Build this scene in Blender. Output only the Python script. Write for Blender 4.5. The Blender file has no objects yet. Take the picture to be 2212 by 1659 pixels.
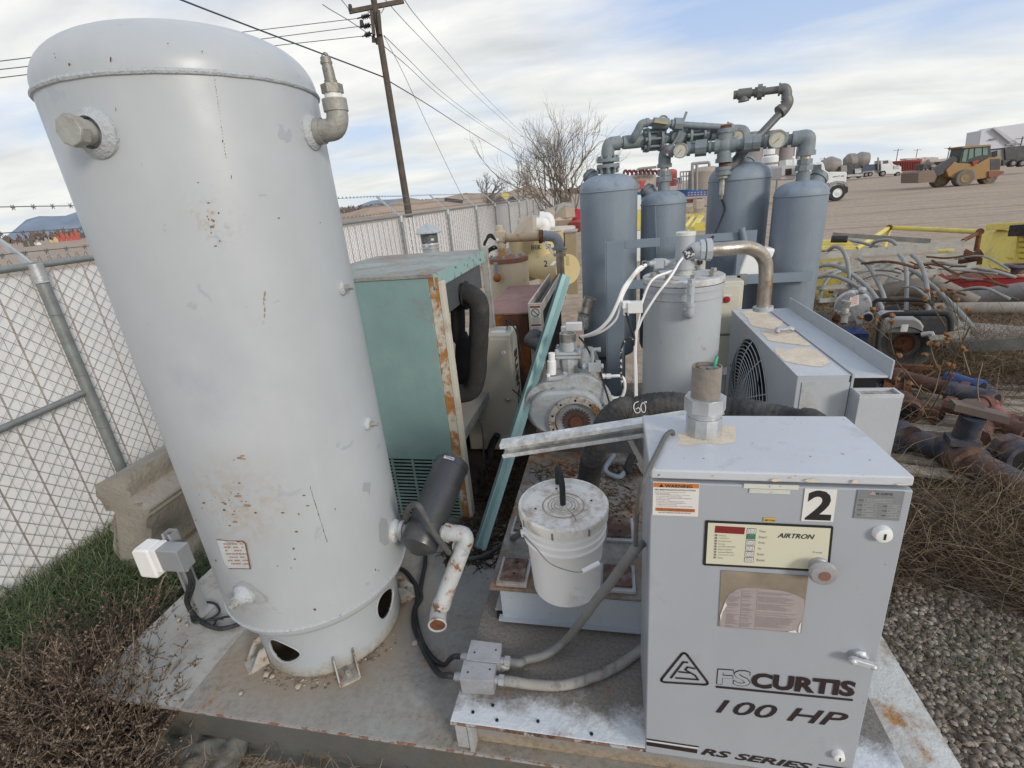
import bpy, math, random
from mathutils import Vector, Matrix
random.seed(7)
SC=bpy.context.scene; C=SC.collection
V=Vector; R=math.radians
# ---------------------------------------------------------------- camera and sight lines
F=1050.0; CX,CY=1106.0,829.5; H=1.95
_A=R(5.0); _P=math.atan(402/F); _Y=R(12.5)
_up=V((-math.sin(_A)*math.cos(_P), math.cos(_A)*math.cos(_P), math.sin(_P))).normalized()
_fw=V((0,0,-1)); _yw=(_fw-_up*_fw.dot(_up)).normalized(); _xw=_yw.cross(_up)
_u=_xw*math.cos(_Y)-_yw*math.sin(_Y); _v=_xw*math.sin(_Y)+_yw*math.cos(_Y)
CAMM=Matrix((_u,_v,_up))          # rows: world axes in camera space -> maps camera vectors to world
EYE=V((0,0,H))
def ray(x,y): return CAMM@V(((x-CX)/F,-(y-CY)/F,-1.0))
def onz(p,z): r=ray(*p); return EYE+r*((z-H)/r.z)
def onv(p,v): r=ray(*p); return EYE+r*(v/r.y)
def onu(p,u): r=ray(*p); return EYE+r*(u/r.x)
def ond(p,d): r=ray(*p); return EYE+r*(d/math.hypot(r.x,r.y))
def _cv(a,b,s): return lambda x,y:(a+s*x,b+s*y)
R1=_cv(0,0,.3472); R2=_cv(0,493.7,.248); R3=_cv(164.6,1042.3,.3968); R4=_cv(0,1097.2,.3387); R5=_cv(713.2,384,.248)
Q1=_cv(713.2,713.2,.2976); Q2=_cv(1206.9,164.6,.2976); Q3=_cv(1700.7,219.4,.2315); Q4=_cv(1645.8,466.3,.2646); Q5=_cv(1261.8,658.3,.3224)
T1=_cv(932.6,932.6,.2645); T2=_cv(822.9,1261.8,.2976); T3=_cv(1344,905.2,.31); T4=_cv(1344,1289.2,.31); T5=_cv(1755.5,768,.2315); T6=_cv(1755.5,1097.2,.3386)
W1=_cv(1042.3,438.9,.1653); W2=_cv(713.2,0,.2728); W3=_cv(1316.7,301.7,.1736); W4=_cv(1645.8,301.7,.124); W5=_cv(1206.9,603.5,.1984); W6=_cv(0,1371.5,.248); W7=_cv(1892.7,576,.1443)

# ---------------------------------------------------------------- mesh helper
def frame(ax):
    ax=V(ax).normalized()
    t=V((0,0,1)) if abs(ax.z)<.9 else V((1,0,0))
    a=ax.cross(t).normalized(); return a, ax.cross(a).normalized(), ax
def smoothpath(pts,k=6):
    pts=[V(p) for p in pts]
    if len(pts)<3: return pts
    P=[pts[0]*2-pts[1]]+pts+[pts[-1]*2-pts[-2]]; out=[]
    for i in range(1,len(P)-2):
        a,b,c,d=P[i-1:i+3]
        for j in range(k):
            t=j/k; out.append(.5*((2*b)+(c-a)*t+(2*a-5*b+4*c-d)*t*t+(3*b-a-3*c+d)*t**3))
    out.append(pts[-1]); return out
class MB:
    def __init__(s): s.v=[]; s.f=[]
    def add(s,vs,fs):
        n=len(s.v); s.v+=[V(q) for q in vs]; s.f+=[tuple(i+n for i in f) for f in fs]; return s
    def box(s,x0,x1,y0,y1,z0,z1):
        return s.add([(x,y,z) for z in (z0,z1) for y in (y0,y1) for x in (x0,x1)],
            [(0,2,3,1),(4,5,7,6),(0,1,5,4),(2,6,7,3),(0,4,6,2),(1,3,7,5)])
    def obox(s,c,a,b,d):      # centre and three half-vectors
        c,a,b,d=V(c),V(a),V(b),V(d)
        if a.cross(b).dot(d)<0: a=-a
        return s.add([c+i*a+j*b+k*d for k in (-1,1) for j in (-1,1) for i in (-1,1)],
            [(0,2,3,1),(4,5,7,6),(0,1,5,4),(2,6,7,3),(0,4,6,2),(1,3,7,5)])
    def bar(s,p,q,w,h,up=(0,0,1)):     # rectangular bar between two points
        p,q=V(p),V(q); d=(q-p); a=d.cross(V(up))
        if a.length<1e-6: a=d.cross(V((1,0,0)))
        a.normalize(); b=a.cross(d).normalized()
        return s.obox((p+q)/2,d/2,a*w/2,b*h/2)
    def cyl(s,p,q,r0,r1=None,n=20,caps=True,off=0):
        p,q=V(p),V(q); r1=r0 if r1 is None else r1
        a,b,_=frame(q-p); k=len(s.v)
        for c,r in ((p,r0),(q,r1)):
            for i in range(n):
                t=2*math.pi*(i+off)/n; s.v.append(c+a*(r*math.cos(t))+b*(r*math.sin(t)))
        s.f+=[(k+i,k+(i+1)%n,k+n+(i+1)%n,k+n+i) for i in range(n)]
        if caps: s.f+=[tuple(k+i for i in range(n))[::-1],tuple(k+n+i for i in range(n))]
        return s
    def tube(s,pts,r,n=10,k=6,caps=True,closed=False):
        pts=smoothpath(pts,k) if k else [V(p) for p in pts]
        m=len(pts); rs=r if isinstance(r,(list,tuple)) else None
        d=(pts[1]-pts[0]).normalized(); a,b,_=frame(d); base=len(s.v); prev=d
        for i,p in enumerate(pts):
            if closed: d=(pts[(i+1)%m]-pts[i-1]).normalized()
            elif i==0: d=(pts[1]-p).normalized()
            elif i==m-1: d=(p-pts[i-1]).normalized()
            else:
                d=(pts[i+1]-pts[i-1])
                d=d.normalized() if d.length>1e-9 else prev
            q=prev.rotation_difference(d); a=q@a; b=q@b; prev=d
            rr=r if rs is None else rs[0]+(rs[-1]-rs[0])*i/(m-1) if len(rs)==2 else rs[min(int(i*len(rs)/m),len(rs)-1)]
            for j in range(n):
                t=2*math.pi*j/n; s.v.append(p+a*(rr*math.cos(t))+b*(rr*math.sin(t)))
        L=m if closed else m-1
        for i in range(L):
            i2=(i+1)%m
            for j in range(n): s.f.append((base+i*n+j,base+i*n+(j+1)%n,base+i2*n+(j+1)%n,base+i2*n+j))
        if caps and not closed:
            s.f.append(tuple(base+j for j in range(n))[::-1]); s.f.append(tuple(base+(m-1)*n+j for j in range(n)))
        return s
    def ring(s,c,ax,R_,r,n=40,m=8):
        a,b,_=frame(ax); c=V(c)
        return s.tube([c+a*(R_*math.cos(2*math.pi*i/n))+b*(R_*math.sin(2*math.pi*i/n)) for i in range(n)],r,m,k=0,closed=True)
    def lathe(s,prof,o=(0,0,0),ax=(0,0,1),n=40):
        a,b,ax=frame(ax); o=V(o); k=len(s.v); cols=[]
        for r,z in prof:
            if r<1e-6: s.v.append(o+ax*z); cols.append([len(s.v)-1]*n)
            else:
                cols.append(list(range(len(s.v),len(s.v)+n)))
                for i in range(n):
                    t=2*math.pi*i/n; s.v.append(o+ax*z+a*(r*math.cos(t))+b*(r*math.sin(t)))
        for p,q in zip(cols,cols[1:]):
            for i in range(n):
                j=(i+1)%n; f=[p[i],p[j],q[j],q[i]]; g=[]
                for x in f:
                    if x not in g: g.append(x)
                if len(g)>2: s.f.append(tuple(g))
        return s
    def prism(s,poly,o,ex,ey,d):    # flat outline in (ex,ey), extruded by d
        o,ex,ey,d=V(o),V(ex),V(ey),V(d); n=len(poly); k=len(s.v)
        if ex.cross(ey).dot(d)<0: poly=poly[::-1]
        for t in (0,1): s.v+=[o+ex*x+ey*y+d*t for x,y in poly]
        s.f.append(tuple(k+i for i in range(n))[::-1]); s.f.append(tuple(k+n+i for i in range(n)))
        s.f+=[(k+i,k+(i+1)%n,k+n+(i+1)%n,k+n+i) for i in range(n)]
        return s
    def sphere(s,c,r,n=16,sz=1.0,noise=0,rnd=random):
        c=V(c); m=max(4,n//2)
        pr=[]
        k=len(s.v); s.v.append(c-V((0,0,r*sz)))
        for i in range(1,m):
            t=math.pi*i/m
            for j in range(n):
                q=1+noise*(rnd.random()-.5)
                s.v.append(c+V((r*q*math.sin(t)*math.cos(2*math.pi*j/n),r*q*math.sin(t)*math.sin(2*math.pi*j/n),-r*sz*q*math.cos(t))))
        s.v.append(c+V((0,0,r*sz))); top=len(s.v)-1
        for j in range(n):
            s.f.append((k,k+1+(j+1)%n,k+1+j)); s.f.append((top,top-n+j,top-n+(j+1)%n))
            for i in range(m-2):
                a=k+1+i*n; s.f.append((a+j,a+(j+1)%n,a+n+(j+1)%n,a+n+j))
        return s
    def quad(s,*q): return s.add(q,[tuple(range(len(q)))])
    def hexn(s,p,ax,r,h,n=6):
        p=V(p); ax=V(ax).normalized(); return s.cyl(p,p+ax*h,r,n=n)
    def bolt(s,p,ax,r=.01,h=.01):
        p=V(p); ax=V(ax).normalized(); s.cyl(p,p+ax*h*.25,r*1.45,n=12); return s.cyl(p+ax*h*.25,p+ax*h*1.2,r,n=6)
    def build(s,name,mat,parent=None,bevel=0,loc=None,label=None,cat=None,group=None,kind=None,flat=False,ang=32):
        root=parent; o0=V((0,0,0))
        while root is not None:
            o0=o0+root.location; root=root.parent
        if parent is None: o0=V(loc) if loc is not None else V((sum(v.x for v in s.v)/len(s.v),sum(v.y for v in s.v)/len(s.v),min(v.z for v in s.v)))
        me=bpy.data.meshes.new(name); me.from_pydata([tuple(v-o0) for v in s.v],[],s.f); me.validate(); me.update()
        if not flat:
            me.polygons.foreach_set('use_smooth',[True]*len(me.polygons)); me.set_sharp_from_angle(angle=R(ang))
        o=bpy.data.objects.new(name,me); C.objects.link(o)
        for m in (mat if isinstance(mat,list) else [mat]): me.materials.append(m)
        if parent is None: o.location=o0
        else: o.parent=parent
        if bevel:
            b=o.modifiers.new('bevel','BEVEL'); b.width=bevel; b.segments=2; b.limit_method='ANGLE'; b.angle_limit=R(50); b.harden_normals=True
        tag(o,label,cat,group,kind); return o
def _each(s,name,mat,parent=None,**k):
    # every loose piece becomes a mesh of its own; touching pieces stay together
    par=list(range(len(s.v)))
    def fd(i):
        while par[i]!=i: par[i]=par[par[i]]; i=par[i]
        return i
    for f in s.f:
        r=fd(f[0])
        for i in f[1:]: par[fd(i)]=r
    cl={}
    for f in s.f: cl.setdefault(fd(f[0]),[]).append(f)
    gs=[]
    for fs in cl.values():
        ids={i for f in fs for i in f}; P=[s.v[i] for i in ids]
        gs.append([fs,[min(q[j] for q in P)-.001 for j in range(3)],[max(q[j] for q in P)+.001 for j in range(3)]])
    ch=True
    while ch:
        ch=False
        for a in range(len(gs)):
            for b in range(a+1,len(gs)):
                A,B=gs[a],gs[b]
                if all(A[1][j]<=B[2][j] and B[1][j]<=A[2][j] for j in range(3)):
                    A[0]=A[0]+B[0]; A[1]=[min(x,y) for x,y in zip(A[1],B[1])]; A[2]=[max(x,y) for x,y in zip(A[2],B[2])]; gs.pop(b); ch=True; break
            if ch: break
    o=None
    for fs,_a,_b in gs:
        m={}; g=MB()
        for f in fs:
            for i in f:
                if i not in m: m[i]=len(g.v); g.v.append(s.v[i])
            g.f.append(tuple(m[i] for i in f))
        o=g.build(name,mat,parent,**k)
    return o
MB.each=_each
def tag(o,label=None,cat=None,group=None,kind=None):
    for k,x in (('label',label),('category',cat),('group',group),('kind',kind)):
        if x: o[k]=x
def thing(name,label,cat,loc,group=None):
    o=bpy.data.objects.new(name,None); C.objects.link(o); o.location=V(loc); o.empty_display_size=.1
    tag(o,label,cat,group); return o
def copytree(o,parent=None):
    c=o.copy(); C.objects.link(c)
    if parent is not None: c.parent=parent
    for ch in [x for x in bpy.data.objects if x.parent==o]: copytree(ch,c)
    return c
def text(s,o,ex,ez,size,mat,name='lettering',parent=None,shear=0,bold=0,xs=1.0,align='LEFT',lift=.0012,depth=0,sp=1.0):
    cu=bpy.data.curves.new(name,'FONT'); cu.body=s; cu.size=1; cu.shear=shear; cu.offset=bold; cu.align_x=align; cu.space_character=sp; cu.resolution_u=3
    t=bpy.data.objects.new('t',cu); C.objects.link(t); dg=bpy.context.evaluated_depsgraph_get(); dg.update()
    me=bpy.data.meshes.new_from_object(t.evaluated_get(dg)); C.objects.unlink(t); bpy.data.objects.remove(t)
    ex,ez=V(ex),V(ez); nrm=ex.cross(ez).normalized()
    mb=MB(); mb.v=[V(o)+ex*(v.co.x*size*xs)+ez*(v.co.y*size)+nrm*lift for v in me.vertices]; mb.f=[tuple(p.vertices) for p in me.polygons]
    bpy.data.meshes.remove(me)
    if mat is None: return mb
    return mb.build(name,mat,parent,flat=True)

# ---------------------------------------------------------------- materials
_m={}
def nd(nt,t,**k):
    n=nt.nodes.new(t)
    for a,b in k.items():
        if a[0]=='i' and a[1:].isdigit(): n.inputs[int(a[1:])].default_value=b
        else: setattr(n,a,b)
    return n
def ramp(nt,src,stops):
    r=nt.nodes.new('ShaderNodeValToRGB'); e=r.color_ramp.elements
    while len(e)<len(stops): e.new(.5)
    for x,(p,c) in zip(e,stops): x.position=p; x.color=(c,c,c,1) if not isinstance(c,tuple) else (*c,1)
    nt.links.new(src,r.inputs[0]); return r.outputs[0]
def mixc(nt,fac,a,b,bt='MIX'):
    m=nt.nodes.new('ShaderNodeMix'); m.data_type='RGBA'; m.blend_type=bt
    for i,x in ((0,fac),(6,a),(7,b)):
        if hasattr(x,'links') or hasattr(x,'is_output'): nt.links.new(x,m.inputs[i])
        else: m.inputs[i].default_value=(*x,1) if isinstance(x,tuple) else x
    return m.outputs[2]
def noise(nt,co,scale,detail=4,rough=.55,stretch=None,dist=0):
    if stretch:
        mp=nt.nodes.new('ShaderNodeMapping'); mp.inputs[3].default_value=stretch; nt.links.new(co,mp.inputs[0]); co=mp.outputs[0]
    n=nt.nodes.new('ShaderNodeTexNoise'); n.inputs['Scale'].default_value=scale; n.inputs['Detail'].default_value=detail; n.inputs['Roughness'].default_value=rough; n.inputs['Distortion'].default_value=dist
    nt.links.new(co,n.inputs['Vector']); return n.outputs[0]
def mul(nt,a,b):
    m=nt.nodes.new('ShaderNodeMath'); m.operation='MULTIPLY'
    for i,x in enumerate((a,b)):
        if hasattr(x,'links'): nt.links.new(x,m.inputs[i])
        else: m.inputs[i].default_value=x
    return m.outputs[0]
RUST=(.14,.055,.022); RUST2=(.30,.12,.03); TAN=(.36,.27,.17)
def M(name,col=(.5,.5,.5),rough=.5,metal=0,var=.10,vs=3,rust=0,rs=6,rcol=RUST,rcol2=None,dirt=0,ds=2.5,dcol=(.22,.17,.12),streak=0,scol=(.3,.27,.22),bump=.15,bs=60,chip=0,cs=9,ccol=TAN,speck=0,top=0,spec=.5,em=None,grad=None):
    if name in _m: return _m[name]
    m=bpy.data.materials.new(name); m.use_nodes=True; nt=m.node_tree; L=nt.links; b=nt.nodes['Principled BSDF']
    co=nd(nt,'ShaderNodeTexCoord').outputs['Object']
    c=tuple(col)
    n1=noise(nt,co,vs,5,.6)
    lo=tuple(x*(1-var) for x in c); hi=tuple(min(1,x*(1+var)) for x in c)
    out=ramp(nt,n1,[(.3,lo),(.7,hi)])
    if streak:
        s=noise(nt,co,14,4,.6,(1,1,.07)); out=mixc(nt,mul(nt,ramp(nt,s,[(.5,0),(.75,1.)]),streak),out,scol)
    if dirt:
        d=noise(nt,co,ds,9,.68); f=ramp(nt,d,[(.62-dirt*.45,0),(.80-dirt*.3,1.)])
        if grad:      # wear that has crept in from one side: axis, from, to
            sx=nd(nt,'ShaderNodeSeparateXYZ'); L.new(co,sx.inputs[0]); mr=nd(nt,'ShaderNodeMapRange'); mr.inputs[1].default_value=grad[1]; mr.inputs[2].default_value=grad[2]
            ad=nd(nt,'ShaderNodeMath',operation='MULTIPLY_ADD'); L.new(d,ad.inputs[0]); ad.inputs[1].default_value=grad[3] if len(grad)>3 else .25; L.new(sx.outputs[grad[0]],ad.inputs[2]); L.new(ad.outputs[0],mr.inputs[0])
            f=ramp(nt,mr.outputs[0],[(.25,0),(.75,1.)])
        fd_=f; out=mixc(nt,mul(nt,f,.85),out,dcol)
    if top:   # dust settled on faces that look up
        g=nd(nt,'ShaderNodeNewGeometry'); sx=nd(nt,'ShaderNodeSeparateXYZ'); L.new(g.outputs['Normal'],sx.inputs[0])
        f=ramp(nt,sx.outputs[2],[(.6,0),(.95,1.)]); f2=ramp(nt,noise(nt,co,4,8,.7),[(.35,0),(.68,1.)])
        out=mixc(nt,mul(nt,mul(nt,f,f2),top),out,dcol)
    rmask=None
    if dirt and dirt>.2:   # grit: the dirt itself is mottled
        gr_=ramp(nt,noise(nt,co,max(40,ds*10),6,.75),[(.34,.52),(.52,1.),(.70,1.22)]); out=mixc(nt,mul(nt,fd_,.85),out,mixc(nt,1.,out,gr_,'MULTIPLY'))
    if chip:
        f=ramp(nt,noise(nt,co,cs,7,.5,dist=.6),[(.70-chip*.3,0),(.705-chip*.3,1.)]); out=mixc(nt,f,out,ccol)
    if speck:
        f=ramp(nt,noise(nt,co,70,2,.5),[(.80-speck*.15,0),(.82-speck*.15,1.)]); out=mixc(nt,mul(nt,f,.8),out,(.10,.07,.05))
    if rust:
        th=.72-rust*.34; rr=noise(nt,co,rs,10,.68,dist=.3)
        rmask=ramp(nt,rr,[(th,0),(th+.05,1.)])
        rc=mixc(nt,ramp(nt,noise(nt,co,rs*5,6,.7),[(.35,0),(.65,1.)]),rcol,rcol2 or tuple(min(1,x*1.9) for x in rcol))
        halo=ramp(nt,rr,[(th-.07,0),(th+.02,1.)])
        out=mixc(nt,mul(nt,halo,.45),out,RUST2); out=mixc(nt,rmask,out,rc)
    L.new(out,b.inputs['Base Color'])
    rb=ramp(nt,noise(nt,co,vs*6,4,.6),[(.3,max(.04,rough-.08)),(.7,min(1,rough+.1))])
    if rmask is not None: rb=mixc(nt,rmask,rb,(.9,.9,.9))
    L.new(rb,b.inputs['Roughness'])
    if metal:
        if rmask is not None:
            L.new(mixc(nt,rmask,(metal,metal,metal),(0.,0.,0.)),b.inputs['Metallic'])
        else: b.inputs['Metallic'].default_value=metal
    b.inputs['Specular IOR Level'].default_value=spec
    if bump:
        bp=nd(nt,'ShaderNodeBump'); bp.inputs['Strength'].default_value=bump; bp.inputs['Distance'].default_value=.01
        h=noise(nt,co,bs,5,.6)
        if rmask is not None:
            hh=nt.nodes.new('ShaderNodeMath'); hh.operation='MULTIPLY_ADD'; L.new(rmask,hh.inputs[0]); hh.inputs[1].default_value=-.35; L.new(h,hh.inputs[2]); h=hh.outputs[0]
        L.new(h,bp.inputs['Height']); L.new(bp.outputs[0],b.inputs['Normal'])
    if em: b.inputs['Emission Color'].default_value=(*em,1); b.inputs['Emission Strength'].default_value=1
    _m[name]=m; return m

PALE=(.50,.55,.60)     # the faded pale blue-grey shop paint
mTank=M('tank_paint',(.425,.45,.468),.36,var=.10,vs=1.3,rust=.0,streak=.22,scol=(.50,.52,.52),bump=.04,bs=220,speck=.0,chip=.10,cs=11,ccol=(.37,.40,.43))
mSkirt=M('skirt_paint',(.39,.42,.44),.45,var=.07,rust=.10,rs=8,dirt=.34,ds=3.2,dcol=(.36,.32,.26),grad=(2,.20,.06,.18),bump=.1)
mWeld=M('weld_paint',(.46,.49,.51),.5,bump=.9,bs=90,rust=.14,rs=25)
mDeck=M('deck_paint',(.325,.328,.315),.55,var=.12,rust=.14,rs=7,dirt=.62,ds=2.2,dcol=(.27,.235,.19),bump=.2,speck=.25)
mDeckW=M('deck_pale_paint',(.43,.43,.405),.7,var=.12,dirt=.38,ds=6,dcol=(.30,.26,.215),rust=.10,rs=9,speck=.3,bump=.3)
mBeam=M('beam_paint',(.115,.118,.11),.6,var=.2,rust=.16,rs=5,dirt=.3,dcol=(.17,.14,.10))
mFrame=M('frame_paint',(.42,.45,.47),.6,var=.12,rust=.22,rs=6,dirt=.42,ds=3,dcol=(.26,.20,.14),speck=.4,bump=.3)
mPlateD=M('dirty_plate',(.58,.60,.61),.8,var=.18,dirt=.80,ds=1.5,dcol=(.14,.105,.075),rust=.16,rs=9,speck=.4,bump=.4)
mPlateD2=M('dirty_plate_light',(.38,.385,.37),.75,var=.2,dirt=.80,ds=3.2,dcol=(.115,.085,.06),rust=.42,rs=7,rcol=(.10,.05,.03),speck=.3,bump=.4)
mRust=M('rust',(.13,.055,.028),.85,var=.5,vs=14,rust=.4,rs=9,rcol=(.09,.04,.025),rcol2=(.22,.10,.04),bump=.6,bs=50)
mRustPad=M('rusty_pad',(.085,.048,.036),.85,var=.4,vs=22,dirt=.3,ds=14,dcol=(.30,.26,.22),bump=.5)
mCab=M('cabinet_paint',(.345,.37,.40),.40,var=.05,vs=2.5,speck=.16,bump=.05,bs=9,streak=.16,scol=(.41,.43,.45),dirt=.06,ds=5,dcol=(.28,.27,.26))
mCabLit=M('cabinet_paint_lit_top',(.52,.54,.565),.42,var=.04,vs=6,speck=.45,dirt=.12,ds=9,dcol=(.36,.33,.29),bump=.1,bs=150)  # cabinet paint made paler on tops: light from above put into the colour
mPaleM=M('machine_paint',(.405,.43,.45),.45,var=.07,rust=.12,rs=9,speck=.2,streak=.15,scol=(.46,.48,.49),bump=.12)
mPaleRust=M('machine_paint_rusty',(.50,.51,.48),.6,var=.1,rust=.52,rs=10,rcol=(.17,.075,.03),dirt=.3,dcol=(.38,.32,.22),bump=.4)
mCast=M('cast_paint',(.44,.47,.48),.5,var=.12,rust=.18,rs=12,dirt=.22,ds=8,bump=.5,bs=120)
mPipeW=M('white_pipe_rusty',(.50,.52,.52),.5,var=.1,rust=.40,rs=18,rcol=(.13,.07,.035),bump=.3,streak=.3,scol=(.35,.22,.10))
mGalv=M('galvanised',(.50,.52,.53),.42,metal=.55,var=.18,vs=20,bump=.15,dirt=.12,ds=20,dcol=(.3,.3,.29))
mGalvW=M('galvanised_weathered',(.60,.61,.60),.6,metal=.2,var=.3,vs=30,dirt=.32,ds=14,dcol=(.26,.25,.23),bump=.3)
mGalvD=M('galvanised_dull',(.24,.255,.25),.5,metal=.35,var=.2,vs=12,bump=.12)
mBlack=M('black_rubber',(.022,.023,.025),.75,var=.25,vs=20,dirt=.15,ds=6,dcol=(.12,.11,.10),bump=.3)
mHose=M('ribbed_hose',(.028,.029,.03),.85,var=.3,vs=18,dirt=.40,ds=5,dcol=(.15,.14,.13),bump=.5,bs=40)
mCanG=M('dark_grey_enamel',(.075,.077,.08),.33,metal=.35,var=.12,dirt=.1,ds=10,dcol=(.14,.14,.14),bump=.05)
mConduit=M('grey_conduit',(.18,.18,.175),.6,var=.15,vs=8,dirt=.2,ds=10,dcol=(.10,.10,.095),bump=.2)
mSteel=M('bare_steel',(.50,.49,.46),.38,metal=.85,var=.2,vs=18,dirt=.25,ds=10,dcol=(.28,.2,.13),bump=.15)
mSteelR=M('rusty_steel_pipe',(.46,.42,.36),.36,metal=.8,var=.25,rust=.30,rs=5,rcol=(.20,.12,.07),dirt=.3,ds=5,dcol=(.25,.18,.12),bump=.2)
mIron=M('old_iron_fitting',(.36,.36,.33),.6,metal=.3,var=.2,vs=16,rust=.22,rs=14,dirt=.3,ds=12,dcol=(.30,.26,.2),bump=.4)
mDry=M('dryer_paint',(.20,.24,.285),.55,var=.10,vs=4,streak=.3,scol=(.31,.36,.40),speck=.05,bump=.15)
mDryTop=M('dryer_dome_paint',(.23,.28,.335),.6,var=.1,vs=10,dirt=.22,ds=16,dcol=(.15,.19,.24),bump=.15)
mFit=M('grey_fitting_paint',(.20,.235,.25),.55,var=.16,vs=16,rust=.18,rs=16,dirt=.15,ds=14,dcol=(.14,.14,.13),bump=.3)
mTeal=M('teal_paint',(.215,.325,.315),.55,var=.10,vs=3,rust=.20,rs=3.5,dirt=.18,ds=3,dcol=(.27,.36,.33),streak=.15,scol=(.29,.39,.36),speck=.1,bump=.1)
mTealTop=M('teal_top_paint',(.33,.41,.39),.7,var=.12,rust=.22,rs=5,dirt=.66,ds=2.6,dcol=(.25,.19,.155),bump=.2)
mTealEdge=M('teal_bright_paint',(.28,.42,.40),.5,var=.08,rust=.10,rs=22,bump=.1)
mCream=M('cream_paint',(.56,.53,.44),.6,var=.1,rust=.12,rs=9,dirt=.12,bump=.15)
mCreamRust=M('cream_paint_rust_run',(.56,.53,.44),.65,var=.1,rust=.80,rs=9,rcol=(.30,.12,.035),rcol2=(.45,.22,.06),bump=.3)
mBeige=M('beige_paint',(.60,.51,.36),.5,var=.07,vs=2,streak=.18,scol=(.42,.33,.2),rust=.03,bump=.1)
mBeigeC=M('beige_cabinet_paint',(.50,.47,.40),.5,var=.05,dirt=.08,bump=.06)
mYelBe=M('yellow_beige_paint',(.58,.47,.24),.45,var=.05,bump=.06)
mRustTop=M('oxidised_red_top',(.27,.15,.13),.8,var=.15,vs=12,dirt=.25,ds=8,dcol=(.34,.22,.18),bump=.3)
mRustOr=M('orange_rust_panel',(.11,.05,.035),.85,var=.3,rust=.70,rs=3.2,rcol=(.26,.09,.02),rcol2=(.40,.15,.03),bump=.5)
mWhitePl=M('white_plastic',(.84,.83,.81),.45,var=.04,dirt=.05,bump=.04,bs=150)
mLid=M('dirty_white_lid',(.78,.76,.71),.6,var=.06,dirt=.36,ds=16,dcol=(.33,.24,.17),bump=.1)
mWhite=M('white_paint',(.74,.74,.72),.5,var=.05,bump=.05)
mGreyBox=M('grey_box',(.33,.345,.36),.4,metal=.2,var=.08,bump=.1)
mAlu=M('cast_aluminium',(.42,.42,.43),.45,metal=.45,var=.15,vs=14,dirt=.2,ds=12,dcol=(.25,.23,.2),bump=.2)
mConc=M('old_concrete',(.30,.275,.235),.9,var=.14,vs=5,dirt=.25,ds=4,dcol=(.28,.23,.16),bump=.8,bs=40)
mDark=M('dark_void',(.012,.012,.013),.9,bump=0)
mInk=M('black_ink',(.012,.011,.011),.6,bump=0,var=0)
mMaroon=M('maroon_black_ink',(.022,.012,.012),.55,bump=0,var=.2)
mLabelW=M('label_white',(.68,.67,.63),.5,bump=0,var=.04)
mOrange=M('label_orange',(.52,.17,.05),.5,bump=0,var=.05)
mTextG=M('label_grey_text',(.20,.19,.18),.6,bump=0)
# ================================================================ camera, sky, sun
cam=bpy.data.cameras.new('camera'); co=bpy.data.objects.new('camera',cam); C.objects.link(co); SC.camera=co
cam.sensor_width=36; cam.lens=36*F/2212; cam.clip_start=.05; cam.clip_end=60000
mw=CAMM.to_4x4(); mw.translation=EYE; co.matrix_world=mw
w=bpy.data.worlds.new('World'); SC.world=w; w.use_nodes=True; nt=w.node_tree; L=nt.links
bg=nt.nodes['Background']; bg.inputs[1].default_value=.103
SUN_EL,SUN_AZ=20,131     # azimuth measured clockwise from +Y
sk=nd(nt,'ShaderNodeTexSky',sky_type='NISHITA',sun_disc=False,sun_elevation=R(SUN_EL),sun_rotation=R(SUN_AZ),dust_density=1.5,altitude=1500)
tc=nd(nt,'ShaderNodeTexCoord').outputs['Generated']
sx=nd(nt,'ShaderNodeSeparateXYZ'); L.new(tc,sx.inputs[0])
mx=nd(nt,'ShaderNodeMath',operation='MAXIMUM'); L.new(sx.outputs[2],mx.inputs[0]); mx.inputs[1].default_value=0
ad=nd(nt,'ShaderNodeMath',operation='ADD'); L.new(mx.outputs[0],ad.inputs[0]); ad.inputs[1].default_value=.16
dv=nd(nt,'ShaderNodeVectorMath',operation='DIVIDE'); cb=nd(nt,'ShaderNodeCombineXYZ')
for i in range(3): L.new(ad.outputs[0],cb.inputs[i])
L.new(tc,dv.inputs[0]); L.new(cb.outputs[0],dv.inputs[1])
mp=nd(nt,'ShaderNodeMapping'); mp.inputs[1].default_value=(3.1,1.7,0); mp.inputs[2].default_value=(0,0,R(25)); mp.inputs[3].default_value=(.55,1.0,0); L.new(dv.outputs[0],mp.inputs[0])
cl=noise(nt,mp.outputs[0],.9,8,.52,dist=.35)
cl2=noise(nt,mp.outputs[0],2.2,7,.55,dist=.2)
cover=ramp(nt,cl,[(.36,.05),(.46,.62),(.55,1.)])
shade=ramp(nt,cl2,[(.30,(5.0,5.2,5.5)),(.48,(6.8,6.9,7.0)),(.66,(8.6,8.5,8.3))])
blue=mixc(nt,.75,sk.outputs[0],(2.9,4.5,7.9))
skyc=mixc(nt,cover,blue,shade)
hz=ramp(nt,sx.outputs[2],[(0,1.),(.10,.75),(.38,0)])
skyc=mixc(nt,mul(nt,hz,.58),skyc,(7.0,7.15,6.7))
L.new(skyc,bg.inputs[0])
sl=bpy.data.lights.new('sun','SUN'); sl.energy=1.6; sl.angle=R(14); sl.color=(1,.93,.83)
so=bpy.data.objects.new('sun',sl); C.objects.link(so)
sd=V((math.sin(R(SUN_AZ))*math.cos(R(SUN_EL)),math.cos(R(SUN_AZ))*math.cos(R(SUN_EL)),math.sin(R(SUN_EL))))
so.rotation_euler=sd.to_track_quat('Z','Y').to_euler()
SC.view_settings.view_transform='Standard'; SC.view_settings.look='None'; SC.view_settings.exposure=.26; SC.view_settings.gamma=1
SC.render.engine='CYCLES'; SC.render.resolution_x=1024; SC.render.resolution_y=768

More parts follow.
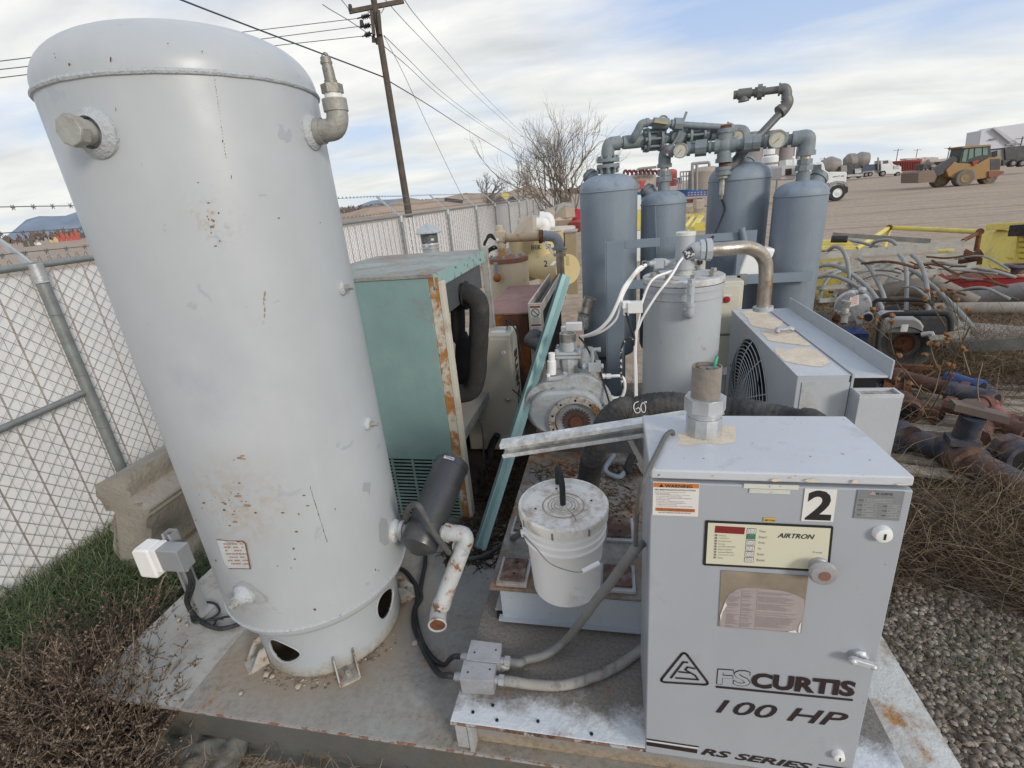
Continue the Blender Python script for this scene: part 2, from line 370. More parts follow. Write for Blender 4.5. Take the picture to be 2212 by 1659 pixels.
# ================================================================ ground
def groundmat():
    m=bpy.data.materials.new('dirt_and_gravel'); m.use_nodes=True; nt=m.node_tree; L=nt.links; b=nt.nodes['Principled BSDF']; b.inputs['Roughness'].default_value=.95; b.inputs['Specular IOR Level'].default_value=.2
    co=nd(nt,'ShaderNodeTexCoord').outputs['Object']
    a=ramp(nt,noise(nt,co,.35,9,.6),[(.3,(.39,.30,.225)),(.7,(.52,.42,.33))])
    g=ramp(nt,noise(nt,co,5,9,.8),[(.35,(.17,.125,.085)),(.62,(.53,.44,.35))])
    o=mixc(nt,.55,a,g)
    tr=ramp(nt,noise(nt,co,.5,6,.6,(.25,2.2,1)),[(.52,0),(.64,1.)]); o=mixc(nt,mul(nt,tr,.65),o,(.24,.165,.115))
    L.new(o,b.inputs['Base Color'])
    bp=nd(nt,'ShaderNodeBump'); bp.inputs['Strength'].default_value=.8; bp.inputs['Distance'].default_value=.012
    vo=nd(nt,'ShaderNodeTexVoronoi'); vo.inputs['Scale'].default_value=55; L.new(co,vo.inputs['Vector']); L.new(vo.outputs[0],bp.inputs['Height']); L.new(bp.outputs[0],b.inputs['Normal'])
    return m
g=MB(); N=70
def gz(x,y):
    r=math.hypot(x,y)
    if r>30 or x>.8: return 0.0
    k=.035*math.sin(x*3.1+1)*math.sin(y*2.7)+.02*math.sin(x*9+y*5)
    return k*max(0,1-r/30)
xs=[-9000,-3000,-900,-300,-100,-40,-20]+[-12+i*.4 for i in range(61)]+[20,40,100,300,900,3000,9000]
ys=[-60,-20,-8]+[-3+i*.4 for i in range(50)]+[20,30,60,120,300,900,3000,9000]
g.v=[V((x,y,gz(x,y))) for y in ys for x in xs]; nx=len(xs)
g.f=[(j*nx+i,j*nx+i+1,(j+1)*nx+i+1,(j+1)*nx+i) for j in range(len(ys)-1) for i in range(nx-1)]
g.build('ground',groundmat(),kind='structure',loc=(0,0,0))
# distant mountains and spoil heaps
mMount=M('mountain_haze_blue',(.20,.25,.32),.95,var=.25,vs=.002,bump=0)  # bluish haze of distance painted into the base colour
g=MB(); n=90
for k in range(n+1):
    az=R(-75+75*k/n); d=8500
    h=150+130*math.sin(k*.21+1)+60*math.sin(k*.53)+30*math.sin(k*1.3)+18*random.random()
    h*=max(.15,1-max(0,(k-35))/45)
    x,y=d*math.sin(az),d*math.cos(az)
    g.v+=[V((x*.82,y*.82,-2)),V((x*.93,y*.93,h*.45+12*random.random())),V((x,y,h)),V((x*1.1,y*1.1,-2))]
for k in range(n):
    for j in range(3): g.f.append((k*4+j,k*4+j+1,k*4+5+j,k*4+4+j))
g.build('mountains',mMount,kind='structure')
mHeap=M('spoil_heap_earth',(.36,.27,.20),.95,var=.2,vs=.3,bump=.4,bs=2)
def heap(cx,cy,rx,ry,h,seed):
    rr=random.Random(seed); g=MB(); n,m=36,8
    for j in range(m+1):
        for i in range(n):
            t=2*math.pi*i/n; q=1-j/m; k=1+.12*math.sin(3*t+seed)+.06*rr.random()
            g.v.append(V((cx+rx*q*k*math.cos(t),cy+ry*q*k*math.sin(t),h*(1-q)**.8*(1+.08*rr.random())-.3)))
    for j in range(m):
        for i in range(n): g.f.append((j*n+i,j*n+(i+1)%n,(j+1)*n+(i+1)%n,(j+1)*n+i))
    g.build('spoil_heap',mHeap,kind='structure',ang=60)
for i,(px,d,wd,h) in enumerate([((815,470),150,16,3.2),((880,462),170,22,4.2),((945,455),190,34,4.0),((1010,448),210,40,5.0),((1060,440),230,26,4.6),((1140,436),230,22,6),((760,472),160,14,2),((200,560),260,120,1.2)]):
    p=ond(px,d); heap(p.x,p.y,wd,wd*.6,h,i)

# ================================================================ steel deck
DZ=.245
_nt=mDeck.node_tree; _b=_nt.nodes['Principled BSDF']; _src=_b.inputs['Base Color'].links[0].from_socket      # mud that has gathered round the foot of the tank and the frame
_co=nd(_nt,'ShaderNodeTexCoord').outputs['Object']; _d=nd(_nt,'ShaderNodeVectorMath',operation='DISTANCE'); _nt.links.new(_co,_d.inputs[0]); _d.inputs[1].default_value=(-1.235+.5,1.469-2.5,.24)
_n=noise(_nt,_co,7,8,.65); _a=nd(_nt,'ShaderNodeMath',operation='MULTIPLY_ADD'); _nt.links.new(_n,_a.inputs[0]); _a.inputs[1].default_value=.32; _nt.links.new(_d.outputs['Value'],_a.inputs[2])
_f=ramp(_nt,_a.outputs[0],[(.47,1.),(.58,.35),(.70,0)]); _o=mixc(_nt,mul(_nt,_f,.85),_src,(.30,.235,.165))
_f2=ramp(_nt,_a.outputs[0],[(.395,.9),(.44,0)]); _o=mixc(_nt,_f2,_o,(.17,.115,.075))
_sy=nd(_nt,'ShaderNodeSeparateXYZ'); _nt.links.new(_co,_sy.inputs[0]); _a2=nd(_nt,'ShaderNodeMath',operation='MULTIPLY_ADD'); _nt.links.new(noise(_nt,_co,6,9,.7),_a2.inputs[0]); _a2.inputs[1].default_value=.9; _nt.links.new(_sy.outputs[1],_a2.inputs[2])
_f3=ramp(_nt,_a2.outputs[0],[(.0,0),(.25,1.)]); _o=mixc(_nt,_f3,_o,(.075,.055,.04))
_nt.links.new(_o,_b.inputs['Base Color'])
dk=thing('steel_deck','large low steel deck plate with worn grey paint carrying the tall tank and compressor','equipment deck',(-.5,2.5,0))
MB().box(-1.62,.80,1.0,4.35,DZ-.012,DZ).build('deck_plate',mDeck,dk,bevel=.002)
MB().box(.8005,1.02,1.0,4.35,DZ-.012,DZ-.001).build('side_plate',M('rusty_white_deck',(.60,.61,.58),.75,var=.12,rust=.42,rs=4.5,rcol=(.30,.15,.05),dirt=.4,ds=7,dcol=(.33,.28,.21),speck=.5,bump=.4),dk,bevel=.002)
MB().box(-2.10,-1.6205,1.0,4.35,DZ-.012,DZ-.0015).build('side_plate',mDeckW,dk,bevel=.002)
MB().box(-2.06,.98,1.02,1.035,.03,DZ-.0125).box(-2.06,.98,1.0,1.10,.018,.03).each('front_beam',mBeam,dk)
MB().box(-2.09,-2.075,1.036,4.3,.03,DZ-.0125).build('side_beam',mBeam,dk)
MB().box(.985,1.0,1.036,4.3,.03,DZ-.0125).build('side_beam',mBeam,dk)
g=MB()
for i in range(40):
    pass
MB().box(-2.10,1.02,.9965,.9995,DZ-.0118,DZ-.001).build('plate_edge',M('chipped_edge',(.36,.33,.32),.7,chip=.55,cs=35,ccol=(.24,.14,.11),rust=.4,rs=14,bump=.4),dk)

# ================================================================ compressor frame on the deck
CZ=.40
mTopPl=M('channel_top_plate',(.62,.65,.68),.75,var=.12,dirt=.8,ds=9,dcol=(.125,.095,.067),rust=.12,rs=9,speck=.4,bump=.4,grad=(1,-.76,-.60,.30))
fr=thing('compressor_skid','raised channel steel compressor skid with rusty edges and dirt covered top','machine frame',(0,1.9,DZ))
MB().box(-.52,.78,.99,3.3,CZ-.012,CZ).build('top_plate',mTopPl,fr,bevel=.003)
mWebR=M('channel_web',(.24,.255,.265),.6,var=.15,rust=.16,rs=6,dirt=.7,ds=3,dcol=(.34,.26,.17),bump=.3,grad=(2,.15,.05,.12))
MB().box(-.455,.78,1.04,1.052,DZ+.001,CZ-.0125).build('front_web',mWebR,fr)
MB().box(-.47,-.456,1.0,3.3,DZ+.001,CZ-.0125).build('side_web',mFrame,fr)
MB().box(-.515,-.471,1.02,3.3,DZ+.001,DZ+.012).build('foot_flange',mFrame,fr)
g=MB().prism([(0,0),(.04,0),(.04,.13),(.0,.13)],(-.513,1.004,DZ+.012),(1,0,0),(0,0,1),(0,.01,0)); g.bolt((-.492,1.12,DZ+.013),(0,0,1),.012,.012)
g.each('clip_angle',mFrame,fr)
g=MB()
for i in range(34):
    pass
MB().box(-.519,.78,.9865,.9895,CZ-.0118,CZ-.001).build('plate_edge',M('rusty_edge',(.20,.13,.10),.8,chip=.5,cs=30,ccol=(.40,.40,.40),rust=.6,rs=14,rcol=(.06,.035,.025),bump=.5),fr)
g=MB()
for p in [(842,988),(1528,1088),(1140,996),(812,880),(668,930)]:
    q=onz(T2(*p),CZ+.001); g.cyl(q,q+V((0,0,.002)),.0055,n=10)
g.each('bolt_holes',mDark,fr)
# motor platform
PZ=.588
g=MB().box(-.462,.16,1.372,2.42,PZ-.012,PZ)
g.build('motor_platform',mPlateD2,fr,bevel=.003)
MB().box(-.425,.12,1.392,1.404,.428,PZ-.0125).box(-.44,.13,1.376,1.404,.420,.428).each('platform_web',M('platform_web_paint',(.38,.415,.46),.55,var=.1,rust=.12,rs=9,speck=.3,bump=.3),fr)
MB().box(-.425,-.413,1.405,2.4,.428,PZ-.0125).box(-.462,-.426,1.42,2.4,.428,.436).each('platform_side',mFrame,fr)
g=MB()
for x in (-.43,.06):
    for y in (1.42,2.3): g.cyl((x,y,CZ),(x,y,.42),.028,n=16)
g.each('rubber_feet',mBlack,fr)
def pad(pts):
    a,b,c,d=[onz(T1(*p),.612) for p in pts]; cx=(a+b+c+d)/4; hx=(b-a).length/2; hy=(d-a).length/2
    f=MB().box(cx.x-hx-.012,cx.x+hx+.012,cx.y-hy-.015,cx.y+hy+.012,PZ,PZ+.014).build('mount_pad',mFrame,fr,bevel=.002)
    g=MB().box(cx.x-hx,cx.x+hx,cx.y-hy,cx.y+hy,PZ+.0142,.612); g.build('pad_face',mRustPad,f,bevel=.002)
    h=MB()
    for s in (-.3,.35): h.cyl((cx.x+hx*.1,cx.y+hy*s*1.6,.6121),(cx.x+hx*.1,cx.y+hy*s*1.6,.6135),.006,n=12)
    h.each('pad_hole',mDark,f)
pad([(560,1200),(760,1215),(785,1030),(590,1025)])
pad([(1420,850),(1630,850),(1620,700),(1425,695)])
pad([(1400,1245),(1640,1265),(1630,1085),(1400,1075)])
pad([(665,800),(770,805),(790,690),(705,690)])

# ================================================================ air receiver tank
TX,TY,TR,TS=-1.235,1.469,.361,.292
tk=thing('air_receiver_tank','tall pale grey upright air tank with domed top standing on the deck corner','pressure tank',(TX,TY,DZ))
def arc(r0,z0,h,n=12,sgn=1): # torispherical head profile from rim (r0,z0) to the pole
    return [(r0*math.cos(t)**.62 if math.cos(t)>0 else 0,z0+sgn*h*math.sin(t)) for t in [math.pi/2*i/n for i in range(n)]]+[(0,z0+sgn*h)]
zb,zt=.562,2.285
prof=arc(TR,zb,.105,10,-1)[::-1]+[(TR,zb+.001)]+[(TR,zt)]+arc(TR,zt+.022,.150,16)
MB().lathe(prof,(TX,TY,0),n=128).build('shell',mTank,tk,ang=60)
g=MB(); wr=random.Random(3)
for z,r in ((zb+.004,.0055),(zt+.010,.0075)):
    n=96; pts=[]
    g.tube([(TX+(TR)*math.cos(2*math.pi*i/n),TY+(TR)*math.sin(2*math.pi*i/n),z+.0012*wr.random()) for i in range(n)],r,8,k=0,closed=True)
g.each('weld_bead',mWeld,tk)
def onTank(px,lift=0,rad=None):     # where a sight line meets the tank shell
    r=ray(*px); rr=(rad or TR)+lift; dx,dy=EYE.x-TX,EYE.y-TY
    a=r.x*r.x+r.y*r.y; b=2*(dx*r.x+dy*r.y); c=dx*dx+dy*dy-rr*rr; D=b*b-4*a*c
    t=(-b-math.sqrt(max(D,0)))/(2*a); p=EYE+r*t; n=V((p.x-TX,p.y-TY,0)).normalized(); return p,n
# skirt with two openings: built as a grid with holes shaped by displaced cells
def skirt():
    g=MB(); n,m=240,30; z0,z1=DZ,.478
    holes=[]
    for p1,p2 in ((R3(1042,870),R3(1218,975)),(R3(1640,745),R3(1722,572))):
        a=ond(p1,1.63); b=ond(p2,1.65)
        ta=math.atan2(a.y-TY,a.x-TX); tb=math.atan2(b.y-TY,b.x-TX); holes.append(((ta+tb)/2,.365,abs(tb-ta)/2,.042))
    
    def ang(px):
        p_,n_=onTank(px,rad=TS); return math.atan2(n_.y,n_.x),p_.z
    (aL,zL),(aR,zR)=ang((612,1407)),ang((836,1300)); print('holes',aL,zL,aR,zR)
    holes=[(aL,zL-.004,.25,.056),(aR,zR,.23,.058),(aR+2.2,zR,.2,.04)]
    def inside(t,z):
        for (tc_,zc,ht,hz_) in holes:
            dt=(t-tc_+math.pi)%(2*math.pi)-math.pi
            if (dt/ht)**2+((z-zc)/(hz_*(1-.35*dt/ht)))**2<1: return True
        return False
    idx={}
    for j in range(m+1):
        for i in range(n):
            t=2*math.pi*i/n; z=z0+(z1-z0)*j/m
            idx[i,j]=len(g.v); g.v.append(V((TX+TS*math.cos(t),TY+TS*math.sin(t),z)))
    for j in range(m):
        for i in range(n):
            t=2*math.pi*(i+.5)/n; z=z0+(z1-z0)*(j+.5)/m
            if not inside(t,z): g.f.append((idx[i,j],idx[(i+1)%n,j],idx[(i+1)%n,j+1],idx[i,j+1]))
    rims=MB()
    for (tc_,zc,ht,hz_) in holes:
        k=40; pts=[]
        for i in range(k):
            a=2*math.pi*i/k; dt=ht*math.cos(a); zz=zc+hz_*(1-.35*math.cos(a))*math.sin(a)
            pts.append((TX+(TS-.001)*math.cos(tc_+dt),TY+(TS-.001)*math.sin(tc_+dt),zz))
        rims.tube(pts,.0045,6,k=0,closed=True)
    o=g.build('skirt',mSkirt,tk); md=o.modifiers.new('thickness','SOLIDIFY'); md.thickness=.007; md.offset=-1
    rims.each('hole_rim',mSkirt,tk)
skirt()
# clips round the skirt
def clip(ang):
    c,s=math.cos(ang),math.sin(ang); o=V((TX+TS*c,TY+TS*s,DZ)); er=V((c,s,0)); et=V((-s,c,0)); g=MB()
    for k in (-1,1): g.prism([(0,0),(.075,0),(.02,.085),(0,.085)],o+et*(k*.038-.003),er,V((0,0,1)),et*.006)
    g.obox(o+er*.040+V((0,0,.005)),er*.04,et*.036,V((0,0,.005))); g.bolt(o+er*.045+V((0,0,.010)),(0,0,1),.011,.014)
    g.build('anchor_clip',M('clip_paint',(.40,.39,.36),.7,rust=.45,rs=20,dirt=.3,bump=.4),tk)
for px in ((757,1468),(548,1432),(866,1262)):
    p_,n_=onTank(px,rad=TS); clip(math.atan2(n_.y,n_.x))
clip(R(100))
# rust bloom and faded paint low on the tank front, as wear with a place of its own
_nt=mTank.node_tree; _b=_nt.nodes['Principled BSDF']; _src=_b.inputs['Base Color'].links[0].from_socket
_co=nd(_nt,'ShaderNodeTexCoord').outputs['Object']; _p,_n=onTank(R3(870,110)); _c=_p-V((TX,TY,DZ))
def _spot(c,r,col,amt,sc,src,lo,hi):
    d=nd(_nt,'ShaderNodeVectorMath',operation='DISTANCE'); _nt.links.new(_co,d.inputs[0]); d.inputs[1].default_value=c
    f1=ramp(_nt,d.outputs['Value'],[(r*.25,1.),(r,0)]); f2=ramp(_nt,noise(_nt,_co,sc,9,.7),[(lo,0),(hi,1.)])
    return mixc(_nt,mul(_nt,mul(_nt,f1,f2),amt),src,col)
_s=_spot(_c,.20,(.37,.29,.20),.55,34,_src,.46,.60)
_p2,_n2=onTank(R1(1320,1350)); _s=_spot(_p2-V((TX,TY,DZ)),.09,(.38,.32,.23),.6,60,_s,.52,.62)
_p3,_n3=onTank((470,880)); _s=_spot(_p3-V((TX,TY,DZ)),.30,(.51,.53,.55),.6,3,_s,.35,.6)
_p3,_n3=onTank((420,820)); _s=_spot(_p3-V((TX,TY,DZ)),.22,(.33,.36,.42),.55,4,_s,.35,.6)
_p3,_n3=onTank(R3(915,640)); _s=_spot(_p3-V((TX,TY,DZ)),.12,(.30,.27,.22),.6,22,_s,.42,.6)
_nt.links.new(_s,_b.inputs['Base Color'])
# ports
def port(px,name,mat,f):
    p,n=onTank(px); b=f(p,n); b.build(name,mat,tk)
mPlugM=mIron
# big hex plug top left
p,n=onTank(R1(600,830)); n1=n
MB().lathe([(.058,-.01),(.056,.006),(.043,.018),(.036,.022),(.034,.0)],p,n,28).build('port_boss',mWeld,tk)
pl=MB().cyl(p+n*.02,p+n*.045,.028,n=24).cyl(p+n*.045,p+n*.068,.036,.036,n=8).cyl(p+n*.0681,p+n*.071,.036,.032,n=8).build('hex_plug',mIron,tk,bevel=.002)
# elbow and safety valve top right
p,n=onTank(R1(1893,815)); t_=math.atan2(n.y,n.x)+R(6); n=V((math.cos(t_),math.sin(t_),0)); p=V((TX,TY,p.z))+n*TR
MB().lathe([(.05,-.012),(.05,.004),(.040,.016),(.03,.02),(.03,0)],p,n,24).build('port_boss',mWeld,tk)
e0=p+n*.02; e1=p+n*.062
g=MB().tube([e0,e0+n*.02,e1+n*.012+V((0,0,.004)),e1+n*.028+V((0,0,.03)),e1+n*.028+V((0,0,.062))],.031,20,k=5)
g.cyl(e0,e0+n*.018,.036,n=24).cyl(e1+n*.028+V((0,0,.046)),e1+n*.028+V((0,0,.078)),.035,n=24)
el=g.build('brass_elbow',mIron,tk)
c=e1+n*.028; g=MB().cyl(c+V((0,0,.078)),c+V((0,0,.092)),.025,n=20)
g.build('thread_tape',mWhite,el)
g=MB().cyl(c+V((0,0,.092)),c+V((0,0,.115)),.031,n=6).cyl(c+V((0,0,.115)),c+V((0,0,.125)),.018,n=16)
g.cyl(c+V((0,0,.125)),c+V((-.002,0,.158)),.016,.0155,n=16).cyl(c+V((-.002,0,.158)),c+V((-.003,0,.182)),.0145,n=16).cyl(c+V((-.003,0,.166)),c+V((-.003,0,.172)),.0165,n=16)
g.ring(c+V((-.003,0,.183)),(0,1,0),.010,.002,16,6); g.cyl(c+V((.0,-.014,.150)),c+V((.0,-.018,.150)),.005,n=10)
g.build('safety_valve',M('valve_grey',(.27,.26,.23),.5,metal=.5,rust=.1,rs=30,bump=.3),tk)
# two small ports on the right side
for px in (W5(0,0),):
    pass
for q in (R5(105,960),Q1(272,680)):
    p,n=onTank(q); MB().lathe([(.026,-.01),(.025,.004),(.016,.012),(0,.014)],p,n,20).build('port_boss',mWeld,tk)
    MB().cyl(p+n*.01,p+n*.024,.012,n=6).cyl(p+n*.024,p+n*.040,.0085,n=4).build('square_plug',mIron,tk)
p,n=onTank(R3(915,610)); MB().lathe([(.042,-.01),(.041,.006),(.026,.018),(.02,.03),(.02,.036),(0,.037)],p,n,28).build('port_boss',mWeld,tk)
MB().cyl(p+n*.036,p+n*.052,.015,n=8).cyl(p+n*.052,p+n*.066,.010,n=4).build('square_plug',mIron,tk)
# patches, nameplate, scratches: thin conforming shapes
def onshell(poly,conv,name,mat,lift=.0008,sub=3,rad=None):
    g=MB(); vs=[]
    for q in poly:
        p,n=onTank(conv(*q),lift,rad); vs.append(p)
    c=sum(vs,V((0,0,0)))/len(vs); d=V((c.x-TX,c.y-TY,0)).normalized(); c=V((TX,TY,c.z))+d*((rad or TR)+lift)
    g.v=[c]+vs; n=len(vs); g.f=[(0,1+i,1+(i+1)%n) for i in range(n)]; return g
def blob(cx,cy,r,rr,k=9,ex=1,ey=1): return [(cx+r*ex*(.7+.5*rr.random())*math.cos(2*math.pi*i/k),cy+r*ey*(.7+.5*rr.random())*math.sin(2*math.pi*i/k)) for i in range(k)]
rr=random.Random(11); g=MB()
def put(g,h): g.add(h.v,h.f)
for (x,y,r,ex,ey,cv) in [(635,455,15,1,1.1,R1),(688,370,9,.8,3,R1),(430,400,8,1.2,1.6,R1),(338,335,6,1,1,R1),(343,357,6,1,1,R1),(1045,271,6,1,1,R1),(1258,320,7,1,1.2,R1),(1118,457,8,1,1,R1),(1385,878,6,.8,2,R1),(1232,1136,6,1.6,.6,R1),(1735,1357,8,1.2,.8,R1),(1992,1385,5,.7,1.6,R1),(1315,1410,14,1,1,R1),(1330,1375,9,1,1,R1),(1360,1325,8,1,1.1,R1),(1340,1530,10,1.6,.6,R1),(1297,1262,9,1.6,.6,R1),(1367,1500,7,1,1,R1),(1440,1100,5,.7,4,R1),(720,680,4,.8,5,R1),(650,205,4,2,1,R3),(760,425,5,1,2,R3),(1240,70,7,2,.8,R3),(1260,127,7,2,.7,R3),(1125,165,7,2.2,.7,R3),(1212,172,6,1.5,1,R3),(1200,268,8,1.8,.8,R3),(1183,360,7,1.3,1.3,R3),(1190,417,6,1.5,.8,R3),(1097,455,5,1,1,R3),(1170,465,5,1,1,R3),(1410,145,4,.8,3,R3),(670,67,4,1,1,R3),(1300,692,9,1.4,1.1,R3),(1646,480,5,1,1,R3),(1630,475,6,.8,1.6,R3)]:
    put(g,onshell(blob(x,y,r*.68,rr,10,ex,ey),cv,'','',.0009+(.0 if cv is R3 else 0)))
for i in range(42): # freckled rust field low on the front
    x=845+rr.gauss(0,65); y=110+rr.gauss(0,60); put(g,onshell(blob(x,y,1.5+4.2*rr.random()**2,rr,6,1.7,.8),R3,'','',.0009))
for i in range(26):
    y=455+i*21; x=1330+ (y-455)*.145; put(g,onshell(blob(x+rr.gauss(0,1),y,2.0+1.5*rr.random(),rr,5,.6,1.5+2*rr.random()),R1,'',''))
for i in range(30):
    t=i/29; put(g,onshell(blob(1275+90*t,30+290*t,1.6+1.6*rr.random(),rr,5,.7,2+2*rr.random()),R3,'',''))
g.build('rust_marks',M('rust_brown_marks',(.11,.06,.035),.85,var=.4,vs=60,bump=.3),tk,flat=True)
g=MB()
for (x,y,r,ex,ey) in [(505,990,12,2.2,.5),(880,75,12,2,.6),(930,125,11,2,.8),(865,215,10,1.5,.7),(800,110,6,2,.8)]:
    if y>900: continue
    put(g,onshell(blob(x,y,r,rr,8,ex,ey),R3,'','',.0011))
DD=lambda x,y:(x,y)
for (x,y,r,ex,ey,n_) in ((517,990,2.2,2.6,.8,9),(571,655,1.6,1,3.2,9),(458,480,2.2,1,1.3,9)):
    for k in range(n_): put(g,onshell(blob(x+rr.gauss(0,1)*(9 if ex>2 else 1.6 if n_<10 and ey>2 else 3),y+rr.gauss(0,1)*(2 if ex>2 else 14),r*rr.uniform(.5,1.2),rr,7,ex,ey),DD,'','',.0011))
g.each('orange_rust_marks',M('rust_orange_marks',(.27,.19,.12),.85,var=.4,vs=60,bump=.3),tk,flat=True)
g=MB()
put(g,onshell([(1565,0),(1603,0),(1600,50),(1598,75),(1590,52),(1558,48)],R3,'','',.0010))
put(g,onshell([(1660,190),(1690,200),(1700,240),(1705,330),(1680,345),(1652,320),(1648,230)],R3,'','',.0010))
put(g,onshell([(870,550),(900,535),(950,555),(1040,625),(1048,650),(1000,662),(930,650),(880,630),(858,590)],R3,'','',.0010))
g.each('primer_patches',M('primer_grey',(.33,.35,.36),.6,var=.05,bump=.05),tk,flat=True)
# riveted nameplate
np_=onshell([(765,312),(905,320),(922,335),(948,470),(830,468),(808,440)],R3,'','',.003).build('nameplate',M('nameplate_paint',(.50,.52,.53),.45,rust=.30,rs=22,bump=.3),tk)
g=MB()
for row in range(7):
    y=332+row*18; x=800+row*5
    while x<905+row*5:
        L_=4+10*rr.random()
        if rr.random()<.72: put(g,onshell([(x,y),(x+L_,y+1),(x+L_+1,y+7),(x+1,y+6)],R3,'','',.0042))
        x+=L_+4
g.build('stamped_marks',M('rust_letter',(.33,.17,.07),.8,bump=0),np_,flat=True)
g=MB()
ed=[(765,312),(905,320),(922,335),(948,470),(830,468)]
pts=[onTank(R3(*q),.0035)[0] for q in ed]; g.tube(pts[1:4],.0022,6,k=0); g.tube([pts[0],pts[1]],.0012,6,k=0); g.tube([pts[3],pts[4]],.0015,6,k=0)
g.build('rusty_rim',mRust,np_)
# outlet nozzle, filter canister and drop pipe, all screwed to the tank
nz=V((TX,TY,0)); 
c0=ond(Q1(430,1455),1.74); dirn=V((c0.x-TX,c0.y-TY,0)).normalized(); p=V((TX,TY,c0.z))+dirn*TR
g=MB().lathe([(.048,-.015),(.048,.006),(.040,.018),(.034,.02),(.034,.03),(.040,.031),(.040,.045),(.030,.046),(.030,.07),(0,.07)],p,dirn,28)
g.build('outlet_nozzle',mPipeW,tk)
ca=ond(Q1(890,960),1.88); cb_=ond(Q1(640,1560),1.62); ax=(ca-cb_).normalized(); Lc=(ca-cb_).length
rc=.074
g=MB().lathe([(0,-.035),(.025,-.033),(.045,-.022),(rc,-.004),(rc+.0015,.0),(rc+.0015,.085),(rc,.087),(rc,Lc-.03),(rc+.002,Lc-.028),(rc+.002,Lc-.008),(rc*.93,Lc+.004),(rc*.8,Lc+.008),(0,Lc+.010)],cb_,ax,48)
can=g.build('filter_canister',mCanG,tk)
a_,b_,_=frame(ax); tocam=(EYE-ca); tocam=(tocam-ax*tocam.dot(ax)).normalized(); side=ax.cross(tocam).normalized()
lb=ca-ax*.012+tocam*(rc+.0035); g=MB(); 
for i in range(6):
    t0,t1=(-.3+.1*i),(-.3+.1*(i+1)); f=lambda t,z: ca+ax*z+(tocam*math.cos(t)+side*math.sin(t))*(rc+.0025)
    g.quad(f(t0-.3,-.024),f(t1-.3,-.024),f(t1-.3,-.011),f(t0-.3,-.011))
g.build('drain_label',mWhite,can)
text('DRAIN',f(.28-.3,-.014),-side,-ax,.012,mInk,'drain_lettering',can,bold=.01)
# neck from nozzle to canister and on to the drop pipe
e=cb_+ax*.075
MB().cyl(p+dirn*.06,e-dirn*.03,.028,n=20).build('canister_neck',mCanG,tk)
o1=ond(Q1(850,1470),1.62); o2=ond(Q1(960,1480),1.60); o3=ond(Q1(965,1570),1.585); o4=ond(R3(2085,345),1.57); o5=ond(R3(1990,660),1.53); o6=o5+(o5-o3).normalized()*.035; o7=o6+V((.014,-.058,-.004))
MB().tube([e,(e+o1)/2,o1],.026,18,k=3).cyl(o1-(o1-e).normalized()*.012,o1+(o1-e).normalized()*.012,.036,n=20).build('outlet_flange',mPipeW,tk)
g=MB().tube([o1,o2,(o2+o3)/2+V((.012,0,0)),o3],.032,20,k=5).cyl(o3,o3+(o4-o3).normalized()*.02,.039,n=24)
g.build('pipe_elbow',mPipeW,tk)
MB().cyl(o3,o5,.033,n=24).build('drop_pipe',mPipeW,tk)
d5=(o5-o3).normalized(); d7=(o7-o6).normalized()
g=MB().cyl(o5-d5*.012,o5+d5*.01,.036,n=24).tube([o5,o6,o7],.033,22,k=4,caps=False).ring(o7,d7,.033,.004,24,6)
el2=g.build('pipe_end_elbow',mPipeW,tk)
MB().cyl(o7-d7*.006,o7-d7*.005,.031,n=24).build('rusty_bore',M('bore_rust',(.16,.06,.025),.85,var=.4,vs=40,bump=.4),el2)
# ================================================================ control cabinet
ct=R(2.3); kz=V((0,math.sin(ct),math.cos(ct))); kd=V((0,math.cos(ct),-math.sin(ct))); kx=V((1,0,0)); KO=V((0,1.0,1.338))
def K(u,d,s): return KO+kx*u+kd*d+kz*s
def onK(px,d=0):   # sight line to the plane of the door
    r=ray(*px); o=K(0,d,0); t=(o-EYE).dot(kd)/r.dot(kd); return EYE+r*t
bl=onK((1395,1626)); SB=(bl-KO).dot(kz); 
u0,u1=.085,.615
cb=thing('control_cabinet','pale grey electrical control cabinet with number 2 sticker and keypad on its door','control cabinet',K(.35,.15,SB))
def kbox(g,a,b,d0,d1,s0,s1): return g.obox(K((a+b)/2,(d0+d1)/2,(s0+s1)/2),kx*(b-a)/2,kd*(d1-d0)/2,kz*(s1-s0)/2)
g=MB(); kbox(g,u0+.004,u1-.004,.024,.325,SB,-.020); g.build('cabinet_body',mCab,cb,bevel=.003)
g=MB(); kbox(g,u0,u1,.004,.330,-.0195,.004); g.build('top_cover',mCabLit,cb,bevel=.005)
g=MB(); kbox(g,u0,u1,0,.022,SB,-.026); door=g.build('door',mCab,cb,bevel=.004)
def plate(poly,conv,name,mat,par,lift=.001,th=.0012):
    pts=[onK(conv(*q)) for q in poly]; g=MB(); n=len(pts)
    g.v=[p-kd*(lift+th) for p in pts]+[p-kd*lift for p in pts]
    g.f=[tuple(range(n)),tuple(range(n,2*n))[::-1]]+[(i,(i+1)%n,n+(i+1)%n,n+i) for i in range(n)]
    return g.build(name,mat,par,flat=True)
def kt(s,px,conv,size,mat,par,right=None,lift=.0026,**k):
    p=onK(conv(*px)); return text(s,p,kx if right is None else (onK(conv(*right))-p).normalized(),kz,size,mat,parent=par,lift=lift,**k)
def kth(p1,p2,conv): return (onK(conv(*p1))-onK(conv(*p2))).length
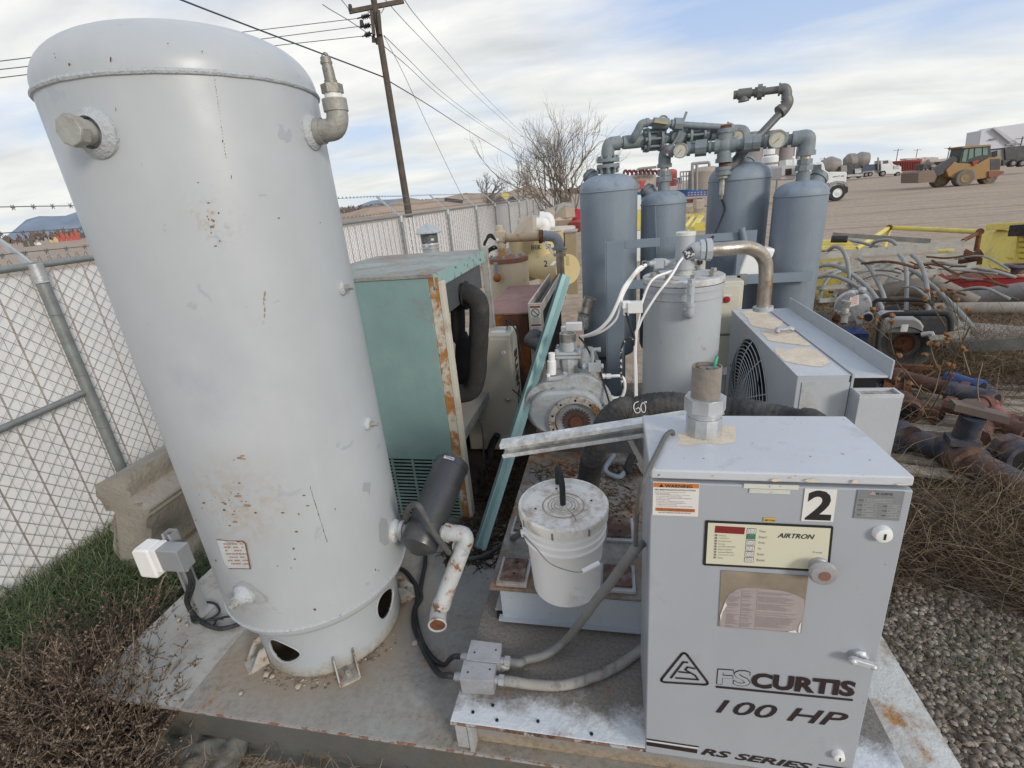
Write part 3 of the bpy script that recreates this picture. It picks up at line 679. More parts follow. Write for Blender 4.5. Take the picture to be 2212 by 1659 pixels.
def fit(s,px,right,conv,top,mat,par,shear=0,bold=0,lift=.0026,name='lettering'):
    """text that fills the span from px to right at the height given by top"""
    p=onK(conv(*px)); q=onK(conv(*right)); h=(onK(conv(*top))-p).dot(kz)
    ex=(q-p).normalized(); mb=text(s,V((0,0,0)),V((1,0,0)),V((0,0,1)),1,None,shear=shear,bold=bold,lift=0)
    x0=min(v.x for v in mb.v); x1=max(v.x for v in mb.v); z0=min(v.z for v in mb.v); z1=max(v.z for v in mb.v)
    W=(q-p).length; ez=kz
    g=MB(); g.v=[p+ex*((v.x-x0)/(x1-x0)*W)+ez*((v.z-z0)/(z1-z0)*h)-kd*lift for v in mb.v]; g.f=mb.f
    return g.build(name,mat,par,flat=True)
wl=plate([(215,433),(538,445),(527,677),(210,665)],T3,'warning_label',mLabelW,cb)
plate([(218,438),(535,449),(534,480),(217,470)],T3,'orange_band',mOrange,wl,lift=.0023,th=.0003)
plate([(232,612),(507,624),(506,646),(230,635)],T3,'orange_band',mOrange,wl,lift=.0023,th=.0003)
fit('WARNING',(297,472),(487,478),T3,(297,449),mInk,wl,bold=.02,lift=.0030)
plate([(272,446),(288,471),(257,470)],T3,'warning_triangle',mInk,wl,lift=.0027,th=.0003)
fit('PRE MAINTENANCE INSTRUCTIONS',(228,492),(510,500),T3,(228,482),mInk,wl,bold=.01)
lines=['BEFORE STARTING MAINTENANCE, FOLLOW','THESE PROCEDURES:','1. IF THE UNIT HAS BEEN RUNNING, IT CONTAINS','HOT OIL. WAIT FOR IT TO COOL DOWN.','2. INSURE THAT AIR PRESSURE HAS BEEN COMPLETELY','BLOWN DOWN TO ZERO.','3. DISCONNECT THE POWER AND LOCK OUT.','4. CLOSE THE SHUT-OFF VALVE BETWEEN THE','COMPRESSOR AND THE NETWORK.','5. LOOSEN THE OIL PLUG UNTIL IT HAS BEEN VENTED.']
for i,s in enumerate(lines):
    y=507+i*11.2-(4 if i>1 else 0); w_=5.3*len(s)*(1.15 if i<2 else 1)
    fit(s,(228 if i<2 else 236,y),((228 if i<2 else 236)+w_,y+w_*.03),T3,(228,y-6.5),mTextG,wl)
fit('FAILURE TO FOLLOW THESE INSTRUCTIONS',(240,625),(498,634),T3,(240,617),mInk,wl,lift=.0030); fit('CAN RESULT IN SERIOUS INJURY OR ACCIDENTS',(240,635),(492,643),T3,(240,628),mInk,wl,lift=.0030)
fit('DO NOT REMOVE OR DEFACE DECALS',(252,650),(480,658),T3,(252,641),mInk,wl)
tw=plate([(849,448),(1230,460),(1226,490),(844,478)],T3,'tape_strip',M('aged_tape',(.60,.60,.53),.6,var=.08,bump=.1),cb)
tw=plate([(885,482),(1170,493),(1167,521),(881,511)],T3,'tape_strip',M('aged_tape_b',(.56,.56,.50),.6,var=.12,chip=.3,cs=60,ccol=(.42,.46,.5)),cb)
plate([(1018,458),(1032,459),(1024,476)],T3,'tape_tear',mCab,tw,lift=.0024,th=.0003); plate([(1090,461),(1114,462),(1094,470)],T3,'tape_tear',mCab,tw,lift=.0024,th=.0003)
n2=plate([(1272,480),(1498,488),(1467,713),(1245,705)],T3,'number_label',mLabelW,cb)
fit('2',(1268,697),(1448,704),T3,(1268,490),mInk,n2,bold=.03)
npl=plate([(1640,490),(1968,503),(1925,706),(1608,686)],T3,'maker_plate',M('etched_plate',(.23,.245,.25),.45,metal=.3,var=.12,bump=.1),cb)
MLt=M('plate_line',(.42,.42,.42),.5,bump=0)
plate([(1745,498),(1763,524),(1720,521)],T3,'red_triangle',M('faded_red',(.45,.28,.26),.5,bump=0),npl,lift=.0023,th=.0003)
fit('FS CURTIS',(1765,524),(1880,529),T3,(1765,509),mInk,npl,bold=.015)
fit('ST. LOUIS, MISSOURI',(1708,538),(1890,546),T3,(1708,531),mTextG,npl)
for (x,y,w_,s) in [(1685,565,190,'MODEL'),(1675,598,95,'S/N'),(1850,607,85,'HP'),(1672,632,95,'CFM'),(1845,640,85,'PSI'),(1668,666,95,'VOLT'),(1840,673,85,'AMPS')]:
    kx0=x; pts=[(x,y-14),(x+w_,y-14+w_*.04),(x+w_-3,y+6+w_*.04),(x-3,y+6)]
    for i in range(4):
        a=pts[i]; b=pts[(i+1)%4]; plate([a,b,(b[0]+1.5,b[1]+1.5),(a[0]+1.5,a[1]+1.5)],T3,'plate_rule',MLt,npl,lift=.0023,th=.0003)
    fit(s,(x-38,y),(x-10,y+1),T3,(x-38,y-9),mInk,npl)
    fit({'MODEL':'RS100D-2','S/N':'2021A150','HP':'100','CFM':'460','PSI':'100','VOLT':'460','AMPS':'124.8'}[s],(x+20,y+2),(x+w_*.75,y+4),T3,(x+20,y-8),MLt,npl)
# keypad
kp=plate([(585,703),(1460,742),(1470,750),(1440,1050),(1418,1062),(570,1016),(562,1006),(578,710)],T3,'keypad_panel',mInk,cb)
MCr=M('keypad_cream',(.60,.58,.44),.5,var=.03,bump=0)
kf=plate([(598,718),(1450,757),(1422,1046),(582,1001)],T3,'keypad_face',MCr,kp,lift=.0023,th=.0004)
plate([(648,738),(855,750),(848,798),(642,786)],T3,'display_window',M('display_red',(.20,.02,.025),.3,bump=0),kp,lift=.0028,th=.0004)
fit('AIRTRON',(1078,820),(1335,832),T3,(1078,787),mInk,kp,shear=.3,bold=.015,lift=.0036)
fit('E-stop',(1326,930),(1390,933),T3,(1326,915),mTextG,kp,lift=.0036)
for i,s in enumerate(['View','Start','Stop','Up','Down','Reset']):
    y=775+i*40.3-(1 if i>3 else 0); x=898-i*3.6
    pts=[(x-30,y-20),(x+34,y-17),(x+31,y+18),(x-33,y+15)]
    plate(pts,T3,'key_border',mInk,kp,lift=.0028,th=.0003)
    key=plate([(x-27,y-17),(x+30,y-14),(x+28,y+15),(x-30,y+12)],T3,'keypad_key',M('key_green',(.03,.22,.12),.5,bump=0) if i==1 else mLabelW,kp,lift=.0031,th=.0005)
    p=onK(T3(x,y-1)); g=MB().ring(p-kd*.0040,kd,.0065,.0004,20,5); 
    t=[(p-kd*.004)+(kx*math.cos(a)+kz*math.sin(a))*.004 for a in [R(90 if i in(3,) else 270 if i in (2,4) else 0)+R(120)*j for j in range(3)]]
    g.tube(t,.0004,5,k=0,closed=True); g.build('key_symbol',mTextG,kp)
    fit(s,(952-i*3.6,y+8),(952-i*3.6+11.5*len(s),y+10),T3,(952,y-8),mTextG,kp,lift=.0036)
for i,s in enumerate(['Pressure','Temperature','Run/Load hours','Service','Air filter blocked','Motor overload','Autostart/Remote','Compressor status','Power']):
    y=804+i*19.3; x=653-i*1.1; p=onK(T3(x,y)); MB().cyl(p-kd*.0028,p-kd*.0036,.0030,n=12).build('indicator_lamp',mTextG,kp)
    fit(s,(672-i*1.1,y+6),(672+6.3*len(s),y+9),T3,(672,y-4),mTextG,kp,lift=.0032)
v4=plate([(984,683),(1068,686),(1066,714),(982,711)],T3,'voltage_label',M('label_yellow',(.55,.36,.08),.5,bump=0),cb)
fit('460 Volts',(988,706),(1063,709),T3,(988,693),mInk,v4,bold=.01)
# emergency stop knob
p=onK(T3(1362,1010)); pe=p-kd*.03
es=MB().lathe([(.021,0),(.021,.010),(.0175,.012),(.0175,.022),(.028,.026),(.0295,.031),(.026,.038),(.012,.041),(0,.041)],p,-kd,36).build('emergency_stop',mAlu,cb)
MB().cyl(p-kd*.0412,p-kd*.0420,.012,n=24).build('knob_cap',M('dull_red',(.22,.10,.08),.6),es)
def lock(px,conv,r,par,slot=True):
    p=onK(conv(*px)); o=MB().lathe([(r,0),(r,.006),(r*.85,.014),(r*.55,.016),(0,.016)],p,-kd,28).build('door_lock',mWhite,par)
    MB().obox(p-kd*.0165,kx*r*.10,kd*.001,kz*r*.38).build('key_slot',mInk,o); return o
lock((1805,790),T3,.019,cb)
lock((1500,1090),T4,.015,cb)
p=onK(T4(1645,405)); h=MB().lathe([(.020,0),(.020,.008),(.014,.014),(0,.014)],p,-kd,20); dd=(kx*.93-kz*.26).normalized()
h.obox(p-kd*.022,dd*.026,kd*.007,dd.cross(kd)*.008); h.sphere(p-kd*.024-dd*.023,.010,10); h.sphere(p-kd*.024+dd*.023,.009,10)
h.build('door_latch',M('chipped_latch',(.52,.54,.55),.5,metal=.3,chip=.3,cs=60,ccol=(.3,.3,.3)),cb,bevel=.003)
# instruction sheet
sh=plate([(690,1050),(1296,1092),(1245,1487),(668,1440)],T3,'document_pocket',M('brown_adhesive',(.24,.20,.15),.6,var=.28,vs=10,bump=.1),cb)
M('brown_adhesive')
pp=[(680,1380),(700,1290),(740,1220),(800,1180),(870,1168),(960,1175),(1100,1190),(1200,1215),(1268,1252),(1262,1330),(1240,1420),(1225,1480),(1150,1472),(680,1438)]
pg=plate(pp,T3,'instruction_sheet',M('faded_paper',(.34,.29,.285),.75,var=.08,vs=8),sh,lift=.0024,th=.0006)
mTl=M('faint_print',(.235,.20,.205),.7,bump=0)
g=MB(); rr=random.Random(5)
for (x0,x1,y0) in ((735,825,1200),(838,925,1190),(948,1230,1190)):
    y=y0
    while y<1440:
        w_=(x1-x0)*(.55+.45*rr.random())
        xo=max(0,(1240-y)*.35) if x0<800 else 0
        if rr.random()<.82 and x0-(y-1200)*.09+xo+8<x0+w_:
            q=[(x0-(y-1200)*.09+xo,y),(x0+w_-(y-1200)*.09,y+.07*w_),(x0+w_-(y-1200)*.09,y+.07*w_+3.2),(x0-(y-1200)*.09+xo,y+3.2)]
            if max(a for a,b in q)<1245-(y-1250)*.12: g.quad(*[onK(T3(*a))-kd*.0034 for a in q])
        y+=7.4
for x in (833,940): g.quad(*[onK(T3(*a))-kd*.0034 for a in ((x,1185),(x+2,1185),(x-18,1450),(x-20,1450))])
g.build('sheet_printing',mTl,sh,flat=True)
plate([(680,1360),(715,1268),(728,1290),(700,1330),(683,1400)],T3,'curled_corner',mLabelW,sh,lift=.0034,th=.0010)
plate([(1225,1440),(1244,1398),(1236,1480),(1222,1478)],T3,'curled_corner',mLabelW,sh,lift=.0034,th=.0010); plate([(1160,1470),(1200,1462),(1215,1480),(1150,1474)],T3,'curled_corner',mLabelW,sh,lift=.0034,th=.0010)
# maker's mark and lettering low on the door
def outline(poly,conv,wd,name,mat,par,closed=True):
    pts=[onK(conv(*q))-kd*.0016 for q in poly]; g=MB(); n=len(pts)
    for i in range(n if closed else n-1):
        a,b=pts[i],pts[(i+1)%n]; d=(b-a).normalized(); s=d.cross(kd).normalized()*wd/2
        g.quad(a-s-d*wd*.3,b-s+d*wd*.3,b+s+d*wd*.3,a+s-d*wd*.3)
    return g.build(name,mat,par,flat=True)
tri=[]
A_,B_,C_=(432,375),(610,612),(258,590)
def rnd3(P,r=.13,k=6):
    out=[]; n=len(P)
    for i in range(n):
        p0=V((*P[i-1],0)); p1=V((*P[i],0)); p2=V((*P[(i+1)%n],0)); a=p1+(p0-p1)*r; b=p1+(p2-p1)*r
        for j in range(k+1):
            t=j/k; q=a*(1-t)**2+p1*2*t*(1-t)+b*t*t; out.append((q.x,q.y))
    return out
lg=outline(rnd3([A_,B_,C_]),T4,.0062,'triangle_emblem',mMaroon,cb)
outline([(455,455),(425,452),(340,562)],T4,.0055,'emblem_letter',mMaroon,lg,False); outline([(395,520),(470,528)],T4,.005,'emblem_letter',mMaroon,lg,False)
outline([(505,498),(455,487),(440,506),(508,545),(530,575),(375,563)],T4,.0050,'emblem_letter',mMaroon,lg,False)
fs=fit('FS',(655,607),(890,625),T4,(655,495),mMaroon,cb,bold=.03,lift=.0014,name='outlined_initials')
fit('FS',(661,603),(884,620),T4,(661,501),mCab,cb,bold=.012,lift=.0018,name='outlined_initials_fill')
fit('CURTIS',(892,627),(1612,694),T4,(892,522),mMaroon,cb,bold=.045,lift=.0022,name='maker_lettering')
plate([(652,617),(1606,710),(1604,724),(652,631)],T4,'underline_stripe',mMaroon,cb,lift=.0012,th=.0003)
fit('100 HP',(650,803),(1560,908),T4,(650,708),mMaroon,cb,shear=.28,bold=.012,lift=.0016,name='power_lettering')
plate([(170,985),(535,1040),(533,1047),(170,993)],T4,'stripe',mMaroon,cb,lift=.0012,th=.0003); plate([(170,1008),(525,1063),(520,1088),(170,1032)],T4,'stripe',mMaroon,cb,lift=.0012,th=.0003)
plate([(170,995),(533,1049),(530,1056),(170,1004)],T4,'pale_stripe',mLabelW,cb,lift=.0010,th=.0003)
fit('RS SERIES',(545,1095),(1320,1207),T4,(545,1050),mMaroon,cb,shear=.3,bold=.03,lift=.0016,name='series_lettering')
plate([(1370,1163),(1640,1203),(1640,1210),(1368,1171)],T4,'stripe',mMaroon,cb,lift=.0012,th=.0003); plate([(1360,1186),(1640,1228),(1640,1250),(1350,1208)],T4,'stripe',mMaroon,cb,lift=.0012,th=.0003)
# flaked paint round the conduit and along the lip
mFlake=M('tan_primer',(.68,.58,.45),.8,var=.12,vs=12,bump=.5)
def topq(px,conv,lift=.0045): 
    r=ray(*conv(*px)); o=K(0,0,lift); t=(o-EYE).dot(kz)/r.dot(kz); return EYE+r*t
def flake(poly,conv,fn,nm,par,seed=0,j=5,mat=None):
    rr=random.Random(seed); out=[]
    n=len(poly)
    for i in range(n):
        a,b=poly[i],poly[(i+1)%n]; k=max(1,int(math.hypot(b[0]-a[0],b[1]-a[1])/14))
        for m in range(k): out.append((a[0]+(b[0]-a[0])*m/k+rr.uniform(-j,j),a[1]+(b[1]-a[1])*m/k+rr.uniform(-j,j)*.6))
    g=MB(); g.v=[fn(q,conv) for q in out]; c=sum(g.v,V((0,0,0)))/len(g.v); g.v=[c]+g.v; n=len(out); g.f=[(0,1+i,1+(i+1)%n) for i in range(n)]
    return g.build(nm,mat or mFlake,par,flat=True)
flake([(370,180),(400,140),(380,110),(460,95),(480,60),(560,50),(690,45),(800,50),(790,110),(790,160),(700,175),(560,165),(470,185)],T3,topq,'bare_primer_patch',cb,1)
fz=lambda q,conv: onK(conv(*q))-kd*.0012
for i,(x,y,w_,h_) in enumerate([(1075,425,42,9),(1325,428,55,11),(1622,436,28,13),(1950,455,45,5),(1190,410,20,4),(650,397,14,4),(222,340,8,4)]):
    flake([(x-w_,y),(x-w_*.5,y-h_),(x+w_*.6,y-h_),(x+w_,y+h_*.3),(x+w_*.3,y+h_),(x-w_*.5,y+h_)],T3,fz,'bare_primer_patch',cb,i+3,3)
# conduit on top of the cabinet
c=K(0,0,.004); q=topq((810,890),Q5); cx_=V((q.x,q.y,q.z)); cc=cx_+kd*.028; UPZ=V((0,.03,1)).normalized()
cn=MB().cyl(cc,cc+UPZ*.05,.0445,n=10).cyl(cc+UPZ*.05,cc+UPZ*.058,.041,n=28).cyl(cc+UPZ*.058,cc+UPZ*.066,.044,n=28).cyl(cc+UPZ*.067,cc+UPZ*.104,.051,n=8).build('conduit_connector',mGalv,cb,bevel=.0015)
h0=cc+UPZ*.10; h1=cc+UPZ*.185
pt=M('fibrous_conduit',(.24,.21,.18),.85,var=.12,vs=30,streak=0,bump=.5)
g=MB(); g.cyl(h0,h1,.0355,n=36,caps=False).cyl(h0,h1,.0325,n=36,caps=False).lathe([(.0325,0),(.0355,0)],h1,UPZ,36); g.build('conduit_stub',pt,cb)
MB().cyl(h1-UPZ*.012,h1-UPZ*.010,.032,n=28).build('rusty_plug',mRust,cb)
g=MB()
for a,r_ in ((-.012,.009),(.004,.010),(.017,.009)): g.cyl(h1-UPZ*.02+V((a,-.014,0)),h1+V((a*1.05,-.014,.001)),r_,n=14)
g.each('cable_end',mConduit,cb)
MB().tube([h1+V((.014,-.01,-.01)),h1+V((.017,-.008,.01)),h1+V((.021,-.004,.026))],[.0045,.004],10).build('green_wire_end',M('green_wire',(.05,.32,.18),.5,var=.3,vs=60),cb)

# ================================================================ cables out of the cabinet
def cable(pts,r,name,label,mat,cat='cable',group=None,k=6,n=10): return MB().tube(pts,r,n,k=k).build(name,mat,label=label,cat=cat,group=group)
a=topq((600,862),Q5)
cable([a-V((0,0,.02)),topq((590,850),Q5,.016),topq((545,880),Q5,.01),topq((500,970),Q5,.012),topq((445,1080),Q5,.012),onv(Q5(412,1155),.965),onv(Q5(385,1215),.955),onv(Q5(365,1330),.99),onv(Q5(350,1450),1.06),onv(T1(1660,1020),1.12)],.0062,'power_cable','thin grey cable hanging from a hole in the cabinet top down its left edge',M('dusty_cable',(.12,.118,.11),.7,dirt=.3,ds=20,dcol=(.2,.19,.17)))
# grey flexible conduits and their two boxes
def jbox(pts,zt,zb,label,conn):
    a,b,c,d=[onz(T2(*p),zt) for p in pts]     # near-left, near-right, far-right, far-left of the lid
    t=thing('junction_box',label,'junction box',((a+b+c+d)/4).xy.to_3d()+V((0,0,zb)),'aluminium junction boxes on the compressor frame')
    g=MB(); lo=[V((p.x,p.y,zb)) for p in (a,b,c,d)]; hi=[V((p.x,p.y,zt-.004)) for p in (a,b,c,d)]
    g.add(lo+hi,[(3,2,1,0),(4,5,6,7),(0,1,5,4),(1,2,6,5),(2,3,7,6),(3,0,4,7)]); g.build('box_body',mAlu,t,bevel=.002)
    ce=(a+b+c+d)/4; g=MB(); ex=[ce+(p-ce)*1.03 for p in (a,b,c,d)]
    g.add([V((p.x,p.y,zt-.0035)) for p in ex]+[V((p.x,p.y,zt)) for p in ex],[(3,2,1,0),(4,5,6,7),(0,1,5,4),(1,2,6,5),(2,3,7,6),(3,0,4,7)]); g.build('box_lid',mAlu,t,bevel=.001)
    g=MB(); m1=(a+d)/2; m2=(b+c)/2
    for s in (.2,.85): q=m1+(m2-m1)*s+ (a-d)*(.12 if s<.5 else -.12); g.cyl(q+V((0,0,.0002)),q+V((0,0,.0012)),.0032,n=10)
    g.each('lid_screw',mDark,t)
    return t,a,b,c,d
zb_=.401
t1,a,b,c,d=jbox([(620,545),(855,570),(875,432),(658,405)],.475,zb_,'aluminium junction box with a flat lid, the farther of the pair on the frame edge',None)
t2,a2,b2,c2,d2=jbox([(570,690),(810,700),(835,580),(605,550)],.470,zb_,'aluminium junction box with a rusty bottom edge, nearest the deck edge',None)
xL=V((-1,0,0)); 
def gland(t,p,dx,r=.014):
    d=V((dx,0,0)).normalized(); MB().cyl(p,p+d*.012,r*1.15,n=20).cyl(p+d*.012,p+d*.026,r*1.05,n=20).cyl(p+d*.026,p+d*.034,r*.8,n=16).build('cable_gland',mAlu,t); return p+d*.03
def gland2(t,p,dx,r=.014):
    d=V(dx).normalized(); MB().cyl(p,p+d*.014,r*1.0,n=20).cyl(p+d*.014,p+d*.032,r*1.35,n=6).cyl(p+d*.032,p+d*.040,r,n=16).build('conduit_fitting',mAlu,t); return p+d*.036
m1=(a+d)/2; m1.z=.435; gl1=gland(t1,m1,-1); m2=(a2+d2)/2; m2.z=.432; gl2=gland(t2,m2,-1)
m1=(b+c)/2; m1.z=.437; gr1=gland2(t1,m1,(1,0,0)); m2=(b2+c2)/2; m2.z=.435; gr2=gland2(t2,m2,(1,0,0))
rc_=.0145
cable([gr1,gr1+V((.03,0,0)),onz(T2(1050,550),.42),onz(T2(1200,510),.43),onz(T2(1340,410),.46),onv(T2(1460,260),1.20),onv(T2(1560,120),1.16),onv(T2(1660,0),1.13),onv(T1(1640,985),1.10),onv(T1(1715,905),1.13)],rc_,'flexible_conduit','grey flexible conduit rising in front of the bucket to the cabinet side',mConduit,'conduit',k=8,n=14)
cable([gr2,gr2+V((.03,0,0)),onz(T2(1100,728),.417),onz(T2(1300,735),.417),onz(T2(1500,690),.417),onz(T2(1690,610),.417),onz(T2(1830,520),.417),onz(T2(1950,430),.417)],.0165,'flexible_conduit','chalky grey flexible conduit lying on the frame and passing under the cabinet',M('chalky_conduit',(.30,.285,.26),.85,var=.1,dirt=.25,ds=25,dcol=(.07,.07,.07)),'conduit',k=8,n=14)
cz=DZ+.012
cable([gl1,gl1+V((-.03,0,-.003)),onz(T2(500,545),.36),onz(T2(455,585),.27),onz(T2(380,540),cz),onz(T2(310,440),cz),onz(T2(270,330),cz),onz(T2(250,200),cz),onz(T2(265,100),cz),onz(T2(255,20),cz),onz(R3(1850,560),cz),onz(R3(1800,490),cz),onz(R3(1740,462),cz),onz(R3(1600,440),cz)],.0095,'power_cable','black cable looping from the farther junction box round the foot of the tank',mBlack)
cable([gl2,gl2+V((-.03,0,0)),onz(T2(430,655),.33),onz(T2(380,600),.26),onz(T2(320,500),cz),onz(T2(285,420),cz),onz(T2(240,300),cz),onz(T2(245,180),cz),onz(T2(290,100),cz),onz(T2(275,20),cz),onz(R3(1870,600),cz),onz(R3(1885,520),cz),onz(R3(1900,440),cz),onz(R3(1900,380),cz)],.0105,'power_cable','thick black cable running from the nearer junction box up beside the drop pipe',mBlack)
# hose looping over the canister to the bucket side
cable([ond(Q1(560,1400),1.72),ond(Q1(555,1330),1.66),ond(Q1(590,1275),1.60),ond(Q1(640,1275),1.56),ond(Q1(700,1370),1.53),ond(Q1(760,1480),1.53),ond(Q1(850,1600),1.56),ond(T1(150,990),1.62),onz(T1(230,1030),.262),onz(T1(330,1035),.262),onz(T1(450,1000),.262),onz(T1(570,925),.28),onv(T1(680,860),1.60),onv(T1(740,815),1.62),onv(T1(790,770),1.66)],.0115,'rubber_hose','long grey rubber hose looped over the dark canister and ending behind the white bucket',M('dusty_hose',(.075,.075,.075),.75,var=.2,dirt=.4,ds=14,dcol=(.15,.145,.135)),'hose',n=12)
cable([ond(T1(330,935),1.75),onz(T1(390,985),.28),onz(T1(470,1010),.262),onz(T1(420,1040),.262)],.006,'power_cable','short black cable crossing the hose in front of the teal angle bar',mBlack)
# ================================================================ white bucket
BX,BY=-.172,1.430; BZ=PZ; BH=.345
bk=thing('plastic_bucket','white plastic pail with dirty stained lid standing on the rusty frame','bucket',(BX,BY,BZ))
pr=[(0,0),(.118,0),(.124,.004),(.136,.22),(.139,.232),(.147,.234),(.147,.240),(.141,.243),(.1415,.262),(.149,.264),(.149,.270),(.143,.273),(.144,.292),(.151,.294),(.151,.300),(.145,.303),(.147,.335)]
MB().lathe(pr,(BX,BY,BZ),n=80).build('bucket_body',mWhitePl,bk)
ld=MB().lathe([(.1475,.318),(.156,.318),(.1575,.326),(.157,.352),(.153,.357),(.147,.357),(.142,.346),(.138,.343),(.060,.3435),(.058,.3455),(.052,.3435),(.048,.3455),(.042,.3435),(.038,.3455),(.032,.3435),(.028,.3455),(.020,.3435),(0,.3435)],(BX,BY,BZ),n=80).build('bucket_lid',mLid,bk)
g=MB()
for i in range(8):
    t=R(-90-8+i*45); e=V((math.cos(t),math.sin(t),0)); g.obox(V((BX,BY,BZ+.330))+e*.1573,e*.0012,e.cross(V((0,0,1)))*.0035,V((0,0,.013)))
g.each('lid_notch',mTextG,ld)
g=MB()
for p in ((1018,465),(1303,562),(848,628),(1155,684),(1165,630)):
    q=onz(T1(*p),BZ+.3445); g.cyl(q,q+V((0,0,.001)),.0042 if p[0]!=1165 else .002,n=12)
g.each('lid_hole',mInk,ld)
for r_ in (.031,.042,.053,.072): MB().ring((BX,BY,BZ+.3445),(0,0,1),r_,.0016 if r_<.06 else .003,48,4).build('stained_groove',M('lid_stain',(.46,.37,.28),.8,var=.3,vs=30),ld)
g=MB(); cr=[onz(T1(*p),BZ+.3448) for p in ((1098,618),(1120,645),(1140,660),(1155,684),(1168,700),(1178,722))]
g.tube(cr,.0012,4,k=0); g.tube([onz(T1(*p),BZ+.3448) for p in ((1018,465),(1028,485),(1035,500))],.0006,4,k=0); g.build('lid_crack',mTextG,ld)
ears=[]
for q in (T1(790,850),T1(1432,700)):
    d=ond(q,1.35); t=math.atan2(d.y-BY,d.x-BX); e=V((math.cos(t),math.sin(t),0)); ears.append(V((BX,BY,BZ+.27))+e*.153)
e=(ond(T1(795,850),1.35)-V((BX,BY,0))); 
tL=R(203); tR=R(20)
eL=V((math.cos(tL),math.sin(tL),0)); eR=V((math.cos(tR),math.sin(tR),0)); pL=V((BX,BY,BZ+.262))+eL*.150; pR=V((BX,BY,BZ+.262))+eR*.150
g=MB(); g.cyl(pL-eL*.004,pL+eL*.008,.013,n=20).cyl(pR-eR*.004,pR+eR*.008,.013,n=20); g.each('handle_boss',mWhitePl,bk)
arcp=[pL+eL*.006]; mid=ond(T1(1060,1130),1.255)
b1=ond(T1(860,960),1.285); b2=ond(T1(960,1070),1.268); b3=ond(T1(1100,1130),1.245); b4=ond(T1(1232,1143),1.240); b5=ond(T1(1370,1072),1.262); b6=ond(T1(1400,980),1.31)
g=MB().tube([pL+eL*.006,b1,b2,b3,b4,b5,b6,ond(T1(1430,830),1.42),pR+eR*.006],.0020,8,k=6); g.build('bail_wire',mGalvD,bk)
MB().cyl(b4,b5,.0085,n=16).build('handle_grip',mWhitePl,bk)
cable([onz(T1(1072,600),BZ+.330),onz(T1(1072,600),BZ+.345)+V((0,0,.02)),V((onz(T1(1072,600),BZ+.345).x,BY-.00,BZ+.345+.085)),V((BX-.012,BY+.03,BZ+.345+.118)),V((BX-.022,BY+.07,BZ+.345+.105)),V((BX-.03,BY+.12,BZ+.345+.04)),V((BX-.035,BY+.19,BZ+.2)),V((BX-.03,BY+.22,BZ+.012))],.0105,'rubber_hose','short black hose curving out of the middle of the bucket lid',mBlack,'hose',n=12)
# ================================================================ strut channel resting on the cabinet
def cchan(p,q,w,h,th,up=(0,0,1),lip=.008,open_dir=1):
    p,q=V(p),V(q); d=(q-p).normalized(); s=d.cross(V(up)).normalized()*open_dir; u=s.cross(d).normalized()*open_dir
    if u.z<0: u=-u
    g=MB(); m=(p+q)/2; L2=(q-p)/2
    g.obox(m-s*(w/2),L2,s*th/2,u*h/2)                      # web
    for k in (1,-1):
        g.obox(m+u*k*(h/2-th/2)+s*(th*.5),L2,s*(w/2-th*.0),u*th/2)
        g.obox(m+u*k*(h/2-lip/2-th)+s*(w/2+th*.2),L2,s*th/2,u*lip/2)
    return g
sp=onv(Q1(1250,860),1.36); sq=onv(Q5(715,770),1.37)
g=cchan(sp,sq+(sq-sp).normalized()*.09,.041,.048,.0045,lip=.009,open_dir=1)
st=g.build('strut_channel',mGalvW,label='weathered galvanised strut channel resting behind the control cabinet and jutting out to the left',cat='metal channel',bevel=.0008)
X1=_cv(1042.3,713.2,.1653); X2=_cv(1371.5,466.3,.1488); X3=_cv(1305.7,219.4,.2158)
def seg(g,pts,r,rings=(),rr=None,n=18):   # straight pipe run with raised fitting collars
    g.tube(pts,r,n,k=0)
    return g
def collar(g,p,d,r,w,n=20): d=V(d).normalized(); p=V(p); return g.cyl(p-d*w/2,p+d*w/2,r,n=n)
def bolts_on(g,c,ax,R_,k,r=.01,h=.012,ph=0):
    a,b,ax=frame(ax)
    for i in range(k):
        t=2*math.pi*(i+ph)/k; g.bolt(V(c)+a*R_*math.cos(t)+b*R_*math.sin(t),ax,r,h)
    return g
# ================================================================ open teal machine cabinet
GX,GV,GB,GZ=-.834,2.231,3.27,1.642
gc=thing('machine_cabinet','faded teal sheet metal cabinet with an open side showing fat black insulated pipes','machine cabinet',(-1.2,2.7,.05))
MB().box(-1.62,-.862,GV,GV+.018,.625,GZ-.02).build('front_panel',mTeal,gc,bevel=.003)
g=MB().box(-1.62,GX+.0,GV-.006,GB,GZ-.019,GZ).build('top_panel',mTealTop,gc,bevel=.003)
MB().box(GX+.001,GX+.006,GV-.004,GB-.02,GZ-.075,GZ-.004).build('top_edge',M('teal_edge_chipped',(.29,.44,.42),.5,chip=.35,cs=22,ccol=(.10,.14,.15),bump=.1),gc)
MB().box(-.861,-.815,GV+.001,GV+.019,.07,GZ-.0195).build('rusty_strip',mCreamRust,gc,bevel=.002)
MB().box(-.814,-.792,GV+.001,GV+.05,.05,GZ-.04).build('corner_post',mCream,gc,bevel=.003)
MB().box(-.850,-.815,GB-.04,GB,.05,GZ+.02).box(-.814,-.806,GB-.04,GB,.05,GZ+.02).build('rear_post',M('old_galv_post',(.42,.43,.40),.6,metal=.2,rust=.12,rs=9,dirt=.3,ds=5,dcol=(.24,.21,.17),bump=.2),gc,bevel=.002)
g=MB()
for k in range(17):
    z=.60-k*.030
    for j in range(5):
        x=-1.60+j*.15
        pass
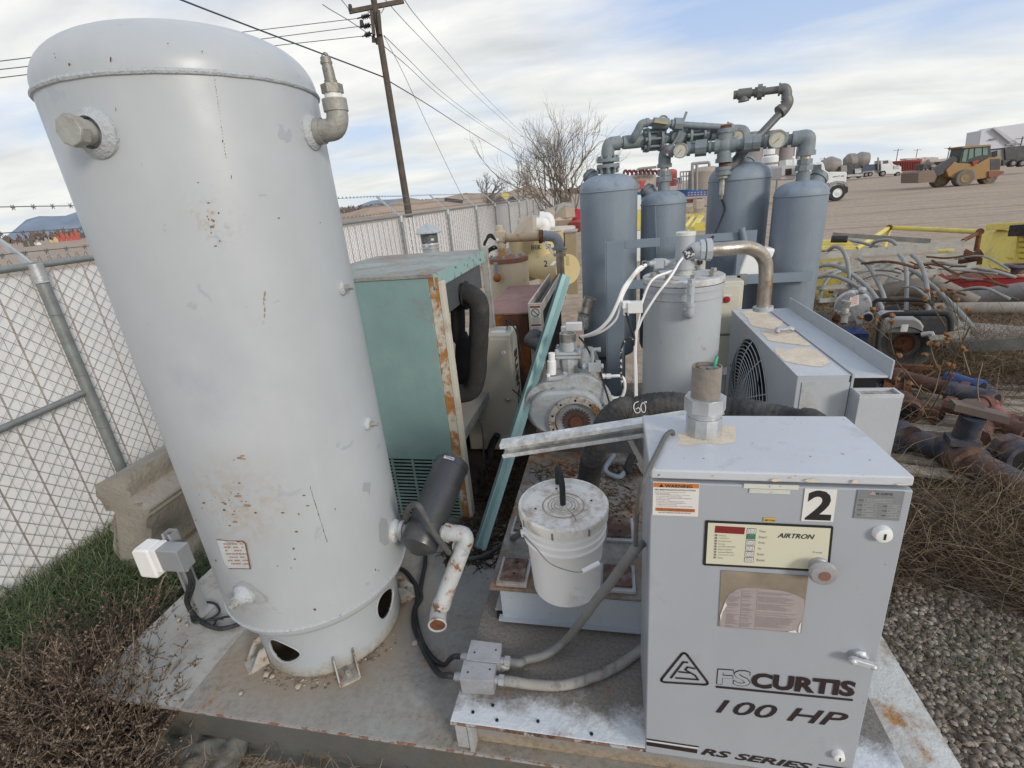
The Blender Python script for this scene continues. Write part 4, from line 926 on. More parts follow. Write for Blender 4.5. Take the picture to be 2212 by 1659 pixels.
# grille: frame sheet with true slots
slots=MB(); zt_,zb2=.622,.08
cols=[(-1.60+j*.1235) for j in range(7)]
for k in range(24):
    z=zt_-.012-k*.0225
    slots.box(-1.62,-.865,GV+.001,GV+.006,z-.0045,z+.0045)
for x in cols: slots.box(x-.006,x+.006,GV,GV+.007,zb2,zt_)
slots.build('vent_grille',M('teal_grille',(.20,.32,.29),.6,dirt=.35,ds=20,dcol=(.22,.22,.14),bump=.1),gc)
MB().box(-1.61,-.87,GV+.05,GV+.06,.06,.62).build('grille_backing',mDark,gc)
MB().box(-1.62,GX,GV+.0,GB,.05,.075).build('floor_pan',M('dusty_floor_pan',(.25,.22,.19),.8,dirt=.5,dcol=(.2,.16,.13),bump=.2),gc)
MB().box(GX-.03,GX+.02,GV+.05,GB-.04,.0751,.115).build('bottom_rail',mGalvD,gc,bevel=.002)
MB().box(-1.5,GX-.005,GV+.06,GB-.045,.70,.716).build('shelf',M('dusty_shelf',(.40,.37,.31),.75,dirt=.3,bump=.1),gc)
MB().box(GX-.0045,GX+.003,GV+.06,GB-.045,.668,.718).build('shelf_edge',mGalvD,gc)
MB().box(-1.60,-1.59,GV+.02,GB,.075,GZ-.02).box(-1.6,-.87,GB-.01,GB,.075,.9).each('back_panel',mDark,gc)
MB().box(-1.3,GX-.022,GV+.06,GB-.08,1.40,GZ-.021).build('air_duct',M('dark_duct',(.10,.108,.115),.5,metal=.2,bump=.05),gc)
mIns=M('pipe_insulation',(.028,.027,.027),.92,var=.3,vs=9,dirt=.2,ds=5,dcol=(.08,.07,.065),bump=.35)
q=lambda a,v: onv(Q1(*a),v)
r5=lambda a,v: onv(R5(*a),v)
MB().tube([r5((1000,1010),2.75),r5((1130,1005),2.72),r5((1215,1015),2.70),r5((1285,1080),2.68),r5((1300,1200),2.68),r5((1292,1400),2.68),q((1080,60),2.68),q((1070,200),2.68),q((1062,330),2.68),q((1030,430),2.68),q((960,460),2.68),q((900,450),2.68)],.058,20,k=5).build('insulated_pipe',mIns,gc)
MB().tube([r5((1080,1060),2.8),r5((1110,1150),2.8),r5((1120,1400),2.8),q((960,60),2.8),q((950,300),2.8),q((930,460),2.8)],.044,18,k=5).build('insulated_pipe',mIns,gc)
MB().tube([r5((1165,1010),2.72),r5((1180,1012),2.72)],.075,20,k=0).cyl(r5((1070,1110),2.78),r5((1190,1105),2.74),.030).build('pipe_clamp',mIns,gc)
MB().tube([q((1080,640),2.6),q((1110,760),2.55),q((1112,900),2.5),q((1095,1120),2.45),q((1050,1265),2.42)],.0055,8).build('black_wire',mBlack,gc)
MB().tube([q((1215,760),2.95),q((1170,850),2.95),q((1160,960),2.9),q((1130,1060),2.85),q((1075,1090),2.8),q((1010,1060),2.8)],.026,14).build('drain_hose',mBlack,gc)
# beige electrical cabinet behind it
MBc=thing('electrical_cabinet','tall narrow beige electrical cabinet with a lock, standing behind the teal cabinet','electrical cabinet',(-.85,3.1,.25))
MB().box(-1.02,-.655,3.01,3.25,.26,1.112).build('cabinet_body',mBeigeC,MBc,bevel=.004)
MB().box(-1.01,-.662,2.995,3.0095,.27,1.09).build('cabinet_door',mBeigeC,MBc,bevel=.004)
p=onv(Q1(1258,165),2.995); lk=MB().lathe([(.014,0),(.013,.006),(0,.007)],p,(0,-1,0),20).build('door_lock',mWhitePl,MBc); MB().box(p.x-.0015,p.x+.0015,p.y-.0085,p.y-.0072,p.z-.006,p.z+.006).build('key_slot',mInk,lk)
p=onv(Q1(1290,500),2.995); MB().sphere(p+V((0,-.012,0)),.012,10).obox(p+V((0,-.014,0)),(.024,0,-.004),(0,.005,0),(.001,0,.006)).build('door_latch',mAlu,MBc)
fl=[(-.654,3.05,.9)]
text('CURTIS',(-.654,3.19,.56),(0,0,1),(0,-1,0),.125,mInk,'cabinet_lettering',MBc,bold=.03,xs=1.0,lift=.0025)
MB().box(-.80,-.70,3.08,3.13,1.1122,1.114).build('top_label',mWhite,MBc)
p=onv(R5(1550,1285),3.15); g=MB().cyl(V((p.x,3.15,1.112)),V((p.x,3.15,1.135)),.016,n=8); g.build('cable_gland',mAlu,MBc)
cable([V((p.x,3.15,1.12)),V((p.x-.01,3.15,1.18)),r5((1580,1275),3.1),r5((1625,1350),3.05),r5((1650,1480),3.02),q((1360,40),3.0),q((1400,250),2.99),q((1415,420),2.98)],.005,'black_wire','thin black wire curling out of the beige cabinet top and down its side',mBlack)
cable([q((1320,430),2.9),q((1370,470),2.9),q((1420,515),2.9)],.004,'black_wire','short bent black wire sticking out before the beige cabinet',mBlack,k=0)
# ================================================================ leaning teal angle bar
tb0=onz(Q1(1085,1590),.262); tt=ond(R5(2050,990),2.9)
top=ond(R5(2052,850),2.9); d=(top-tb0).normalized(); tocam=(EYE-(tb0+top)/2).normalized(); s=d.cross(tocam).normalized()
nn=(tocam*.8-s*.6).normalized(); n2_=d.cross(nn).normalized()
g=MB(); m=(tb0+top)/2; L2=(top-tb0)/2
sr=-s if (-s).x>0 else s      # towards the right of the picture
g.obox(m+sr*.018,L2,(sr*.7+tocam*.7).normalized()*.020,(sr*.7-tocam*.7).normalized()*.0022)
g.obox(m-sr*.008,L2,(sr*.6-tocam*.8).normalized()*.019,(sr*.8+tocam*.6).normalized()*.0022)
g.build('angle_bar',M('bar_teal',(.36,.52,.50),.5,var=.1,rust=.06,bump=.1),label='long teal painted angle bar leaning diagonally against the machines behind the bucket',cat='metal bar')
MB().obox(m-sr*.026-tocam*.015,L2*.995,sr*.008,tocam*.0022).build('flat_bar',M('dark_teal_bar',(.12,.19,.185),.6,bump=.1),label='darker teal flat bar leaning behind the brighter teal angle bar',cat='metal bar')
# ================================================================ screw compressor air end
x1=lambda a,v: onv(X1(*a),v)
AV=2.35
ae=thing('compressor_air_end','pale grey cast screw compressor head with rusty open gear mouth facing forward','compressor head',(-.2,2.5,PZ))
cg=x1((1215,1270),AV); Rg=.130
def hull2(c1,r1,c2,r2,n=48):    # rounded outline of two discs, in x/z
    pts=[]
    d=V((c2[0]-c1[0],c2[1]-c1[1])); L_=d.length; a=math.atan2(d.y,d.x); b=math.acos((r1-r2)/L_)
    for i in range(n//2+1): t=a+b+(2*math.pi-2*b)*i/(n//2); pts.append((c1[0]+r1*math.cos(t),c1[1]+r1*math.sin(t)))
    for i in range(n//2+1): t=a-b+(2*b)*i/(n//2); pts.append((c2[0]+r2*math.cos(t),c2[1]+r2*math.sin(t)))
    return pts
cL=x1((880,1090),AV); cR=x1((1260,1060),AV)
o0=V((0,AV+.07,0))
hp=hull2((cL.x,cL.z),.150,(cR.x,cR.z),.176)
MB().prism(hp,o0,(1,0,0),(0,0,1),(0,.035,0)).build('bolt_flange',mCast,ae,bevel=.004)
hp2=hull2((cL.x+.01,cL.z-.01),.128,(cR.x-.015,cR.z-.03),.140)
g=MB().prism(hp2,V((0,AV+.012,0)),(1,0,0),(0,0,1),(0,.057,0)); g.build('gear_housing',mCast,ae,bevel=.02)
MB().prism([(cL.x-.10,PZ),(cR.x+.10,PZ),(cR.x+.12,cR.z),(cR.x+.06,cR.z+.17),(cL.x+.0,cL.z+.14),(cL.x-.11,cL.z)],V((0,AV+.106,0)),(1,0,0),(0,0,1),(0,.55,0)).build('rotor_casing',mPaleRust,ae,bevel=.03)
# ring flange and gear
gx=x1((1225,1190),AV); RG=(x1((1595,1100),AV)-x1((870,1100),AV)).length/2
gc_=V((gx.x,AV,gx.z-.005))
MB().lathe([(RG*.78,-.004),(RG,-.004),(RG,.014),(RG*.78,.014),(RG*.78,-.004)],gc_,(0,-1,0),64).build('ring_flange',M('ring_rust_paint',(.52,.52,.48),.6,rust=.62,rs=16,rcol=(.20,.10,.04),rcol2=(.34,.19,.08),bump=.4),ae)
MB().lathe([(RG*.78,.010),(RG*.76,.012),(RG*.75,-.06),(RG*.5,-.062),(0,-.062)],gc_,(0,-1,0),56).build('gear_mouth',M('grimy_bore',(.12,.10,.085),.7,metal=.3,bump=.3),ae)
def gear(c,r0,r1,n,y0,y1,nm,mat):
    poly=[]
    for i in range(n):
        for dt,r in ((0,r0),(.25,r0),(.4,r1),(.6,r1),(.75,r0)): t=2*math.pi*(i+dt)/n; poly.append((c.x+r*math.cos(t),c.z+r*math.sin(t)))
    MB().prism(poly,V((0,y0,0)),(1,0,0),(0,0,1),(0,y1-y0,0)).build(nm,mat,ae)
mGear=M('rusty_gear',(.10,.045,.03),.75,metal=.25,var=.4,vs=30,bump=.4)
gear(gc_,RG*.63,RG*.71,34,AV+.018,AV+.04,'large_gear',mGear); gear(gc_,RG*.44,RG*.52,26,AV+.002,AV+.017,'small_gear',M('grey_rust_gear',(.15,.10,.085),.7,metal=.4,var=.3,vs=30,bump=.4))
MB().cyl(gc_+V((0,.0,0)),gc_+V((0,-.012,0)),RG*.24,n=32).build('shaft_end',M('shaft_rust',(.20,.085,.05),.7,metal=.3,bump=.3),ae,bevel=.003)
g=MB(); h=MB()
for a in range(10):
    t=R(18+36*a); p=gc_+V((math.cos(t)*RG*.89,-.0145,math.sin(t)*RG*.89)); h.cyl(p,p+V((0,-.001,0)),.0065,n=12)
h.build('bolt_hole',mDark,ae)
for a in [(938,768),(1200,765),(1422,810),(1568,965),(740,842),(1600,1050)]:
    p=x1(a,AV+.069); o_=MB().cyl(p,p+V((0,-.016,0)),.0105,n=16).build('socket_bolt',mIron,ae); MB().cyl(p+V((0,-.0162,0)),p+V((0,-.0168,0)),.005,n=6).build('bolt_socket',mDark,o_)
# inlet valve on top
vc=x1((1125,330),AV+.20); V0=lambda y,ya=AV+.2: x1((1125,y),ya)
vx,vy=vc.x,AV+.20
zz=lambda y: x1((1120,y),vy).z
def rv(a,b,y): return (x1((a,y),vy)-x1((b,y),vy)).length/2
MB().cyl((vx,vy,zz(600)),(vx,vy,zz(640)+.0),.12,n=8)
r1_=rv(1015,1230,60)
MB().lathe([(0,-.02),(r1_*.88,-.02),(r1_*.88,0),(r1_,0),(r1_,-.055),(r1_*.97,-.057)],(vx,vy,zz(35)),(0,0,1),40).build('inlet_ring',mSteel,ae)
g=MB().lathe([(r1_*.99,zz(255)),(r1_*1.03,zz(150)),(r1_*1.0,zz(145)),(0,zz(145))],(vx,vy,0),(0,0,1),40); g.build('inlet_neck',mCast,ae)
hw=rv(955,1290,300)
MB().box(vx-hw,vx+hw,vy-hw*.8,vy+hw*.8,zz(345),zz(300)).box(vx-hw,vx+hw,vy-hw*.8,vy+hw*.8,zz(298),zz(258)).build('valve_flange',mCast,ae,bevel=.008)
g=MB()
for sx_ in (-1,1):
    for sy in (-1,1): g.bolt((vx+sx_*hw*.86,vy+sy*hw*.62,zz(258)),(0,0,1),.010,.014)
g.each('flange_bolt',mPaleM,ae)
MB().lathe([(hw*.72,zz(345)),(hw*.78,zz(420)),(hw*.62,zz(520)),(hw*.55,zz(590)),(0,zz(590))],(vx,vy,0),(0,0,1),10).build('valve_body',mCast,ae,bevel=.006)
g=MB().lathe([(0,zz(300)),(hw*.42,zz(310)),(hw*.5,zz(400)),(hw*.45,zz(520)),(0,zz(540))],(vx+hw*1.05,vy+.06,0),(0,0,1),20); g.build('valve_lobe',mCast,ae)
MB().cyl((vx+.01,vy+.03,zz(640)),(vx+.01,vy+.03,zz(585)),.125,n=36).build('valve_plate',mPaleRust,ae,bevel=.004)
MB().lathe([(.10,zz(760)),(.118,zz(700)),(.123,zz(645))],(vx+.02,vy+.04,0),(0,0,1),32).build('valve_neck',mPaleRust,ae)
MB().tube([x1((1085,560),vy-.13),x1((1050,610),vy-.13),x1((960,635),vy-.13),x1((870,640),vy-.13)],.014,14).build('oil_elbow',mPaleM,ae)
MB().cyl(x1((905,570),vy-.1),x1((905,400),vy-.1),.024,n=24).cyl(x1((905,400),vy-.1),x1((905,300),vy-.1),.018,n=20).cyl(x1((860,660),vy-.12),x1((860,575),vy-.12),.010,n=12).build('oil_stop_valve',mWhitePl,ae)
g=MB(); c=x1((1470,470),AV+.12); g.box(c.x-.035,c.x+.03,c.y-.03,c.y+.03,c.z-.025,c.z+.025).cyl(c+V((-.065,0,0)),c+V((-.035,0,0)),.017,n=8).cyl(c+V((.03,0,0)),c+V((.045,0,0)),.014,n=8)
g.build('control_valve',mPaleM,ae,bevel=.004)
g=MB().cyl(c+V((-.012,0,.025)),c+V((-.012,0,.06)),.011,n=6).tube([c+V((-.012,0,.05)),c+V((-.012,0,.085)),c+V((.0,0,.092)),c+V((.02,0,.092))],.010,10,k=3).cyl(c+V((.016,0,.092)),c+V((.032,0,.092)),.013,n=6); g.build('elbow_fitting',mPaleM,ae)
g=MB().tube([x1((1560,600),AV+.12),x1((1700,600),AV+.12),x1((1800,600),AV+.12),x1((1850,650),AV+.12),x1((1860,760),AV+.12),x1((1830,860),AV+.12),x1((1780,885),AV+.12),x1((1620,885),AV+.12)],.0085,12,k=4)
for a in ((1575,600),(1650,600),(1680,885),(1625,885)): p=x1(a,AV+.12); g.cyl(p-V((.012,0,0)),p+V((.012,0,0)),.014,n=6)
g.build('bent_tube',mWhitePl,ae)
cable([x1((1262,90),AV+.15),x1((1330,170),AV+.13),x1((1420,330),AV+.12),x1((1530,520),AV+.11),x1((1560,620),AV+.08),x1((1620,820),AV+.05),x1((1660,950),AV+.03),x1((1685,1060),AV+.02)],.005,'black_wire','thin wire with white paint patches hanging over the right side of the compressor head',mBlack)
g=MB().cyl(x1((1070,20),vy+.15),x1((1070,-50),vy+.15),.02,n=12); c=onv(W1(1195,1610),vy+.12); g.box(c.x-.045,c.x+.045,c.y-.02,c.y+.02,c.z-.022,c.z+.022); g.build('white_solenoid',mWhitePl,ae,bevel=.004)
# braided metal hose standing up behind
cable([onv(W1(1300,1640),2.9),onv(W1(1330,1450),2.92)],.036,'braided_hose','upright braided metal hose with a rusty open threaded end beside the dark tank',M('braided_metal',(.40,.38,.34),.4,metal=.7,var=.5,vs=90,bump=.8,bs=140),'hose',k=0,n=20)
bh=MB().cyl(onv(W1(1330,1450),2.92),onv(W1(1333,1435),2.92),.040,n=24).cyl(onv(W1(1345,1440),2.92),onv(W1(1375,1330),2.93),.033,n=20).cyl(onv(W1(1375,1350),2.93),onv(W1(1385,1300),2.93),.038,n=20).lathe([(.038,0),(.038,.04),(.030,.04),(.030,.0)],onv(W1(1380,1320),2.93),onv(W1(1400,1260),2.93)-onv(W1(1380,1320),2.93),24)
bh.build('hose_end',mSteelR,bpy.data.objects['braided_hose'])
# ================================================================ radiator and rusty duct
rd=thing('oil_cooler','beige framed radiator with dark fins and a no-touch warning label, joined to a rusty box','radiator',(-.6,4.1,.3))
RV=3.45
MB().box(-.598,-.490,RV,RV+.02,.32,1.222).build('cooler_frame',mBeigeC,rd,bevel=.003)
MB().box(-.598,-.585,RV+.02,RV+1.35,.32,1.222).box(-.498,-.490,RV+.02,RV+1.35,1.16,1.222).box(-.498,-.490,RV+.02,RV+1.35,.32,.40).each('cooler_side',mBeigeC,rd)
g=MB(); 
for k in range(44): g.box(-.512,-.494,RV+.03+k*.030,RV+.036+k*.030,.40,1.16)
g.box(-.53,-.513,RV+.02,RV+1.35,.33,1.21); g.build('cooler_fins',M('dark_fins',(.05,.05,.055),.6,metal=.4,bump=.1),rd)
MB().box(-.97,-.615,RV+.07,RV+1.22,.2,1.13).build('rusty_duct',mRustOr,rd,bevel=.004)
MB().box(-.98,-.61,RV+.06,RV+1.23,1.1302,1.145).build('duct_top',mRustTop,rd,bevel=.003)
wl2=MB().box(-.583,-.506,RV-.002,RV-.0003,1.01,1.205).build('warning_label',mLabelW,rd)
for (z0,z1) in ((1.190,1.203),(1.055,1.066)): MB().box(-.581,-.508,RV-.0030,RV-.0022,z0,z1).build('maroon_band',M('label_maroon',(.22,.03,.03),.5,bump=0),wl2)
c=V((-.5445,RV-.003,1.155)); MB().ring(c,(0,1,0),.028,.0028,32,6).bar(c+V((-.018,0,.018)),c+V((.018,0,-.018)),.005,.002,(0,1,0)).build('prohibition_sign',mInk,wl2)
g=MB(); 
for k in range(9): z=1.118-k*.0065; g.quad((-.575,RV-.0026,z),(-.575+.055+.01*(k%3)*.4,RV-.0026,z),(-.575+.055+.01*(k%3)*.4,RV-.0026,z+.002),(-.575,RV-.0026,z+.002))
for k in range(4): z=1.045-k*.0065; g.quad((-.575,RV-.0026,z),(-.515,RV-.0026,z),(-.515,RV-.0026,z+.002),(-.575,RV-.0026,z+.002))
g.build('label_print',mTextG,wl2,flat=True)
MB().ring((-.545,RV-.003,.975),(0,1,0),.046,.006,28,6).build('gasket',mBlack,rd)
g=MB().tube([V((-.545,RV,.975)),x1((680,60),RV-.06),x1((640,100),RV-.10),x1((620,140),RV-.12),x1((700,180),RV-.12),x1((790,200),RV-.10)],.043,18,k=4).cyl(x1((690,185),RV-.12),x1((725,190),RV-.12),.051,n=24); g.build('hose_elbow',M('grey_rubber_elbow',(.10,.10,.105),.6,bump=.2),rd)
MB().cyl(V((-.545,RV-.002,.975)),V((-.548,RV-.05,.97)),.040,n=20).each('rusty_nipple',mSteelR,rd)
# ================================================================ beige separator vessel with bolted lid
vx_,vy_=-1.03,4.95; zl=1.40; vr=.205
vs_=thing('separator_vessel','large beige upright vessel with a rusty bolted lid standing behind the teal cabinet','pressure vessel',(vx_,vy_,.2))
MB().lathe([(0,.2),(vr,.2),(vr,zl-.05)],(vx_,vy_,0),(0,0,1),56).build('vessel_shell',mBeige,vs_)
MB().lathe([(vr+.006,zl-.052),(vr+.006,zl-.012),(vr,zl-.010),(0,zl-.008)],(vx_,vy_,0),(0,0,1),56).build('vessel_lid',M('rusty_lid',(.24,.115,.075),.8,var=.2,vs=14,rust=.5,rs=9,rcol=(.18,.075,.04),rcol2=(.36,.17,.06),bump=.4),vs_)
for i in range(8):
    t=2*math.pi*i/8; MB().bolt((vx_+.165*math.cos(t),vy_+.165*math.sin(t),zl-.008),(0,0,1),.016,.02).build('lid_bolt',mAlu,vs_)
w1=lambda a,v: onv(W1(*a),v)
g=MB(); px0=w1((255,660),vy_); 
g.cyl((px0.x,vy_,zl-.01),(px0.x,vy_,w1((250,600),vy_).z),.036,n=20); g.build('riser_base',M('orange_primer',(.45,.25,.10),.7,rust=.2),vs_)
MB().cyl((px0.x,vy_,w1((250,610),vy_).z),(px0.x,vy_,w1((240,480),vy_).z),.043,n=20).cyl((px0.x,vy_,w1((240,590),vy_).z),(px0.x,vy_,w1((240,530),vy_).z),.05,n=20).box(px0.x-.043,px0.x+.05,vy_-.05,vy_+.05,w1((230,500),vy_).z,w1((230,365),vy_).z).cyl((px0.x-.005,vy_,w1((230,380),vy_).z),(px0.x-.005,vy_,w1((225,290),vy_).z),.036,n=20).build('riser_valve',mBeige,vs_,bevel=.006)
a=w1((265,455),vy_); b=w1((760,435),vy_+.0); MB().cyl(a,b,.043,n=22).cyl(w1((280,455),vy_),w1((310,455),vy_),.054,n=22).build('cross_pipe',M('beige_pipe_rust',(.42,.33,.22),.6,rust=.30,rs=9,bump=.3),vs_)
MB().cyl(w1((745,435),vy_),w1((795,430),vy_),.062,n=24).box(b.x-.02,b.x+.03,vy_-.03,vy_+.03,w1((780,520),vy_).z,w1((780,385),vy_).z).build('pipe_clamp',mRust,vs_,bevel=.004)
MB().tube([w1((800,430),vy_),w1((870,430),vy_),w1((950,450),vy_),w1((995,520),vy_),w1((1000,590),vy_)],.050,20,k=6).build('grey_elbow_hose',M('grey_hose_band',(.24,.26,.28),.6,bump=.2),vs_)
MB().cyl(w1((800,430),vy_),w1((830,430),vy_),.055,n=22).cyl(w1((1005,580),vy_),w1((1005,610),vy_),.075,n=22).each('hose_clamp',mGalvD,vs_)
a=w1((1008,605),vy_); MB().cyl(a,V((a.x,vy_,.95)),.040,n=20).cyl(w1((1008,650),vy_),w1((1008,690),vy_),.062,n=20).build('down_pipe',mSteelR,vs_)
MB().bar(w1((790,510),vy_-.05),w1((930,680),vy_-.05),.012,.012).bar(w1((815,500),vy_-.05),w1((955,665),vy_-.05),.012,.012).each('tie_rods',mWhite,vs_)
MB().cyl(w1((172,780),vy_-.25),w1((172,930),vy_-.25),.022,n=14).build('sight_glass',mGreyBox,vs_); MB().sphere(w1((190,975),vy_-.25),.042,14).build('rusty_ball',M('orange_rust',(.36,.13,.03),.8,bump=.5),vs_)
for i in range(3): cable([w1((190,590),vy_-.1),w1((150-i*20,560+i*30),vy_-.12),w1((80-i*10,600+i*25),vy_-.15),w1((20,640-i*60),vy_-.2),w1((60+i*20,440),vy_-.15),w1((120,410+i*20),vy_-.12),w1((170,480),vy_-.08)],.008,'black_wire',['tangled black wire looped beside the beige riser pipe','second tangled black wire, longest of the loops near the rusty lid','third loop of black wire, lowest of the tangle near the rusty lid'][i],mBlack,group='tangled wires at the rusty lid')
MB().sphere(w1((190,485),vy_-.06),.02,12).build('white_ball_end',mWhite,vs_)
# ================================================================ yellow-beige horizontal vessel behind
hv=thing('blower_vessel','yellowish beige horizontal tank with an upright filter drum on it and number 2 painted','vessel',(-.35,6.7,.4))
c0=w1((1120,870),6.0); cr=(w1((1290,870),6.0)-w1((900,870),6.0)).length/2
cA=V((c0.x,6.0,c0.z)); cB=cA+V((-.62,.75,0)); 
ax_=(cB-cA).normalized()
MB().lathe([(0,.0),(cr*.97,0),(cr,.01),(cr,.03),(cr*.96,.04),(cr*.96,1.05),(cr*.8,1.1),(0,1.12)],cA,ax_,48).build('vessel_drum',mYelBe,hv)
MB().bar(cA+V((.0,-.01,cr*.95)),cA+V((.0,-.01,cr*.35)),.035,.02,(0,1,0)).build('end_bracket',mYelBe,hv)
dr=cA+ax_*.42; dr2=V((w1((820,600),6.4).x,6.4,0)); rdr=(w1((960,600),6.4)-w1((680,600),6.4)).length/2
MB().cyl((dr2.x,6.4,c0.z),(dr2.x,6.4,w1((820,390),6.4).z),rdr,n=40).build('filter_drum',mYelBe,hv)
MB().cyl((dr2.x-.35,6.7,c0.z-.2),(dr2.x-.35,6.7,w1((820,420),6.7).z),.18,n=30).build('side_drum',M('shadow_beige',(.40,.33,.19),.5,bump=.05),hv)
p=w1((690,600),6.4-rdr*.75); text('BEKKER',p+V((-.05,-.03,0)),(1,0,0),(0,0,1),.075,mInk,'drum_lettering',hv,bold=.02)
p=w1((800,830),5.95); text('2',V((p.x,p.y,p.z)),(1,-.1,0),(0,.2,1),.10,mInk,'number_mark',hv,bold=.02)
pa=w1((880,810),5.9); MB().quad(pa,w1((930,812),5.9),w1((970,760),5.9),w1((930,752),5.9)).build('white_sticker',mWhite,hv)
eb=thing('switch_box','narrow tall tan steel box with a grey lid standing behind the beige pipes','electrical box',(-.1,7,.6))
bx=w1((1075,500),6.9); bx2=w1((1225,500),6.9)
MB().box(bx.x,bx2.x,6.9,7.15,.6,w1((1150,385),6.9).z).build('box_body',M('tan_box',(.33,.27,.17),.5,bump=.05),eb,bevel=.004)
MB().box(bx.x-.01,bx2.x+.01,6.88,7.2,w1((1150,385),6.9).z+.001,w1((1150,360),6.9).z).build('box_lid',mGreyBox,eb,bevel=.004)
MB().box(bx.x-.06,bx.x-.012,6.85,7.2,.6,w1((1150,370),6.9).z).build('box_door',mYelBe,eb)
for k,(pts,lab) in enumerate([([(800,370),(820,300),(790,260),(735,275)],'nearer white plastic vent elbow pointing left above the beige drum'),([(880,300),(880,240),(850,190),(775,190)],'farther white plastic vent elbow rising behind the other')]):
    vv=6.9+k*.5; g=MB().tube([w1(a,vv) for a in pts],.075,20,k=5); p=w1(pts[-1],vv); g.cyl(p-V((.02,0,0)),p+V((.03,0,0)),.088,n=24); g.build('vent_elbow',mWhite,label=lab,cat='pipe elbow',group='white vent elbows')
fd=thing('filter_drum','upright yellowish drum with a flat rusty rimmed lid behind the white elbows','drum',(w1((950,400),7.6).x,7.6,.5))
fz_=w1((950,330),7.6); MB().cyl((fz_.x,7.6,.5),(fz_.x,7.6,fz_.z-.02),.28,n=36).build('drum_body',mYelBe,fd); MB().cyl((fz_.x,7.6,fz_.z-.0195),(fz_.x,7.6,fz_.z+.015),.30,n=36).build('drum_lid',mCream,fd)
# ================================================================ vent stack
c=ond(R5(868,560),6.0); 
vt=thing('exhaust_stack','galvanised round exhaust stack with a conical rain cap rising behind the teal cabinet','exhaust stack',(c.x,c.y,.9))
zf=lambda y: ond(R5(868,y),6.0).z
MB().lathe([(.096,zf(590)),(.100,zf(488))],(c.x,c.y,0),(0,0,1),32).build('mesh_collar',M('stack_mesh',(.14,.15,.15),.5,metal=.4,var=.5,vs=60,bump=.8,bs=60),vt)
MB().lathe([(.096,zf(660)),(.098,zf(620)),(.106,zf(615)),(.106,zf(610)),(.098,zf(606)),(.100,zf(590)),(.108,zf(585)),(.098,zf(575)),(.095,zf(560))],(c.x,c.y,0),(0,0,1),32).build('stack_tube',mGalv,vt)
prc=[]; g=MB(); n=36
for i in range(n):
    pass
g.lathe([(.152,zf(483)),(.154,zf(475)),(.118,zf(440)),(.045,zf(402)),(.03,zf(397)),(0,zf(396))],(c.x,c.y,0),(0,0,1),28); g.build('rain_cap',mGalv,vt,ang=5)
MB().cyl((c.x,c.y,zf(720)),(c.x,c.y,zf(659)),.105,n=28).build('rubber_base',mBlack,vt)
p=ond(R5(838,592),5.9); MB().obox(p,(.022,-.01,.008),(0,.002,0),(-.008,0,.02)).build('white_sticker',mWhite,vt); p=ond(R5(890,538),5.9); MB().obox(p,(.018,0,0),(0,.002,0),(0,0,.012)).build('white_sticker',mWhite,vt)
dm=MB().cyl((c.x-.55,c.y+.05,zf(735)-.32),(c.x+.25,c.y+.05,zf(735)-.30),.32,n=36); dm.build('dark_drum',mCanG,label='dark horizontal drum lying under the galvanised exhaust stack',cat='drum')
# ================================================================ oil separator tank with bolted lid
ox,oy=.352,2.58; orr=.194; oz=1.515
os_=thing('oil_separator_tank','pale grey upright vessel with a bolted lid and pipes standing left of the fan cooler','pressure vessel',(ox,oy,CZ))
MB().lathe([(0,CZ+.02),(orr-.004,CZ+.02),(orr-.004,oz-.055),(orr+.001,oz-.053),(orr+.001,oz-.028)],(ox,oy,0),(0,0,1),72).build('vessel_shell',mPaleM,os_)
MB().ring((ox,oy,oz-.09),(0,0,1),orr-.002,.003,64,6).build('weld_seam',mPaleM,os_)
MB().lathe([(orr-.002,oz-.026),(orr+.002,oz-.024),(orr+.002,oz),(orr-.004,oz+.004),(0,oz+.004)],(ox,oy,0),(0,0,1),72).build('vessel_lid',M('lid_paint',(.55,.57,.58),.6,dirt=.35,ds=12,dcol=(.34,.27,.2),rust=.14,rs=14,bump=.25),os_)
MB().cyl((ox,oy,oz-.0275),(ox,oy,oz-.0262),orr-.001,n=64).build('gasket',mRust,os_)
for i in range(8):
    t=R(22.5-12+45*i); MB().bolt((ox+.150*math.cos(t),oy+.150*math.sin(t),oz+.004),(0,0,1),.0155,.018).build('lid_bolt',mIron,os_)
x2=lambda a,d_: ond(X2(*a),d_)
pz=x2((715,800),2.6); px_,py_=pz.x,pz.y; zq=lambda y: x2((715,y),2.6).z
MB().cyl((px_,py_,oz+.004),(px_,py_,zq(750)),.037,n=24).ring((px_,py_,oz+.008),(0,0,1),.039,.005,24,6).build('riser_nipple',mPaleRust,os_)
MB().cyl((px_,py_,zq(765)),(px_,py_,zq(640)),.048,n=28).cyl((px_,py_,zq(640)),(px_,py_,zq(285)),.045,n=28).each('riser_pipe',mPaleM,os_)
MB().cyl((px_,py_,zq(290)),(px_,py_,zq(230)),.047,n=28).build('riser_cap',M('cap_paint',(.62,.62,.57),.5,rust=.1,rs=14),os_,bevel=.003)
yb=x2((950,500),2.57); g=MB().tube([V((px_,py_,zq(560))),x2((800,540),2.58),x2((860,510),2.57),x2((960,500),2.57)],[.030,.044],22,k=4); g.build('check_valve',mPaleM,os_)
na=x2((935,500),2.57); nb=x2((1110,490),2.58); dd=(nb-na).normalized(); L_=(nb-na).length
g=MB().cyl(na,na+dd*L_*.40,.050,n=8).cyl(na+dd*L_*.40,na+dd*L_*.5,.040,n=20).cyl(na+dd*L_*.5,nb,.053,n=8); g.each('union_nut',mPaleM,os_,bevel=.002)
